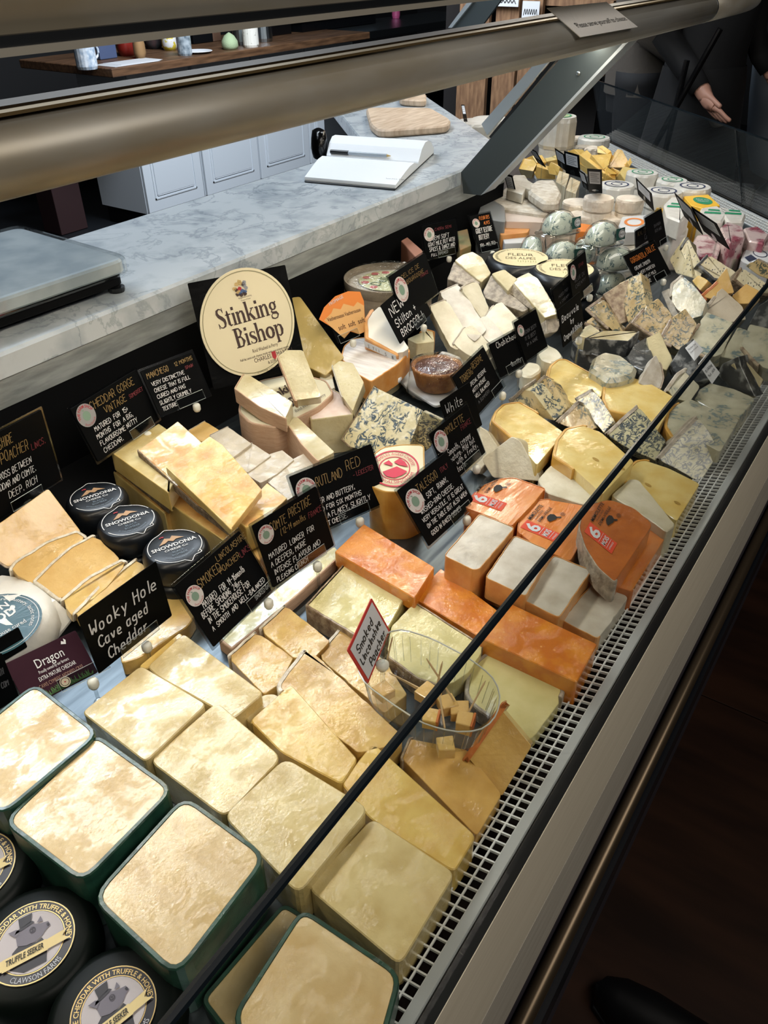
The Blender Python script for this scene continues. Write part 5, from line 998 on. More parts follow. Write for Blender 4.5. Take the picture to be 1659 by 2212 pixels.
card('black price card about a cheese matured and smoked, with round farm shop sticker', (462, 1398), (591, 1270), (377, 1266), 0.028,
  [('SMOKED', .22, .74, .12, 'g', .34, 'c'), ('LINCOLNSHIRE', .56, .86, .10, 'g', .48, 'c'), ('POACHER', .52, .70, .10, 'g', .32, 'c'), ('LINCS', .84, .68, .10, 'r', .17, 'c'),
   ('MATURED   FOR  14-16month', .14, .50, .09, 'w', .66, 's'), ('BEFORE  SPENDING  24hrs', .07, .39, .085, 'w', .62, 's'), ('IN THE SMOKEHOUSE FOR', .10, .28, .085, 'w', .66, 's'), ('A  SMOOTH  AND  WELL-BALANCED', .09, .17, .085, 'w', .86, 'c'), ('SMOKED OAK', .72, .06, .07, 'w', .26, 'c')], (.125, .72, .105), clip=.80)
card('black price card for mature comte with round farm shop sticker', (591, 1270), (722, 1178), (544, 1136), 0.034,
  [('COMTE', .20, .76, .13, 'g', .26, 'c'), ('PRESTIGE', .50, .80, .13, 'g', .36, 'c'), ('(12-14 months)', .32, .64, .09, 'g', .44), ('FRANCE', .76, .62, .10, 'r', .22, 'c'), ('MATURED  LONGER  FOR', .07, .42, .10, 'w', .72, 'c'), ('A DEEPER, MORE', .06, .29, .10, 'w', .56, 'c'), ('INTENSE FLAVOUR AND', .07, .16, .10, 'w', .74, 'c'), ('PLEASING CRUNCH', .07, .04, .09, 'w', .5, 'c')], (.13, .78, .11), clip=.62)
card('black price card for a buttery leicester cheese, with round sticker', (668, 1160), (840, 1082), (624, 1030), 0.040,
  [('RUTLAND', .25, .68, .15, 'g', .32, 'c'), ('RED', .63, .74, .16, 'g', .18, 'c'), ('- LEICESTER', .68, .60, .09, 'r', .26, 'c'), ('TENDER AND BUTTERY,', .10, .42, .10, 'w', .56, 'c'), ('AGED FOR SIX MONTHS', .12, .29, .09, 'w', .60, 'c'), ('FOR A FLAKEY, SLIGHTLY', .14, .16, .10, 'w', .66, 'c'), ('SWEET CHEESE.', .12, .04, .09, 'w', .36, 'c')], (.13, .72, .115), clip=.56)
card('black card reading Taleggio with farm shop sticker', (927, 1180), (1027, 1088), (858, 1060), 0.030,
  [('TALEGGIO', .26, .76, .12, 'g', .42, 'c'), ('ITALY', .74, .78, .09, 'r', .16, 'c'), ('A  SOFT,  RUNNY,', .26, .60, .10, 'w', .52, 'c'), ('WASHED-RIND CHEESE.', .14, .46, .09, 'w', .68, 'c'), ('VERY VERSATILE, IT IS GREAT', .10, .34, .085, 'w', .86, 'c'), ('ON THE TABLE BUT ALSO WHEN', .12, .22, .085, 'w', .84, 'c'), ('GOOD IN BAKED DISHES', .12, .09, .085, 'w', .62, 'c')], (.15, .70, .14), clip=.70)
card('black card reading Mimolette France with farm shop sticker', (972, 1048), (1049, 977), (927, 938), 0.045,
  [('MIMOLETTE', .26, .78, .13, 'g', .56, 'c'), ('FRANCE', .66, .66, .11, 'r', .28, 'c'), ('Smooth, creamy', .20, .44, .11, 'w', .62), ('nature. Mild but', .20, .32, .10, 'w', .66), ('with a fruity,', .30, .20, .10, 'w', .58), ('taste.', .26, .08, .10, 'w', .25)], (.16, .76, .15), clip=.62)
card('black card reading White Stilton, partly hidden behind the Mimolette card', (980, 965), (1042, 918), (950, 868), 0.050,
  [('White', .08, .68, .20, 'w', .58), ('Stilton', .14, .40, .18, 'w', .6)], None, sleeve=False, clip=None, stem=False)
card('black price card reading Reserve beside the pie', (1024, 906), (1087, 836), (977, 814), 0.060,
  [('TORBERG', .12, .74, .13, 'g', .36, 'c'), ('RESERVE', .50, .80, .13, 'g', .34, 'c'), ('SPECIAL RESERVE', .26, .56, .09, 'w', .52, 'c'), ('NUTTY INTENSE', .26, .42, .09, 'w', .42, 'c'), ('WELL BALANCED', .26, .29, .09, 'w', .46, 'c'), ('A SUMMERY.', .26, .16, .08, 'd', .4, 'c')], None, clip=.85)
card('black card with a white farm shop label stuck across it', (1082, 816), (1138, 782), (1056, 745), 0.075,
  [('Chabichou', .2, .80, .16, 'w', .75), ('Quality', .45, .12, .12, 'w', .4)], None, clip=.55)
r_, f_, w_, h_, _ = card('dark price card behind the farm shop labelled one, with round sticker', (1137, 780), (1183, 748), (1110, 697), 0.080, [('LUCHON ZESTY', .2, .6, .1, 'd', .6, 'c'), ('IT IS BEST', .2, .45, .1, 'd', .5, 'c'), ('IN A WINE', .2, .3, .1, 'd', .5, 'c')], (.14, .74, .13), clip=None, stem=False)
q = [(1070, 762), (1114, 736), (1119, 778), (1082, 803)]
a = P(1082, 816, 0.075); pl = None
card('white farm shop paper label on the black card', (1080, 803), (1121, 775), (1068, 756), 0.0768, [('The Farm Shop', .06, .70, .2, 'k', .85, 'p'), ('Complex. Creamy', .06, .48, .10, 'k', .8), ('Blue', .06, .30, .10, 'k', .2), ('Spicy & Sweet', .06, .12, .10, 'k', .7)], None, sleeve=False, clip=None, board=M_paper, stem=False, name='paper_label', thick=0.0004)
card('black card reading NEW Quiche Stilton and Broccoli', (865, 743), (933, 676), (822, 660), 0.085,
  [('NEW', .10, .62, .24, 'w', .40, 'c'), ('QUICHE', .56, .76, .16, 'w', .36, 'c'), ('Stilton +', .10, .34, .18, 'w', .62), ('BROCCOLI', .12, .08, .16, 'w', .66, 'c')], None, sleeve=False, clip=.62, wd=0.0013)
card('black sleeved card reading Delice de Bourgogne behind the NEW Quiche card', (872, 690), (947, 632), (839, 598), 0.105,
  [('DELICE DE', .26, .78, .11, 'g', .5, 'c'), ('BOURGOGNE', .34, .62, .11, 'g', .48, 'c'), ('FRANCE', .7, .55, .08, 'r', .22, 'c')], (.17, .60, .15), clip=None, stem=False)
card('black chalk card with three handwritten lines beside the grey rinded cream wedges', (1217, 751), (1263, 709), (1205, 669), 0.085, [('Beauvale', .08, .62, .16, 'w', .80), ('by', .42, .42, .12, 'w', .18), ('Cropwell Bishop', .06, .14, .14, 'w', .86)], None, sleeve=False, clip=.6, wd=0.0012)
card('dark sleeved card standing left behind the three line chalk card', (1207, 690), (1243, 655), (1193, 626), 0.10, [('AGED FOR', .2, .6, .1, 'd', .6, 'c'), ('A CREAMY', .2, .4, .1, 'd', .6, 'c')], None, clip=None, stem=False)
card('dark sleeved card with round sticker, right behind the three line chalk card', (1240, 660), (1276, 627), (1227, 573), 0.105, [('SPAIN', .5, .75, .1, 'r', .3, 'c'), ('BLUE DU', .2, .5, .1, 'd', .6, 'c'), ('CREAMY', .2, .35, .1, 'd', .6, 'c')], (.18, .76, .15), clip=.8, stem=False)
card('black card reading A Semi Soft goat cheese with round sticker, at the back board', (921, 561), (993, 543), (911, 489), 0.10, [('CABRA SEMI', .35, .78, .10, 'r', .5, 'c'), ('A SEMI SOFT', .15, .52, .12, 'w', .6, 'c'), ('GOAT MILK BUT WITH', .1, .36, .12, 'w', .8, 'c'), ('SPICES & TANGY AND', .12, .20, .12, 'w', .76, 'c'), ('FULL RIPENED', .15, .05, .1, 'w', .5, 'c')], (.17, .72, .15), clip=.6, stem=False)
card('black card reading Gooey Texture Buttery with round sticker', (1036, 545), (1080, 535), (1014, 467), 0.10, [('FLEUR DES', .40, .84, .11, M_oink, .5, 'c'), ('ALPES', .55, .70, .10, M_oink, .3, 'c'), ('GOOEY TEXTURE', .08, .50, .13, 'w', .8, 'c'), ('BUTTERY', .14, .32, .13, 'w', .5, 'c'), ('100% MELTED', .1, .12, .11, 'w', .75, 'c')], (.2, .78, .17), clip=.5)
card('black card reading Gorgonzola Dolce', (1385, 626), (1449, 589), (1347, 553), 0.085, [('GORGONZOLA', .1, .72, .14, M_oink, .5, 'c'), ('DOLCE', .64, .76, .15, M_oink, .28, 'c'), ('CREAMY, SMOOTH', .1, .52, .11, 'w', .5, 'c'), ('& VERY MOREISH', .12, .36, .10, 'w', .55, 'c'), ('A GREAT MILD', .16, .2, .10, 'w', .45, 'c'), ('BLUE', .18, .06, .1, 'w', .2, 'c')], None, clip=.65)
card('small black card with a white patch and yellow lettering', (1374, 536), (1413, 512), (1373, 499), 0.105, [('KALTBACH', .1, .62, .24, 'g', .75, 'c'), ('Coupet', .45, .2, .3, 'w', .5)], None, clip=None, stem=False)
card('dark card behind the small card with the white patch', (1406, 545), (1441, 522), (1393, 471), 0.10, [('BAVARIA', .4, .6, .1, 'd', .4, 'c'), ('RICH AND', .4, .45, .1, 'd', .4, 'c')], None, clip=.8, stem=False)
card('black card reading Cheddar Gorge Vintage in a glinting sleeve', (213, 998), (346, 905), (152, 884), 0.075,
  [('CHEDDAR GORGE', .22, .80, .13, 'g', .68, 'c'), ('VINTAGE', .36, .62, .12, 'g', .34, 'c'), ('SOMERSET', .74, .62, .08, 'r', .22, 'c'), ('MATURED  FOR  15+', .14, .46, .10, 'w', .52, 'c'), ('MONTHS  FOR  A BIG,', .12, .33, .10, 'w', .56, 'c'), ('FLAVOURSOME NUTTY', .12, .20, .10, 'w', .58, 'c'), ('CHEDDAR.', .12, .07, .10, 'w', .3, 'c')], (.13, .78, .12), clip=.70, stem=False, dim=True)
card('shaded black card reading Manchego 12 months Spain', (346, 898), (454, 852), (303, 802), 0.085,
  [('MANCHEGO', .06, .80, .12, 'g', .42, 'c'), ('12 MONTHS', .60, .84, .10, 'g', .36, 'c'), ('SPAIN', .76, .70, .08, 'r', .16, 'c'), ('VERY DISTINCTIVE', .08, .62, .10, 'w', .64, 'c'), ('CHEESE THAT IS FULL', .08, .48, .10, 'w', .70, 'c'), ('CURED AND HAS', .08, .34, .10, 'w', .56, 'c'), ('SLIGHTLY CRUMBLY', .08, .20, .10, 'w', .62, 'c'), ('TEXTURE.', .08, .06, .10, 'w', .3, 'c')], None, clip=.62, stem=False)
card('black sleeved price card cut by the left edge, above the amber slab', (-20, 1130), (133, 1036), (-78, 972), 0.075,
  [('LINCOLNSHIRE', .1, .80, .12, 'g', .46, 'c'), ('POACHER', .34, .62, .13, 'g', .38, 'c'), ('LINCS.', .74, .58, .10, 'r', .20, 'c'), ('A CROSS BETWEEN', .16, .44, .10, 'w', .54, 'c'), ('CHEDDAR AND COMTE.', .12, .31, .10, 'w', .60, 'c'), ('DEEP. RICH', .30, .16, .11, 'w', .40, 'c')], None, clip=.5, stem=False)
card('plain black card reading Cave aged Cheddar in chalk', (214, 1456), (372, 1330), (168, 1334), 0.026,
  [('Wooky Hole', .06, .62, .19, 'w', .88), ('Cave aged', .10, .36, .17, 'w', .66), ('Cheddar', .16, .10, .17, 'w', .52)], None, sleeve=False, clip=.54, wd=0.0013, clipw=0.05)
# Dragon card
mgreen = mat('grass print', '3f6a2c', 0.5); msil = mat('tan ink', '8d6a58', 0.5)
r_, f_, w_, h_, _ = card('maroon printed card reading Extra Mature Cheddar with green grass', (60, 1530), (212, 1452), (10, 1434), 0.024,
  [('Dragon', .32, .62, .20, 'w', .40, 'p'), ('Proudly owned by our farmers', .32, .50, .07, 'w', .42, 'p'), ('EXTRA MATURE CHEDDAR', .28, .36, .09, 'w', .52, 'p'), ('CAWS CYMREIG AEDDFED CRYF', .24, .22, .085, msil, .62, 'p')], None, sleeve=False, clip=.82, board=M_maroon, clipw=0.05)
gr = []
for i in range(90):
    x = w_*(.30+.62*i/90); h0 = h_*(.05+.14*random.random()); gr.append(flat(f_, [(x, 0.001), (x+.0016, 0.001), (x+random.uniform(-.004, .004), h0)], 3))
mk('grass_print', join(*gr), mgreen, r_)
mk('round_emblem', join(ring2(f_, .0042, .0052, 4, 20, cx=w_*.56, cy=h_*.13), flat(f_, circ(.0036, 16, cx=w_*.56, cy=h_*.13), 4)), mat('emblem cream', 'c9b9a0', 0.5), r_)
mk('dragon_emblem', flat(f_, [(w_*.74, h_*.86), (w_*.76, h_*.92), (w_*.79, h_*.88), (w_*.80, h_*.95), (w_*.82, h_*.90), (w_*.80, h_*.82), (w_*.77, h_*.84)], 3), M_chalk, r_)
mk('emblem_red', flat(f_, [(w_*.55, h_*.11), (w_*.575, h_*.12), (w_*.565, h_*.145), (w_*.55, h_*.14)], 6), M_redink, r_)
card('blank black card above the maroon card at the left edge', (-30, 1452), (60, 1398), (-52, 1408), 0.030, [], None, sleeve=False, clip=None, stem=False)
card('black card with chalk words at the left edge below the maroon card', (-20, 1545), (42, 1505), (-62, 1450), 0.020, [('WITH', .55, .62, .12, 'd', .3, 'c'), ('COM', .6, .36, .12, 'd', .25, 'c')], None, sleeve=False, clip=None, stem=False)
# red edged diamond ticket on the tub
m_rede = mat('red border', 'b8332e', 0.5)
r_, f_, w_, h_, pl = card('white diamond shaped ticket with red border on the tasting tub', (795, 1478), (843, 1362), (768, 1382), 0.052, [], None, sleeve=False, clip=None, board=m_rede, name='ticket', ztl=0.088, stem=False)
a_, u_, v_, n_ = pl
mk('paper', flat(f_, [(w_*.05, h_*.06), (w_*.95, h_*.06), (w_*.95, h_*.94), (w_*.05, h_*.94)], 1), M_paper, r_)
mk('lettering', ribbon(f_, strokes('Smoked', w_*.15, h_*.64, h_*.17, w_*.62) + strokes('Lincolnshire', w_*.10, h_*.40, h_*.16, w_*.80) + strokes('Poacher', w_*.25, h_*.12, h_*.17, w_*.62), 0.0012, 3), M_ink, r_)
kp = P(826, 1440, 0.050); mk('knob', lathe([(0.004, -0.004), (0.0065, 0), (0.0065, 0.004), (0.002, 0.008)], kp, 14), M_nyl, r_, True); mk('stem', tube([kp, Vector((kp.x, kp.y, 0.024))], 0.0025, 8), M_clear, r_); mk('clip', tube([kp, kp+Vector((0, 0, 0.012)), P(838, 1376, 0.085)], 0.003, 6), M_clear, r_)
# old style bold serif letters drawn as swelling strokes (x, y, width)
SF = {'S': (.56, [[(.46,.78,.03),(.42,.92,.05),(.27,.97,.07),(.14,.90,.13),(.11,.76,.16),(.18,.62,.18),(.33,.50,.20),(.45,.36,.18),(.47,.22,.15),(.42,.08,.11),(.28,.02,.06),(.14,.06,.05),(.07,.24,.03)],[(.47,.74,.035),(.47,1.0,.035)],[(.06,0,.035),(.06,.27,.035)]]),
 't': (.38, [[(.16,.80,.06),(.16,.62,.15),(.16,.12,.15),(.23,.03,.09),(.35,.07,.03)],[(.02,.60,.06),(.35,.60,.06)]]),
 'i': (.28, [[(.14,0,.15),(.14,.62,.15)],[(.01,.02,.05),(.27,.02,.05)],[(.02,.59,.05),(.14,.59,.06)],[(.14,.76,.16),(.14,.92,.16)]]),
 'n': (.62, [[(.12,0,.15),(.12,.62,.15)],[(.0,.02,.05),(.25,.02,.05)],[(.0,.59,.05),(.12,.59,.06)],[(.16,.46,.04),(.30,.60,.09),(.42,.57,.13),(.46,.42,.15),(.46,0,.15)],[(.34,.02,.05),(.60,.02,.05)]]),
 'k': (.62, [[(.12,0,.15),(.12,1.0,.15)],[(.0,.02,.05),(.25,.02,.05)],[(.0,.97,.05),(.12,.97,.06)],[(.17,.26,.05),(.45,.58,.06)],[(.24,.38,.14),(.48,.04,.16)],[(.34,.60,.05),(.56,.60,.05)],[(.38,.02,.05),(.61,.02,.05)]]),
 'g': (.56, [[(.26+.16*math.cos(t),.41+.18*math.sin(t),.06+.08*abs(math.cos(t))) for t in [i*math.pi/8 for i in range(17)]],[(.18,.24,.05),(.10,.15,.09),(.2,.07,.13),(.4,.05,.14),(.49,-.06,.11),(.42,-.2,.07),(.24,-.24,.06),(.08,-.18,.09),(.06,-.06,.07),(.16,.05,.04)],[(.38,.54,.05),(.50,.61,.09)]]),
 'B': (.66, [[(.17,0,.17),(.17,1.0,.17)],[(.0,.02,.05),(.34,.02,.05)],[(.0,.97,.05),(.34,.97,.05)],[(.2,.96,.06),(.40,.95,.08),(.51,.76,.16),(.40,.56,.08),(.2,.53,.05)],[(.2,.52,.05),(.44,.50,.08),(.57,.27,.18),(.44,.04,.09),(.2,.03,.06)]]),
 'h': (.62, [[(.12,0,.15),(.12,1.0,.15)],[(.0,.02,.05),(.25,.02,.05)],[(.0,.97,.05),(.12,.97,.06)],[(.16,.46,.04),(.30,.60,.09),(.42,.57,.13),(.46,.42,.15),(.46,0,.15)],[(.34,.02,.05),(.60,.02,.05)]]),
 'o': (.58, [[(.29+.21*math.cos(t),.31+.27*math.sin(t),.07+.11*abs(math.cos(t))) for t in [i*math.pi/9 for i in range(19)]]]),
 'p': (.62, [[(.14,-.3,.15),(.14,.62,.15)],[(.0,-.28,.05),(.28,-.28,.05)],[(.0,.59,.05),(.12,.59,.06)],[(.18,.46,.04),(.32,.60,.08),(.47,.52,.13),(.51,.31,.17),(.46,.10,.13),(.32,.01,.08),(.18,.1,.04)]])}
SF['s'] = (.46, [[(x*.84, y*.63, w*.82) for x, y, w in st] for st in SF['S'][1]])
def serif(fr, s, x0, y0, kx, ky):
    V = []; Fc = []; x = x0
    for ch in s:
        adv, sts = SF[ch]
        for st in sts:
            b = len(V); n = len(st)
            for i, (px, py, w) in enumerate(st):
                a_, c_ = st[max(i-1, 0)], st[min(i+1, n-1)]; d = Vector((c_[0]-a_[0], c_[1]-a_[1])); d.normalize(); nn = Vector((-d.y, d.x))*w/2
                V.append(fr(x+(px+nn.x)*kx, y0+(py+nn.y)*ky, 1)); V.append(fr(x+(px-nn.x)*kx, y0+(py-nn.y)*ky, 1))
            for i in range(n-1): Fc.append([b+2*i, b+2*i+1, b+2*i+3, b+2*i+2])
        x += adv*kx
    return V, Fc
# --- big oval sign on a black board
a = P(470, 838, 0.075); b = P(655, 792, 0.075)
r_, f_, w_, h_, pl = card('tall black board with a big cream oval sign and royal crest', (462, 842), (662, 792), (405, 612), 0.075, [], None, sleeve=False, clip=None, name='oval_sign', stem=False)
a_, u_, v_, n_ = pl
def onb(px, py): return onPlane(px, py, a_ + n_*0.001, n_)
ctr_ = onb(536, 697); ex_ = onb(633, 668) - ctr_; ey_ = onb(509, 580) - ctr_
def orth(ex, ey):
    return ex, ey
ov = mk('oval_panel', (lambda g: g)(prism([(0.99*math.cos(t), 0.99*math.sin(t)) for t in [i*2*math.pi/56 for i in range(56)]], 0, 0.002, ctr_, ex_, ey_, n_, 0, 0.0)), M_cream, r_)
fo = Fr(ctr_ + n_*0.0021, ex_, ey_, 0.0004); fo.n = n_
mk('border_line', ring2(fo, .93, .945, 1), mat('olive line', '8a8562', 0.6), ov)
bu = onb(600, 664) - onb(473, 700); bo = onb(473, 704)
ft = Fr(onb(473, 712) + n_*0.0021, onb(598, 676)-onb(473, 712), (onb(458, 662)-onb(473, 712))*1.0, 0.0004); ft.n = n_
mk('lettering', join(serif(ft, 'Stinking', 0.0, 0.0, 0.262, 0.84), serif(ft, 'Bishop', 0.19, -0.98, 0.262, 0.84), ptext(ft, 'Rind Washed in Perry', 0.42, -1.36, 0.16, 0.44, k=1), ptext(ft, 'Full fat semi-soft cheese made with non-animal rennet', 0.18, -1.58, 0.11, 0.86, k=1), ptext(ft, 'CHARLES', 0.40, -1.80, 0.20, 0.30, k=1), ptext(ft, 'MARTELL', 0.80, -1.80, 0.20, 0.30, k=1), ptext(ft, '& SON LTD', 0.62, -2.02, 0.14, 0.25, k=1), ptext(ft, 'DYMOCK * GLOUCESTERSHIRE', 0.40, -2.28, 0.07, 0.62, k=1), ptext(ft, 'By Appointment to the King', 0.44, 1.00, 0.07, 0.22, k=1), ptext(ft, 'Purveyor of Cheese', 0.47, 0.89, 0.06, 0.16, k=1)), M_brownink, ov)
mk('shield', flat(ft, [(0.72, -1.55), (0.79, -1.55), (0.79, -1.80), (0.755, -1.92), (0.72, -1.80)], 2), M_redink, ov)
random.seed(3)
for nm, M, c3 in (('crest_shield', M_redink, [(0.50, 1.42)]), ('crest_gold', M_goldf, [(0.42, 1.46), (0.47, 1.62), (0.52, 1.70), (0.46, 1.30), (0.53, 1.62)]), ('crest_blue', mat('crest blue', '3f5a86', 0.5), [(0.53, 1.30), (0.48, 1.22), (0.57, 1.24)]), ('crest_silver', mat('crest silver', '8d8f94', 0.5), [(0.59, 1.50), (0.60, 1.38), (0.60, 1.62)]), ('crest_dark', M_brownink, [(0.44, 1.20), (0.50, 1.15), (0.56, 1.16), (0.44, 1.40), (0.57, 1.56)])):
    mk(nm, join(*[flat(ft, [(x+random.uniform(.6, 1)*0.042*math.cos(t), y+random.uniform(.6, 1)*0.10*math.sin(t)) for t in [i*math.pi/5 for i in range(10)]], 2 if 'shield' not in nm else 3) for x, y in c3]), M, ov)
# --- orange arc cheese ticket on black card
r_, f_, w_, h_, pl = card('orange and kraft fan shaped ticket on a black card by the round wooden box', (730, 742), (790, 716), (706, 682), 0.085, [], None, sleeve=False, clip=.4, name='fan_ticket', stem=False)
a_, u_, v_, n_ = pl
def pf(pts, off_=0.001): return [onPlane(x, y, a_ + n_*off_, n_) for x, y in pts]
for nm, M, pts, o_ in (('orange_band', M_oink, [(689, 690), (700, 664), (724, 640), (752, 629), (778, 630), (786, 650), (790, 716), (776, 722), (757, 716), (745, 730), (712, 704)], 0.0015), ('kraft_fan', M_kraft, [(700, 692), (716, 676), (720, 666), (736, 668), (742, 656), (764, 662), (772, 652), (786, 660), (789, 716), (776, 722), (757, 714), (744, 731), (726, 716)], 0.002)):
    q = pf(pts, o_); mk(nm, (q, [list(range(len(q)))]), M, r_)
ff = Fr(*(lambda o, x, y: (o, x-o, y-o))(*pf([(712, 694), (780, 672), (706, 680)], 0.0025)), 0.0003); ff.n = n_
mk('lettering', join(ptext(ff, 'Vacherousse Vacherousse', -0.05, 0.0, 0.62, 1.05, k=1), ptext(ff, 'soft  soft  soft', 0.15, -1.7, 0.8, 0.85, k=1)), mat('dark brown ink', '4a3020', 0.6), r_)
ff = Fr(*(lambda o, x, y: (o, x-o, y-o))(*pf([(712, 661), (742, 643), (708, 653)], 0.0025)), 0.0003); ff.n = n_
mk('white_lettering', ptext(ff, 'FROMAGE', 0, 0, 0.8, 1.0, k=1), M_paper, r_)
# ================================================================ TASTING TUB
random.seed(11)
def loopz(pts, z): return [P(x, y, z) for x, y in pts]
rim_px = [(775, 1440), (790, 1405), (830, 1374), (868, 1363), (930, 1382), (1010, 1424), (1062, 1465), (1077, 1505), (1066, 1548), (1038, 1574), (985, 1580), (915, 1562), (850, 1520), (790, 1476)]
tz1, tz0 = 0.058, 0.018
top = loopz(rim_px, tz1); cen = sum(top, Vector())/len(top)
top2, _ = roundpoly([(p.x, p.y) for p in top], 0.01, 2); nT = len(top2)
cx_, cy_ = cen.x, cen.y
def tubring(s, z): return [(cx_+(p[0]-cx_)*s, cy_+(p[1]-cy_)*s, z) for p in top2]
rings = [tubring(1.04, tz1), tubring(1.04, tz1+0.001), tubring(1.0, tz1+0.0012), tubring(0.985, tz1-0.004), tubring(0.90, tz0+0.006), tubring(0.86, tz0), tubring(0.3, tz0-0.0002)]
V = [v for r in rings for v in r]; Fc = []
for k in range(len(rings)-1):
    for i in range(nT): j = (i+1) % nT; Fc.append([k*nT+i, k*nT+j, (k+1)*nT+j, (k+1)*nT+i])
Fc.append([(len(rings)-1)*nT+i for i in range(nT)])
tub = label(mk('tasting_tub', (V, Fc), M_tub), 'clear plastic tasting tub with cheese cubes and wooden picks', 'tub')
mk('rolled_rim', tube([Vector(p) for p in tubring(1.035, tz1+0.0008)], 0.0008, 5, True), mat('plastic rim', 'b9bbb2', 0.2, spec=0.8), tub)
ribs = []
for i in range(0, nT, 1): a_, b_ = Vector(rings[3][i]), Vector(rings[4][i]); ribs.append(tube([a_, b_], 0.0004, 4))
mk('side_ribs', join(*ribs), clear('plastic rib', (0.85, 0.87, 0.86), 0.12, 0.1), tub)
cubes = [(930, 1550, .020, 20, 'cheese cube with orange rind, leftmost of the cluster by the black glass edge'), (966, 1520, .021, 50, 'cheese cube standing behind the leftmost one'), (992, 1532, .022, 120, 'cheese cube in the middle of the cluster'), (1004, 1560, .021, 15, 'cheese cube with orange top at the right end of the cluster'), (828, 1490, .021, 70, 'lone cheese cube at the card end of the tub'), (925, 1496, .024, 80, 'pale cheese cube behind the glass edge in the tub'), (962, 1612, .020, 35, 'large cheese cube seen through the near wall of the tub')]
for x, y, s, rot, lb in cubes:
    s *= 0.82; c = P(x, y, tz0+s*0.5); a = math.radians(rot); u = Vector((math.cos(a), math.sin(a), 0.0)); v = Vector((-u.y, u.x, 0))
    hh = s*random.uniform(.62, .95); o = label(mk('cheese_cube', prism([(-s/2, -s/2), (s/2, -s*random.uniform(.35, .5)), (s*random.uniform(.34, .5), s/2), (-s/2, s*0.4)], 0.0006, hh, Vector((c.x, c.y, tz0)), u, v, Vector((0,0,1)), 0.0012, 0.0007, dirv=None), m_gold if s > .0165 else m_poacher), lb, 'cheese cube', 'cheese cubes in the tasting tub')
    if 'orange' in lb: mk('rind', prism([(-s/2, -s/2), (s/2, -s/2), (s/2, -s/2+.002), (-s/2, -s/2+.002)], 0.0006, hh+0.0003, Vector((c.x, c.y, tz0)), u, v, Vector((0,0,1)), 0, 0.0002), r_oran2, o)
m_wood = mat('pale toothpick wood', 'cbb083', 0.6)
for (x0, y0, z0_), (x1, y1, z1_), lb in [((935, 1518, .024), (956, 1428, .075), 'wooden pick standing in the leftmost cube'), ((1010, 1542, .03), (1049, 1470, .062), 'wooden pick in the right hand cube'), ((983, 1517, .03), (921, 1422, .075), 'wooden pick leaning left out of the middle cube'), ((961, 1576, .022), (948, 1490, .045), 'wooden pick leaning over the near rim of the tub'), ((836, 1425, .03), (848, 1376, .055), 'wooden pick by the ticket stem'), ((840, 1453, .030), (955, 1512, .024), 'wooden pick lying across the tub, upper'), ((850, 1458, .028), (952, 1518, .022), 'wooden pick lying across the tub, lower')]:
    a, b = P(x0, y0, z0_), P(x1, y1, z1_); label(mk('toothpick', tube([a, a.lerp(b, .06), a.lerp(b, .9), b], [.0004, .0010, .0010, .0003], 6), m_wood), lb, 'toothpick', 'wooden picks in the tasting tub')

# ================================================================ BACK ROW
c = P(838, 598, 0.124)
m_box = mat('thin poplar wood', '8f8270', 0.7, col2='a39684', scale=12, stretch=(2, 2, 12))
dz = label(mk('round_wooden_box', lathe([(0.078, 0), (0.080, 0.002), (0.080, 0.062), (0.0775, 0.062), (0.0775, 0.035), (0.001, 0.034)], Vector((c.x, c.y, 0.062)), 48), m_box), 'round wooden cheese box wrapped in film by the dark back board', 'cheese box')
d, e = facing(c, 930, 560, 0.105)
f_ = Fr(Vector((c.x, c.y, 0.1165)), d*0.053, e*0.053, 0.0006)
mk('cheese_inside', lathe([(0.074, 0), (0.076, 0.004), (0.074, 0.014), (0.066, 0.016), (0.001, 0.017)], Vector((c.x, c.y, 0.0985)), 40), r_bloom, dz, True)
mk('label_disc', flat(f_, circ(1.0, 36), 1), mat('pale olive label', 'b9b88e', 0.5), dz); mk('lettering', join(ptext(f_, 'Delice', 0.0, 0.0, 0.42, 1.3, align='c', bold=0.01), ptext(f_, 'Suprême', 0.0, -0.4, 0.2, 0.9, align='c')), mat('olive ink', '4c5a30', 0.6), dz)
mk('red_seals', join(*[flat(f_, circ(.14, 12, cx=.8*math.cos(t), cy=.8*math.sin(t)), 2) for t in (.6, 1.1, 1.7, 2.3, 3.0)]), mat('faded red seal', 'a8504a', 0.6), dz)
mk('film_cover', lathe([(0.081, 0.0), (0.081, 0.018), (0.074, 0.022), (0.001, 0.019)], Vector((c.x, c.y, 0.107)), 40), M_film, dz, True)
label(mk('box_riser', lathe([(0.072, 0), (0.072, 0.073)], Vector((c.x, c.y, DECK)), 32), M_dark), 'black riser under the round wooden box', 'riser')
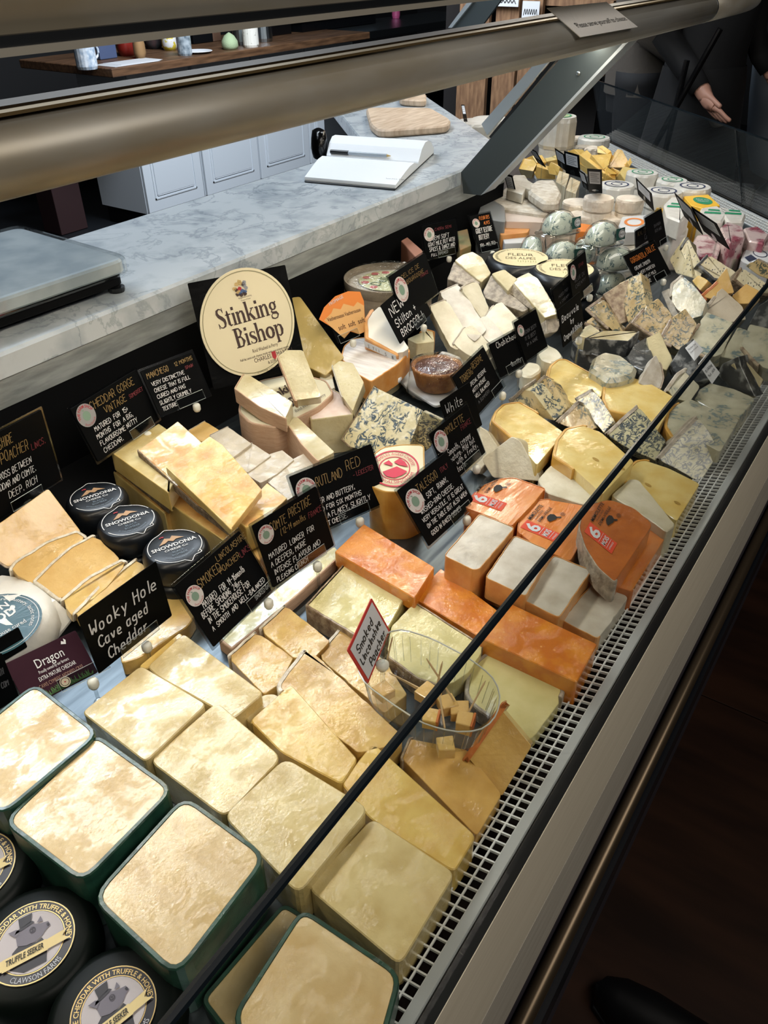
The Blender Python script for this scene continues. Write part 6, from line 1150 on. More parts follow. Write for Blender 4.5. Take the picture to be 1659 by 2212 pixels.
# ridged half wheel with orange rim
slab('half wheel with white ridged top and orange rim, under the white price strip', [(735, 775), (742, 748), (760, 732), (790, 728), (888, 756), (862, 786), (802, 826), (770, 808)], 0.060, mat('ridged white rind', 'cfc6bd', 0.7, col2='e8e2da', scale=22, stretch=(7, 1, 1), bump=0.8, bscale=120), mat('orange rind rim', 'd08a3c', 0.6, col2='dda05a', scale=50), 'all', r=0.008, rw=0.002, rough=0.0004, name='half_wheel', z0=0.024)
slab('pale lower half of the white ridged half wheel', [(735, 790), (745, 760), (790, 742), (884, 770), (862, 802), (802, 842), (770, 824)], 0.023, m_cream, r=0.008, name='half_wheel')
a = slab('soft white wedge with orange brown rind and a printed price strip', [(788, 732), (786, 690), (800, 668), (822, 662), (884, 752), (858, 770)], [0.078, 0.105, 0.112, 0.11, 0.076, 0.07], mat('runny white paste', 'ece6d6', 0.35, coat=0.6, crough=0.2, cbump=0.4), r_orange, [0, 1, 5], th=0.028, r=0.004, rw=0.006, rough=0.0006, name='soft_wedge')
a0, b0 = P(786, 736, 0.082), P(855, 768, 0.074)
st = label(mk('price_strip', ([a0, b0, b0+Vector((0, -.002, -0.010)), a0+Vector((0, -.002, -0.010))] + [p + Vector((.0005, .0008, 0)) for p in (a0, b0, b0+Vector((0, -.002, -0.010)), a0+Vector((0, -.002, -0.010)))], [[0,1,2,3],[7,6,5,4],[0,4,5,1],[2,6,7,3]]), M_paper), 'white printed price strip on the side of the soft wedge', 'label')
f_ = Fr(a0+Vector((0, -.002, -0.010)), b0-a0, Vector((0, .002, 0.010)), 0.0006); mk('lettering', ptext(f_, '2   7 1 1     5     8', .12, .2, .55, .8), M_ink, st)
slab('small orange and cream offcut behind the pie', [(908, 716), (912, 708), (940, 716), (938, 738), (900, 742), (880, 732)], 0.055, m_cream, r_orange, [0, 1], r=0.003, rw=0.004, name='cheese_offcut', z0=0.02)
# --- pie in film on a white tray
c = P(944, 786, 0.052); m_crust = mat('baked crust', 'a8743e', 0.6, col2='80502a', scale=60, bump=0.8); m_fill = mat('baked filling', '6d4030', 0.35, col2='3b2019', scale=45, bump=1, coat=0.5, cbump=0.5)
pie = label(mk('round_pie', lathe([(0.030, 0), (0.034, 0.004), (0.042, 0.034), (0.0425, 0.038), (0.039, 0.039), (0.037, 0.034)], Vector((c.x, c.y, 0.012)), 36), m_crust, smooth=True), 'small round brown quiche wrapped in shiny film behind the Reserve card', 'quiche')
mk('filling', lathe([(0.0375, 0.030), (0.036, 0.0355), (0.015, 0.038), (0.001, 0.0375)], Vector((c.x, c.y, 0.012)), 30), m_fill, pie, True)
Vf, Ff = lathe([(0.050, -0.006), (0.047, 0.01), (0.0445, 0.036), (0.042, 0.043), (0.02, 0.043), (0.001, 0.042)], Vector((c.x, c.y, 0.012)), 28); Vf = [v + Vector((random.uniform(-1, 1), random.uniform(-1, 1), random.uniform(-1, 1)))*0.0016 for v in Vf]; mk('film_wrap', (Vf, Ff), M_film, pie, True)
kn = P(858, 820, 0.03); mk('film_knot', tube([kn+Vector((0.008, -0.002, 0)), kn, kn+Vector((-0.008, 0.004, -0.004))], [.003, .007, .0035], 8), mat('bunched film', 'd6dadc', 0.25), pie, True)
lp = [P(850, 806, 0.010), P(870, 800, 0.012), P(1010, 780, 0.012), P(1030, 800, 0.010), P(1000, 862, 0.006), P(940, 880, 0.006), P(880, 842, 0.006)]
label(mk('white_tray', prism([(p.x, p.y) for p in lp], 0.004, 0.0085, Vector((0,0,0)), Vector((1,0,0)), Vector((0,1,0)), Vector((0,0,1)), 0.008, 0.0008), M_white), 'white shallow tray under the wrapped pie', 'tray')
label(mk('tray_foot', lathe([(0.012, 0), (0.02, 0.016)], Vector((c.x, c.y, DECK)), 20), mat('shiny ring', '8296a2', 0.2, metal=0.7)), 'round metal foot under the pie tray', 'stand')
# --- soft white slices and logs behind the pie
Gw2 = 'leaning soft white slices'
for pts, z, lb in [([(926, 660), (962, 645), (974, 660), (1022, 742), (986, 756), (972, 748)], [0.09, 0.094, 0.09, 0.046, 0.04, 0.044], 'soft white slice leaning at the left of the white group'),
   ([(948, 630), (988, 612), (1000, 625), (1052, 712), (1026, 738), (1012, 728)], [0.10, 0.104, 0.10, 0.058, 0.05, 0.054], 'soft white slice leaning in the middle of the white group'),
   ([(994, 620), (1022, 606), (1034, 612), (1056, 664), (1052, 690), (1044, 694)], [0.105, 0.108, 0.106, 0.07, 0.062, 0.06], 'soft white slice leaning at the right of the white group'),
   ([(976, 742), (1000, 706), (1022, 702), (1062, 748), (1032, 776), (1010, 766)], [0.05, 0.065, 0.066, 0.042, 0.03, 0.034], 'bright white wedge in front of the leaning slices, left'),
   ([(1012, 708), (1034, 684), (1052, 682), (1094, 728), (1064, 746), (1040, 724)], [0.06, 0.07, 0.07, 0.05, 0.042, 0.05], 'bright white wedge in front of the leaning slices, middle'),
   ([(1044, 684), (1062, 660), (1084, 652), (1122, 692), (1096, 728), (1074, 712)], [0.065, 0.075, 0.076, 0.055, 0.046, 0.05], 'bright white wedge in front of the leaning slices, right')]:
    slab(lb, pts, z, m_white if 'middle' in lb else m_wens, r_grey if 'leaning' in lb[:20] else r_bloom, [0], th=0.024, r=0.004, rw=0.0022, grp=Gw2, name='soft_white_slice', rough=0.0006)
slab('flat tray of film below the bright white wedges', [(975, 768), (1060, 752), (1124, 700), (1130, 720), (1090, 750), (1030, 800), (990, 800)], 0.020, m_white, r=0.005, name='soft_white_slice')
# --- cream wedges with grey rind
Gg = 'cream wedges with mouldy grey rind'
for pts, z, lb, M in [([(982, 562), (1000, 549), (1021, 543), (1042, 556), (1061, 590), (1040, 610)], [0.118, .122, 0.124, 0.12, 0.10, 0.092], 'cream wedge with sparkling grey rind, furthest left below the back cards', m_cream),
   ([(981, 564), (1039, 611), (1020, 624), (966, 602)], [0.114, 0.09, 0.084, 0.094], 'grey rind side of the furthest left cream wedge', r_grey),
   ([(1061, 591), (1089, 581), (1118, 602), (1110, 612), (1097, 629)], [0.108, 0.114, 0.108, .1, 0.092], 'cream wedge with grey rind, second from the left', m_cream),
   ([(1061, 593), (1097, 630), (1142, 667), (1130, 674), (1048, 644), (1043, 630)], [0.104, 0.088, 0.07, 0.066, 0.074, 0.08], 'brown grey rind side of the second cream wedge', r_grey),
   ([(1105, 607), (1124, 596), (1142, 588), (1162, 601), (1208, 677), (1177, 687)], [0.104, .108, 0.112, 0.108, 0.078, 0.072], 'largest cream wedge, its point beside the three line chalk card', m_cream),
   ([(1104, 609), (1176, 689), (1146, 669), (1093, 628)], [0.1, 0.07, 0.07, 0.088], 'brown grey rind side of the largest cream wedge', r_grey),
   ([(1178, 690), (1208, 678), (1216, 690), (1204, 716), (1180, 722)], [0.07, 0.072, 0.066, 0.05, 0.05], 'grey rinded offcut under the three line chalk card', r_grey)]:
    slab(lb, pts, z, M, th=0.026, r=0.004, grp=Gg, name='grey_rind_wedge', rough=0.0006)
slab('dark grey rinded piece under the cream wedges', [(1048, 660), (1104, 668), (1150, 716), (1110, 740), (1064, 712)], 0.036, r_grey, r=0.006, name='grey_rind_wedge', rough=0.0008)
# --- white broken curd lumps near the labelled card
for k, (pts, z, lb) in enumerate([([(1160, 752), (1176, 738), (1208, 756), (1218, 772), (1196, 784), (1170, 776)], 0.03, 'white curd lump right of the farm shop labelled card'), ([(1122, 800), (1140, 780), (1168, 786), (1170, 800), (1148, 814), (1130, 812)], 0.02, 'white curd lump in front of the farm shop labelled card')]):
    slab(lb, pts, z, m_wens, r=0.01, rough=0.0014, grp='white curd lumps', name='curd_lump', b=0.003)
# --- black waxed alpine wheels with cream labels
for (cx, cy), tz, lb in (((1124, 556), .10, 'black waxed wheel with a cream flower label, left of the pair'), ((1220, 580), .10, 'black waxed wheel with a cream flower label, right of the pair')):
    c = P(cx, cy, tz); h = 0.045; o = label(mk('black_waxed_cheese', lathe([(0.052, 0), (0.066, 0.004), (0.070, 0.015), (0.070, 0.032), (0.065, 0.042), (0.056, 0.045), (0.02, 0.0452)], Vector((c.x, c.y, tz-h)), 44), r_black, smooth=True), lb, 'cheese', 'black waxed wheels with cream labels')
    label(mk('black_waxed_cheese', lathe([(0.052, 0), (0.066, 0.004), (0.070, 0.015), (0.070, 0.032), (0.065, 0.042), (0.056, 0.045)], Vector((c.x+0.004, c.y, tz-2*h-0.001)), 40), r_black, smooth=True), 'lower black wheel beneath the ' + lb.split(', ')[1], 'cheese', 'black waxed wheels, lower layer')
    d, e = facing(c, cx+60, cy+2, tz); f_ = Fr(c + Vector((0, 0, 0.0006)), d*0.055, e*0.055, 0.0004)
    mk('label_disc', flat(f_, circ(1.0, 40), 1), mat('straw label', 'd8caa0', 0.5), o); mk('lettering', join(ptext(f_, 'FLEUR', 0, 0.1, 0.30, 0.95, align='c'), ptext(f_, 'DES ALPES', 0, -0.28, 0.26, 1.1, align='c'), atext(f_, 'FABRIQUE EN FRANCE * FABRIQUE EN FRANCE', 0, 0, .82, .1, 2.0, 3.6)), mat('olive dark ink', '5c5438', 0.6), o)
    mk('meadow_print', join(*[flat(f_, [(x, -0.55-0.1*(i % 2)), (x+.03, -0.55), (x+.01, -0.35+.05*random.random())], 2) for i, x in enumerate([-.1+.09*k for k in range(8)])]), mat('meadow ink', '8d9a5a', 0.6), o)
# --- clear blister domes with blue cheese, stacked
Gd = 'clear plastic domes of blue cheese'
m_bd = mat('dome blue paste', 'c3ccc0', 0.5, col2='d9ddd2', scale=25, veins='5c7478', vscale=120, vamt=0.5)
def dome(px, py, z, s, rot, lb):
    c = P(px, py, z); a = math.radians(rot); u = Vector((math.cos(a), math.sin(a), 0)); v = Vector((-u.y, u.x, 0)); B0 = Vector((c.x, c.y, z-0.03*s))
    root = empty('blister_dome', B0, lb, 'packaged cheese', Gd)
    def blob(r0, n0, k, M, nm, flange=False):
        pr_ = ([(1.28, 0), (1.28, 0.06), (1.08, 0.08)] if flange else [(0.9, 0.05)]) + [(1.0, 0.25), (0.97, 0.6), (0.85, 1.0), (0.6, 1.35), (0.3, 1.5), (0.02, 1.53)]
        V = []; n = 28
        for r, h in pr_:
            for i in range(n):
                t = 2*math.pi*i/n; ct, st_ = math.cos(t), math.sin(t); q = (abs(ct)**3+abs(st_)**3)**(-1/3)
                V.append(B0 + u*(r*q*ct*0.040*s*k) + v*(r*q*st_*0.026*s*k) + Vector((0, 0, h*0.030*s*k)))
        Fc = [[j*n+i, j*n+(i+1) % n, (j+1)*n+(i+1) % n, (j+1)*n+i] for j in range(len(pr_)-1) for i in range(n)] + [list(range(n))[::-1], [(len(pr_)-1)*n+i for i in range(n)]]
        return mk(nm, (V, Fc), M, root, True)
    blob(0, 0, 0.90, m_bd, 'cheese'); blob(0, 0, 1.0, M_tub, 'plastic_dome', True)
    f_ = Fr(B0 + u*0.012*s - v*0.0275*s + Vector((0, 0, 0.010*s)), u*0.026*s, Vector((0, 0.0, 0.022*s)) + v*0.004*s, 0.0008)
    mk('green_label', flat(f_, [(0, 0), (1, 0), (1, 1), (0, 1)], 1), mat('bottle green label', '1f4a44', 0.5), root); mk('white_roundel', flat(f_, circ(.38, 16, cx=.62, cy=.5), 2), M_paper, root)
    mk('roundel_mark', join(ptext(f_, 'BLEU', .38, .42, .16, .45, k=3), ring2(f_, .30, .34, 3, 16, cx=.62, cy=.5)), M_ink, root)
for px, py, z, s, r_, lb in [(1208, 470, .150, 1.0, -20, 'clear dome of blue cheese on top of the left stack'), (1302, 494, .150, 1.0, -20, 'clear dome of blue cheese on top of the right stack'), (1150, 525, .098, 1.0, 20, 'clear dome lower left under the left stack'), (1216, 535, .100, 1.0, -35, 'clear dome lower right under the left stack'), (1262, 530, .098, 1.0, 10, 'clear dome lower left under the right stack'), (1330, 548, .100, 1.0, -40, 'clear dome lower right under the right stack'), (1322, 600, .055, 1.0, -10, 'bottom clear dome behind the stilton pieces'), (1180, 560, .050, 1.0, 0, 'bottom clear dome between the black waxed wheels and left stack')]: dome(px, py, z, s, r_, lb)

# ================================================================ RIGHT HEAP: stilton, ash coated and grey rinded pieces
Gh = 'stilton and blue pieces heaped by the Gorgonzola card'
hp = [([(1262, 668), (1300, 640), (1340, 706), (1346, 716), (1310, 712)], [.06, .09, .05, .044, .044], m_blue2, r_brown, [0, 4], 'small marbled stilton wedge at the left of the heap'),
 ([(1302, 636), (1340, 612), (1380, 596), (1392, 640), (1358, 694), (1340, 700)], [.085, .105, .115, .085, .05, .045], r_brown, r_brown, [], 'brown crusted rind side of the tall stilton wedge'),
 ([(1378, 592), (1384, 588), (1396, 660), (1366, 704), (1356, 696), (1336, 612)], [.122, .124, .085, .05, .05, .10], m_blue2, r_brown, [], 'tall stilton wedge pointing up beside the Gorgonzola Dolce card'),
 ([(1258, 700), (1300, 672), (1358, 712), (1344, 722), (1290, 716)], [.045, .06, .04, .03, .03], m_blue2, r_brown, [4], 'low stilton wedge under the tall one'),
 ([(1362, 698), (1386, 668), (1422, 644), (1456, 684), (1418, 738), (1398, 722)], [.065, .085, .092, .07, .04, .045], m_blue2, r_brown, [0, 4, 5], 'stilton block with brown rind in the middle of the heap'),
 ([(1420, 738), (1446, 690), (1480, 666), (1506, 700), (1476, 758), (1446, 750)], [.045, .07, .085, .065, .03, .03], m_blue2, r_brown, [0, 5], 'stilton block right of the middle one'),
 ([(1478, 742), (1506, 700), (1528, 674), (1590, 700), (1560, 764), (1530, 776), (1492, 760)], [.04, .055, .07, .065, .03, .03, .03], m_gorg, r_brown, [0, 5, 6], 'pale blue veined slab crossed by the glass edge, right of the stilton'),
 ([(1444, 640), (1448, 612), (1472, 592), (1500, 618), (1526, 650), (1516, 682), (1490, 690), (1462, 668)], [.07, .095, .11, .10, .08, .06, .055, .06], m_gorg, r_bloom, [0, 1], 'pale rounded blue piece with a peaked top in the heap centre'),
 ([(1428, 630), (1446, 622), (1460, 668), (1474, 690), (1450, 682)], [.06, .07, .05, .04, .04], r_bloom, r_bloom, [], 'pink white rind piece left of the pale peaked one'),
 ([(1510, 640), (1544, 610), (1570, 578), (1586, 632), (1548, 640), (1524, 650)], [.075, .10, .12, .085, .08, .07], m_gold, r_oran2, [0, 5], 'golden wedge with orange brown rind standing in the heap'),
 ([(1494, 606), (1508, 594), (1530, 606), (1512, 628)], [.08, .09, .09, .07], m_yellow, None, [], 'small bright yellow piece left of the golden wedge'),
 ([(1512, 676), (1540, 640), (1560, 622), (1604, 662), (1612, 690), (1560, 700)], [.06, .08, .09, .07, .05, .045], m_sheep, r_grey, [0, 5], 'greyish pink wedge below the golden one'),
 ([(1580, 640), (1612, 612), (1640, 628), (1616, 656), (1596, 656)], [.075, .095, .09, .07, .065], m_gold, None, [], 'orange yellow wedge behind the glass edge at the right'),
 ([(1446, 560), (1478, 512), (1484, 512), (1496, 600), (1460, 590)], [.075, .115, .116, .07, .06], m_dots, None, [], 'dotted blue slice at the back of the heap, left one'),
 ([(1468, 534), (1484, 510), (1520, 578), (1512, 600), (1498, 602)], [.10, .12, .08, .065, .065], m_dots, r_ash, [0], 'dotted blue slice at the back of the heap, right one'),
 ([(1504, 572), (1528, 548), (1590, 588), (1576, 612), (1540, 606)], [.09, .105, .08, .06, .065], m_dots, r_ash, [0, 3, 4], 'dotted blue wedge with dark rind, middle back of the heap'),
 ([(1582, 604), (1600, 576), (1662, 616), (1664, 640), (1620, 634)], [.08, .10, .07, .055, .06], m_dots, r_dark, [0, 3, 4], 'dotted blue wedge with dark rind at the right edge'),
 ([(1610, 574), (1634, 560), (1670, 580), (1666, 606), (1640, 596)], [.10, .11, .10, .08, .08], m_blue2, None, [], 'small dotted wedge at the right edge behind'),
 ([(1618, 700), (1640, 660), (1668, 640), (1672, 720), (1640, 706)], [.055, .08, .09, .05, .045], r_ash, r_ash, [], 'ridged dark grey rind piece at the right edge'),
 ([(1598, 752), (1620, 700), (1670, 712), (1672, 800), (1634, 790)], [.04, .065, .065, .03, .03], m_gorg, r_brown, [4], 'grey green mouldy slab at the right edge beyond the glass'),
 ([(1556, 770), (1594, 706), (1624, 716), (1606, 780)], [.03, .06, .06, .025], m_gorg, None, [], 'shaded blue grey slab right of the glass edge')]
for k, (pts, z, M, rm, ed, lb) in enumerate(hp): slab(lb, pts, z, M, rm if ed else None, ed, th=0.032, r=0.003, rw=0.0055, grp=Gh, name='blue_cheese_piece', rough=0.0005)
Gx = 'charcoal ash coated wedges'
ash = [([(1262, 706), (1276, 700), (1300, 718), (1272, 730), (1252, 724)], .055, m_cream, None, [], 'small cream piece left of the ash coated slab'),
 ([(1262, 732), (1300, 714), (1382, 716), (1358, 738)], .056, m_cream, r_ash, [0, 3, 2], 'flat cream slab with thick charcoal sides lying on its face'),
 ([(1236, 740), (1252, 728), (1300, 770), (1252, 756)], .03, r_ash, None, [], 'dark ash coated piece at the left of the ash group'),
 ([(1354, 772), (1370, 744), (1396, 728), (1412, 772), (1390, 800), (1368, 790)], .048, r_ash, None, [], 'black and white ash coated wedge side, middle of the ash group'),
 ([(1396, 730), (1426, 716), (1454, 778), (1440, 800), (1412, 790)], [.062, .07, .04, .03, .03], m_ashp, None, [], 'upright wedge with pale face and ash coat, middle of the ash group'),
 ([(1448, 786), (1470, 750), (1498, 730), (1508, 762), (1536, 820), (1500, 826), (1460, 806)], [.045, .06, .072, .06, .03, .025, .03], r_ash, None, [], 'ash coated wedge carrying a printed farm shop label'),
 ([(1548, 808), (1560, 786), (1596, 770), (1600, 790), (1632, 858), (1580, 840)], [.035, .05, .066, .06, .016, .016], r_ash, None, [], 'dark ash coated side of the wedge at the grille'),
 ([(1584, 786), (1602, 768), (1650, 820), (1632, 860)], [.056, .066, .03, .012], m_ashp, None, [], 'pale cut face of the ash coated wedge at the grille')]
for pts, z, M, rm, ed, lb in ash: slab(lb, pts, z, M, rm, ed, th=0.03, r=0.002, rw=0.002, grp=Gx, name='ash_coated_wedge', rough=0.0004)
for pts, zz, lb, tx in (([(1480, 752), (1500, 734), (1520, 756), (1500, 780)], (.060, .072, .060, .05), 'white farm shop sticker on the upright ash coated wedge', ['The Farm Shop', 'Drove Orchards']), ([(1508, 786), (1524, 766), (1555, 806), (1538, 830)], (.052, .060, .042, .032), 'printed weight sticker below the farm shop one on the ash coated wedge', ['Black Bomb', '0.182kg', 'Pack  £4.08'])):
    q = [P(x, y, z+0.003) for (x, y), z in zip(pts, zz)]; n_ = (q[1]-q[0]).cross(q[3]-q[0]).normalized()
    o = label(mk('weight_sticker', (q + [p - n_*0.0005 for p in q], [[0,1,2,3],[7,6,5,4],[0,4,5,1],[1,5,6,2],[2,6,7,3],[3,7,4,0]]), M_paper), lb, 'sticker', 'farm shop weight stickers')
    f_ = Fr(q[0], q[1]-q[0], (q[3]-q[0])*-1, 0.0006)
    mk('lettering', join(*[ptext(f_, s, .1, -0.3-0.22*i, .12, .8) for i, s in enumerate(tx)]), M_ink, o)
slab('rounded white blue cheese lump with green freckles, above the goudas', [(1272, 796), (1282, 768), (1304, 758), (1344, 766), (1378, 792), (1372, 808), (1344, 818), (1312, 822), (1290, 806)], .05, m_gorg, r=.008, rough=.0006, b=.006, name='bloomy_lump')
slab('white and tan bloomy wedge leaning in front of the ash group', [(1380, 828), (1400, 790), (1416, 766), (1430, 786), (1436, 816), (1428, 842), (1404, 838)], [.04, .06, .068, .06, .045, .03, .03], r_bloom, r_brown, [3, 4], th=.026, r=.004, name='bloomy_wedge')
slab('white edged grey mouldy wedge just left of the glass edge', [(1432, 846), (1460, 806), (1482, 792), (1512, 836), (1490, 868), (1460, 862)], [.03, .055, .066, .04, .024, .022], m_gorg, r_bloom, [0, 1], th=.026, r=.004, rw=.006, name='bloomy_wedge')

# ================================================================ WING: soft cheeses, wrapped bries, yellow wedges
random.seed(5)
def drum(px, py, z, R_, h, M, lb, grp, top=None, ink=None, wob=0.0, name='soft_cheese', text=None, base=None):
    c = P(px, py, z); n = 36; V = []
    pr_ = [(R_*0.93, 0), (R_, h*0.12), (R_, h*0.85), (R_*0.95, h), (R_*0.4, h*1.005)]; zb = z-h
    for r, hh in pr_:
        for i in range(n): a = 2*math.pi*i/n; k = 1 + (wob*math.sin(a*9+px)+wob*.6*math.sin(a*17+py))*(1 if hh < h*.9 else .3); V.append((c.x+r*k*math.cos(a), c.y+r*k*math.sin(a), zb+hh))
    Fc = [[j*n+i, j*n+(i+1) % n, (j+1)*n+(i+1) % n, (j+1)*n+i] for j in range(len(pr_)-1) for i in range(n)] + [list(range(n))[::-1], [(len(pr_)-1)*n+i for i in range(n)]]
    o = label(mk(name, (V, Fc), M, None, False), lb, 'cheese', grp)
    if top is not None:
        d, e = facing(c, px+40, py+6, z); f_ = Fr(c+Vector((0, 0, h*.006+.0003)), d*R_*.72, e*R_*.72, .0004)
        mk('label_disc', flat(f_, circ(1.0, 28), 1), top, o)
        if ink: mk('label_print', join(ring2(f_, .82, .95, 2, 28), ring2(f_, .35, .45, 2, 20), ptext(f_, text or 'BRIE', 0, .5, .22, .8, align='c'), ptext(f_, 'DE FRANCE', 0, -.62, .16, .9, align='c')), ink, o)
    if base: label(mk(name, lathe([(R_*.9, 0), (R_*.95, .004), (R_*.95, zb-DECK-.001)], Vector((c.x, c.y, DECK)), 24), base), 'lower cheese under the ' + ' '.join(lb.split()[:10]).strip(','), 'cheese', (grp or '') + ', lower layer')
    return o
M_wl = mat('wrapper white', 'e3e1da', 0.45, col2='d0cec6', scale=30, bump=.8, bscale=60, coat=.5, crough=.25, cbump=.5)
GB = 'white wrapped soft cheeses on the wing'
B_ = [(1388, 372, .11, .042, .035, M_gink, 'BRIE', 'white wrapped soft cheese with green circle print beside the yellow wedges'), (1332, 398, .10, .046, .035, M_bluepen, 'BRIE', 'white wrapped cheese with blue ring print, front left of the wrapped ones'),
 (1452, 388, .10, .040, .035, M_gink, 'BRIE', 'white wrapped cheese with green and yellow print behind the tall ticket'), (1434, 412, .11, .046, .040, M_bluepen, 'CREME', 'white wrapped cheese right of the tall ticket, front'), (1496, 402, .11, .046, .042, M_bluepen, 'CREME', 'white wrapped cheese at the wing grille, rightmost of the round ones')]
for px, py, z, R_, h, ik, tx, lb in B_: drum(px, py, z, R_, h, M_wl, lb, GB, M_wl, ik, .02, 'wrapped_soft_cheese', tx, M_wl)
drum(1208, 250, .20, .052, .085, M_wl, 'tall white wrapped truckle standing at the far end of the wing', None, mat('pale green print', 'a9b48c', .5), M_gink, .03, 'wrapped_truckle', 'CHAOURCE', M_wl)
drum(1284, 296, .10, .050, .03, M_wl, 'flat white wrapped brie beside the tall truckle', GB, M_wl, M_gink, .02, 'wrapped_soft_cheese', 'BRIE', M_wl)
m_rip = mat('wrinkled goat rind', 'd9cbb9', .8, col2='ebe2d2', scale=40, bump=1.2, bscale=120, coat=.2)
GR = 'round white rinded soft cheeses'
for px, py, z, R_, h, lb in [(1294, 426, .115, .036, .030, 'round white soft cheese with wrinkled pink side, left of the upper pair'), (1362, 428, .115, .033, .030, 'round white soft cheese with wrinkled side, right of the upper pair'), (1250, 436, .085, .040, .025, 'round white soft cheese left of the upper pair'), (1262, 462, .075, .036, .025, 'round white soft cheese in front, above the right dome stack'), (1330, 466, .075, .040, .025, 'round white soft cheese under the upper pair'), (1228, 462, .07, .036, .025, 'round white soft cheese behind the left dome stack')]:
    drum(px, py, z, R_, h, m_rip, lb, GR, wob=.02, name='round_soft_cheese', base=m_rip)
slab('white rectangular goat log lying at the back of the wing', [(1142, 398), (1160, 388), (1200, 388), (1214, 416), (1206, 436), (1174, 436), (1142, 414)], .14, r_bloom, z0=.116, r=.012, b=.006, name='goat_log', rough=.0006)
slab('cream slab behind the goat log', [(1094, 410), (1110, 378), (1134, 378), (1142, 392), (1130, 420)], .138, m_white, z0=.1165, r=.006, name='white_cheese')
slab('white brie wedge under the goat log', [(1060, 432), (1092, 404), (1150, 420), (1210, 440), (1180, 462), (1080, 448)], .115, r_bloom, r=.01, name='white_cheese', b=.004)
slab('white brie wedge left of the goat log by the small ticket', [(1120, 400), (1132, 384), (1152, 396), (1146, 410)], .139, m_white, z0=.1165, r=.004, name='white_cheese')
a = slab('long pink packaged cheese bar with white label, behind the dome stacks', [(1090, 452), (1100, 436), (1190, 442), (1198, 460), (1180, 480), (1092, 478)], .105, mat('pink grey film', 'c9b9ae', .35, **FILM), r=.006, name='cheese_bar', key='bar')
f_ = decal('bar', (1106, 454), (1186, 458), (1106, 440)); mk('label_paper', flat(f_, [(0, -.2), (1, -.2), (1, .9), (0, .9)], 1), M_paper, a); mk('label_print', join(flat(f_, [(0.0, .0), (.14, .0), (.14, .8), (0.0, .8)], 2),), M_gink, a)
slab('orange wooden lidded box beside the Gooey Texture card', [(1076, 494), (1082, 480), (1150, 484), (1140, 502), (1082, 508)], .09, mat('kraft lid', 'd39a5c', .6, col2='c07f42', scale=20), r=.006, name='wooden_box_cheese', cat='cheese box')
slab('white and green printed packet left of the lower domes', [(1086, 514), (1096, 504), (1140, 508), (1130, 524), (1090, 526)], .08, M_paper, r=.004, name='printed_packet', cat='packet')
slab('orange and white cheese between the two dome stacks', [(1246, 488), (1254, 482), (1280, 486), (1276, 500), (1250, 500)], .085, M_oink, r=.004, name='orange_cheese')
a = slab('white boxed cheese with orange ring print behind the white patched card', [(1336, 488), (1344, 468), (1396, 464), (1404, 486), (1390, 500), (1350, 502)], .09, M_paper, z0=.061, r=.006, name='boxed_cheese', key='ob')
f_ = decal('ob', (1370, 480), (1392, 480), (1370, 471)); mk('orange_ring', ring2(f_, .7, 1.0, 1, 24), M_oink, a)
slab('ridged white round under the orange ring box', [(1330, 510), (1350, 498), (1392, 506), (1380, 540), (1350, 540), (1332, 526)], .06, r_bloom, r=.012, name='white_cheese')
# green and white parchment bries
for k, (pts, z, lb, ik) in enumerate([([(1434, 440), (1448, 426), (1472, 424), (1492, 456), (1470, 478), (1440, 466)], .115, 'upright white packet with green leaf print left of the curved tickets', M_gink), ([(1430, 470), (1462, 470), (1488, 490), (1484, 508), (1452, 510), (1432, 492)], .07, 'white parcel below the green leaf printed packet', None), ([(1514, 448), (1550, 444), (1572, 460), (1560, 478), (1530, 478), (1512, 462)], .10, 'white wrapped brie with green stripes right of the curved tickets', M_gink), ([(1550, 446), (1580, 452), (1612, 462), (1606, 478), (1572, 478)], .10, 'white wrapped brie with dark green corner next to the wing grille', M_gink)]):
    a = slab(lb, pts, z, M_wl, r=.008, z0=(.071 if k == 0 else DECK), name='wrapped_brie', grp='green and white wrapped bries', b=.004, key='g%d' % k)
    if ik:
        x0, y0 = pts[0]; cx0 = sum(p[0] for p in pts)/len(pts); cy0 = sum(p[1] for p in pts)/len(pts); f_ = decal('g%d' % k, (cx0-22, cy0-4), (cx0+22, cy0+2), (cx0-14, cy0-16))
        mk('green_print', join(flat(f_, [(.1, -.2), (.9, .0), (.85, .3), (.1, .1)], 1), flat(f_, [(.2, .35), (.8, .45), (.7, .7), (.2, .6)], 1)), ik, a)
a = slab('yellow square packet with green oval logo at the wing grille', [(1476, 424), (1530, 420), (1556, 444), (1518, 450), (1494, 444)], .10, M_yink, r=.003, name='yellow_packet', cat='packet', key='yp')
f_ = decal('yp', (1518, 434), (1540, 436), (1514, 426)); mk('green_oval', flat(f_, circ(.95, 24), 1), M_gink, a); mk('white_print', join(ptext(f_, 'BRIE DE', 0, .1, .3, 1.3, align='c'), ptext(f_, 'MEAUX', 0, -.35, .3, 1.1, align='c')), M_paper, a)
slab('yellow packet corner under the tall single ticket', [(1412, 446), (1418, 436), (1436, 440), (1432, 454)], .08, M_yink, r=.002, name='yellow_packet', cat='packet')
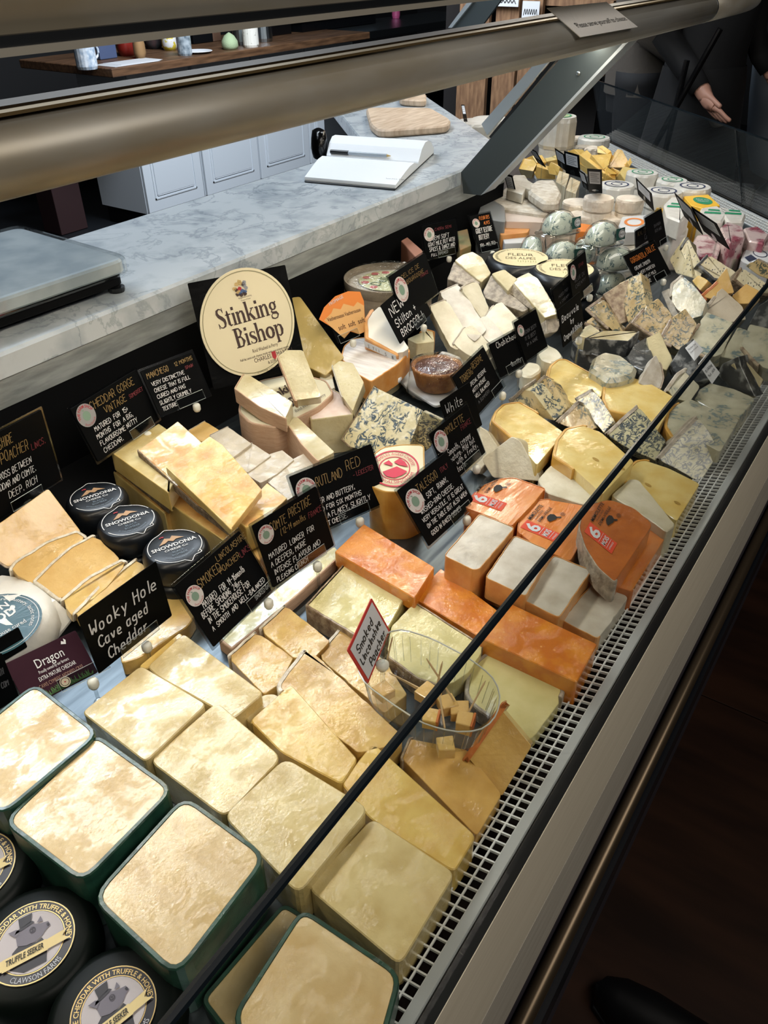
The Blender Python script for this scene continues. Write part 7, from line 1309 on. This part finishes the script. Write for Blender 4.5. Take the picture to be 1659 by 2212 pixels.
# pink cranberry cheese packs
m_cran = mat('cranberry cheese', 'd9c3c0', .45, col2='9b4a5c', scale=26, contrast=(.5, .62), spots='5a1c30', sscale=70, sthr=.12, **{**FILM, 'cbump': .6})
for k, (pts, z, lb) in enumerate([([(1494, 528), (1504, 508), (1528, 506), (1558, 530), (1550, 556), (1512, 552)], .075, 'cranberry marbled cheese in film behind the stem of the curved ticket'), ([(1556, 490), (1570, 478), (1606, 490), (1610, 512), (1578, 524), (1564, 512)], .10, 'cranberry cheese pack with printed lid right of the curved tickets'), ([(1606, 492), (1636, 488), (1662, 506), (1650, 526), (1618, 520)], .09, 'dark cranberry cheese pack by the wing grille'), ([(1580, 524), (1608, 516), (1606, 548), (1584, 560), (1572, 548)], .06, 'pale pink cheese block below the cranberry packs'), ([(1640, 512), (1664, 500), (1672, 530), (1650, 532)], .08, 'cranberry cheese pack at the right edge')]):
    a = slab(lb, pts, z, m_cran if 'pale' not in lb else m_white, r=.006, name='cranberry_cheese', grp='cranberry cheese packs', b=.003)
a = slab('white tub cheese with round lid print at the right edge', [(1600, 560), (1608, 538), (1634, 530), (1668, 536), (1668, 566), (1630, 572)], .07, M_paper, r=.014, name='white_tub', cat='tub', b=.004, key='wt')
f_ = decal('wt', (1642, 548), (1658, 550), (1640, 540)); mk('lid_print', join(ring2(f_, .85, 1, 1, 24), flat(f_, [(-1.8, -2.6), (-.6, -1.6), (-1.3, -.6), (-2.3, -1.6)], 1)), mat('navy print', '23304a', .5), a)
# yellow wedges
Gy = 'yellow hard cheese wedges on the wing'
yw = [([(1128, 344), (1150, 336), (1160, 352), (1152, 372), (1132, 366)], [.09, .1, .095, .06, .06], 'leftmost yellow wedge beside the slanted post'), ([(1120, 364), (1152, 370), (1150, 386), (1128, 382)], [.07, .07, .04, .04], 'low yellow wedge by the slanted post'), ([(1154, 376), (1160, 360), (1200, 372), (1200, 388), (1160, 386)], [.07, .08, .075, .05, .05], 'yellow wedge below the pair of tickets, left'), ([(1182, 362), (1190, 350), (1210, 360), (1206, 380), (1186, 376)], [.09, .10, .095, .07, .07], 'yellow wedge directly behind the pair of tickets'),
 ([(1170, 330), (1196, 322), (1208, 344), (1180, 350)], [.10, .11, .10, .085], 'pale yellow wedge behind the left ticket of the pair'), ([(1226, 326), (1240, 322), (1296, 372), (1322, 376), (1300, 382), (1254, 356)], [.115, .12, .09, .08, .075, .09], 'long yellow wedge with brown edge, front of the yellow pile'), ([(1250, 334), (1268, 324), (1322, 376), (1310, 380)], [.115, .12, .085, .08], 'long yellow wedge leaning on the front one'), ([(1276, 334), (1322, 332), (1316, 356), (1304, 366)], [.12, .118, .10, .09], 'flat yellow wedge on top of the pile'), ([(1290, 316), (1302, 314), (1320, 326), (1312, 334), (1290, 330)], [.12, .125, .12, .11, .11], 'small yellow wedge at the back of the pile'), ([(1318, 352), (1334, 322), (1344, 324), (1358, 350), (1352, 362), (1316, 362)], [.10, .125, .124, .10, .085, .08], 'peaked yellow wedge at the right of the pile'), ([(1314, 368), (1322, 362), (1342, 372), (1340, 384), (1322, 380)], [.08, .085, .08, .065, .065], 'small yellow wedge in front of the peaked one'), ([(1300, 386), (1306, 374), (1330, 388), (1322, 394)], [.075, .085, .075, .06], 'orange yellow wedge tip near the wrapped cheeses'), ([(1338, 374), (1346, 360), (1392, 366), (1384, 384), (1350, 392)], [.09, .10, .095, .075, .07], 'pale block behind the green circle brie'), ([(1354, 350), (1362, 340), (1366, 350), (1360, 360)], [.10, .11, .10, .09], 'small yellow corner piece by the wing grille')]
m_yw = cheese('hard yellow paste', 'e6c268', 'dcae52', cbump=.25)
for pts, z, lb in yw: slab(lb, pts, z, m_yw if 'pale' not in lb else m_jarl, r_paste, [len(pts)-1, len(pts)-2], th=.035, r=.002, rw=.002, grp=Gy, name='yellow_wedge')
for pts, z, lb in [([(1200, 392), (1208, 368), (1230, 376), (1222, 404)], .085, 'ribbed cheese strips standing in film below the tickets, left'), ([(1222, 410), (1232, 382), (1254, 392), (1244, 418)], .08, 'ribbed cheese strips standing in film below the tickets, right')]:
    slab(lb, pts, z, mat('ribbed tan strips', 'cdb68e', .5, col2='efe2c2', scale=14, stretch=(1, 9, 1), **FILM), r=.003, name='ribbed_strips', grp='ribbed cheese strips')
# grey truffled pieces and clear tub far end
for k, (px, py) in enumerate(((1232, 300), (1252, 296), (1262, 316), (1278, 318), (1212, 300), (1196, 300))):
    drum(px, py, .085, .028, .03, r_grey if k % 2 == 0 else m_rip, ('grey' if k % 2 == 0 else 'pale') + ' little cheese at the far wing end, ' + ['left of the clear tub', 'beside the tub', 'behind the yellow pile', 'by the grille corner', 'inside the clear tub', 'left in the clear tub'][k], 'little ripened cheeses at the far end', wob=.05, name='little_cheese')
c = P(1200, 304, .10); label(mk('clear_tub', lathe([(.062, 0), (.075, .04), (.08, .041), (.08, .043), (.073, .042), (.06, .003), (.001, .002)], Vector((c.x, c.y, .055)), 30, ell=.7), M_tub), 'clear plastic tub of little cheeses at the far end of the wing', 'tub')
c2 = Vector((c.x, c.y, DECK)); label(mk('tub_riser', lathe([(.055, 0), (.055, .066)], c2, 20), M_paper), 'white block under the clear tub on the wing', 'riser')
# loaf of white cheeses beyond the marble
for k, (px, py) in enumerate(((1026, 262), (1060, 256))): drum(px, py, .16, .06, .05, M_wl, ['white wrapped cheese peeping past the marble, left', 'white wrapped cheese peeping past the marble, right'][k], 'wrapped cheeses past the marble', wob=.03, base=M_wl)
# ---- tall printed tickets
def ticket(BL, BR, TL, zb, lb, nl=5, ztl=None, grp='black tickets with white printed labels', patch=(.12, .42, .88, .92), stem=True, clipd=True):
    r_, f_, w_, h_, pl = card(lb, BL, BR, TL, zb, [], None, sleeve=False, clip=None, stem=stem, name='printed_ticket', grp=grp, ztl=ztl)
    r_['category'] = 'price card'
    x0, y0, x1, y1 = patch; mk('paper', flat(f_, [(x0*w_, y0*h_), (x1*w_, y0*h_), (x1*w_, y1*h_), (x0*w_, y1*h_)], 1), mat('ticket paper', 'c4c8ce', .6), r_)
    mk('printed_lines', join(*[flat(f_, [((x0+.08)*w_, (y1-.08-k*(y1-y0-.1)/nl)*h_), ((x1-.08-.12*(k % 2))*w_, (y1-.08-k*(y1-y0-.1)/nl)*h_), ((x1-.08-.12*(k % 2))*w_, (y1-.10-k*(y1-y0-.1)/nl)*h_), ((x0+.08)*w_, (y1-.10-k*(y1-y0-.1)/nl)*h_)], 2) for k in range(nl)]), mat('grey print', '5c6068', .6), r_)
    if clipd:
        k0 = f_(w_*.5, -.002); mk('clip_disc', ring2(f_, .001, min(.010, w_*.25), 3, 20, cx=w_*.5, cy=h_*.14), M_clear, r_); mk('stem', tube([k0, Vector((k0.x, k0.y, max(DECK+.001, k0.z-.06)))], .0018, 8), M_clear, r_)
    return r_
ticket((1162, 352), (1179, 362), (1141, 318), .12, 'small black ticket nearest the slanted post, behind the yellow wedges')
ticket((1206, 358), (1226, 372), (1198, 320), .12, 'black ticket, left of the overlapping pair among the yellow wedges')
ticket((1222, 374), (1254, 384), (1218, 326), .12, 'black ticket, right of the overlapping pair among the yellow wedges')
ticket((1260, 404), (1274, 414), (1249, 366), .11, 'black ticket above the round soft cheeses, left of two')
ticket((1272, 416), (1301, 418), (1268, 365), .11, 'black ticket above the round soft cheeses, right of two')
ticket((1378, 420), (1412, 456), (1373, 384), .115, 'tall black ticket standing alone among the wrapped bries')
ticket((1100, 424), (1118, 430), (1088, 374), .115, 'narrow black ticket in the brie corner by the post foot')
ticket((1478, 468), (1518, 508), (1456, 416), .125, 'curved black ticket, left of the pair before the cranberry packs')
ticket((1520, 500), (1576, 540), (1492, 446), .12, 'curved black ticket, right of the pair before the cranberry packs')
ticket((1002, 262), (1010, 262), (996, 226), .19, 'tiny black ticket beyond the edge of the far marble', nl=3, stem=False)
# things stored at the back board under the marble end
slab('white plastic pot with lid behind the Gooey Texture card', [(1030, 470), (1040, 440), (1066, 432), (1090, 446), (1092, 480)], .115, mat('grey plastic lid', '7c7f80', .4, coat=.5), r=.01, name='plastic_pot', cat='pot')
slab('orange edged folded box behind the A Semi Soft card', [(866, 520), (880, 512), (912, 540), (914, 552), (898, 556)], .135, mat('dull orange box', '8a5a44', .6), r=.003, name='folded_box', cat='box')
slab('green and orange carton between the two back cards', [(986, 500), (1010, 494), (1018, 530), (994, 540)], .12, mat('dull green carton', '55603a', .6, col2='8a6a40', scale=20), r=.003, name='small_carton', cat='carton')
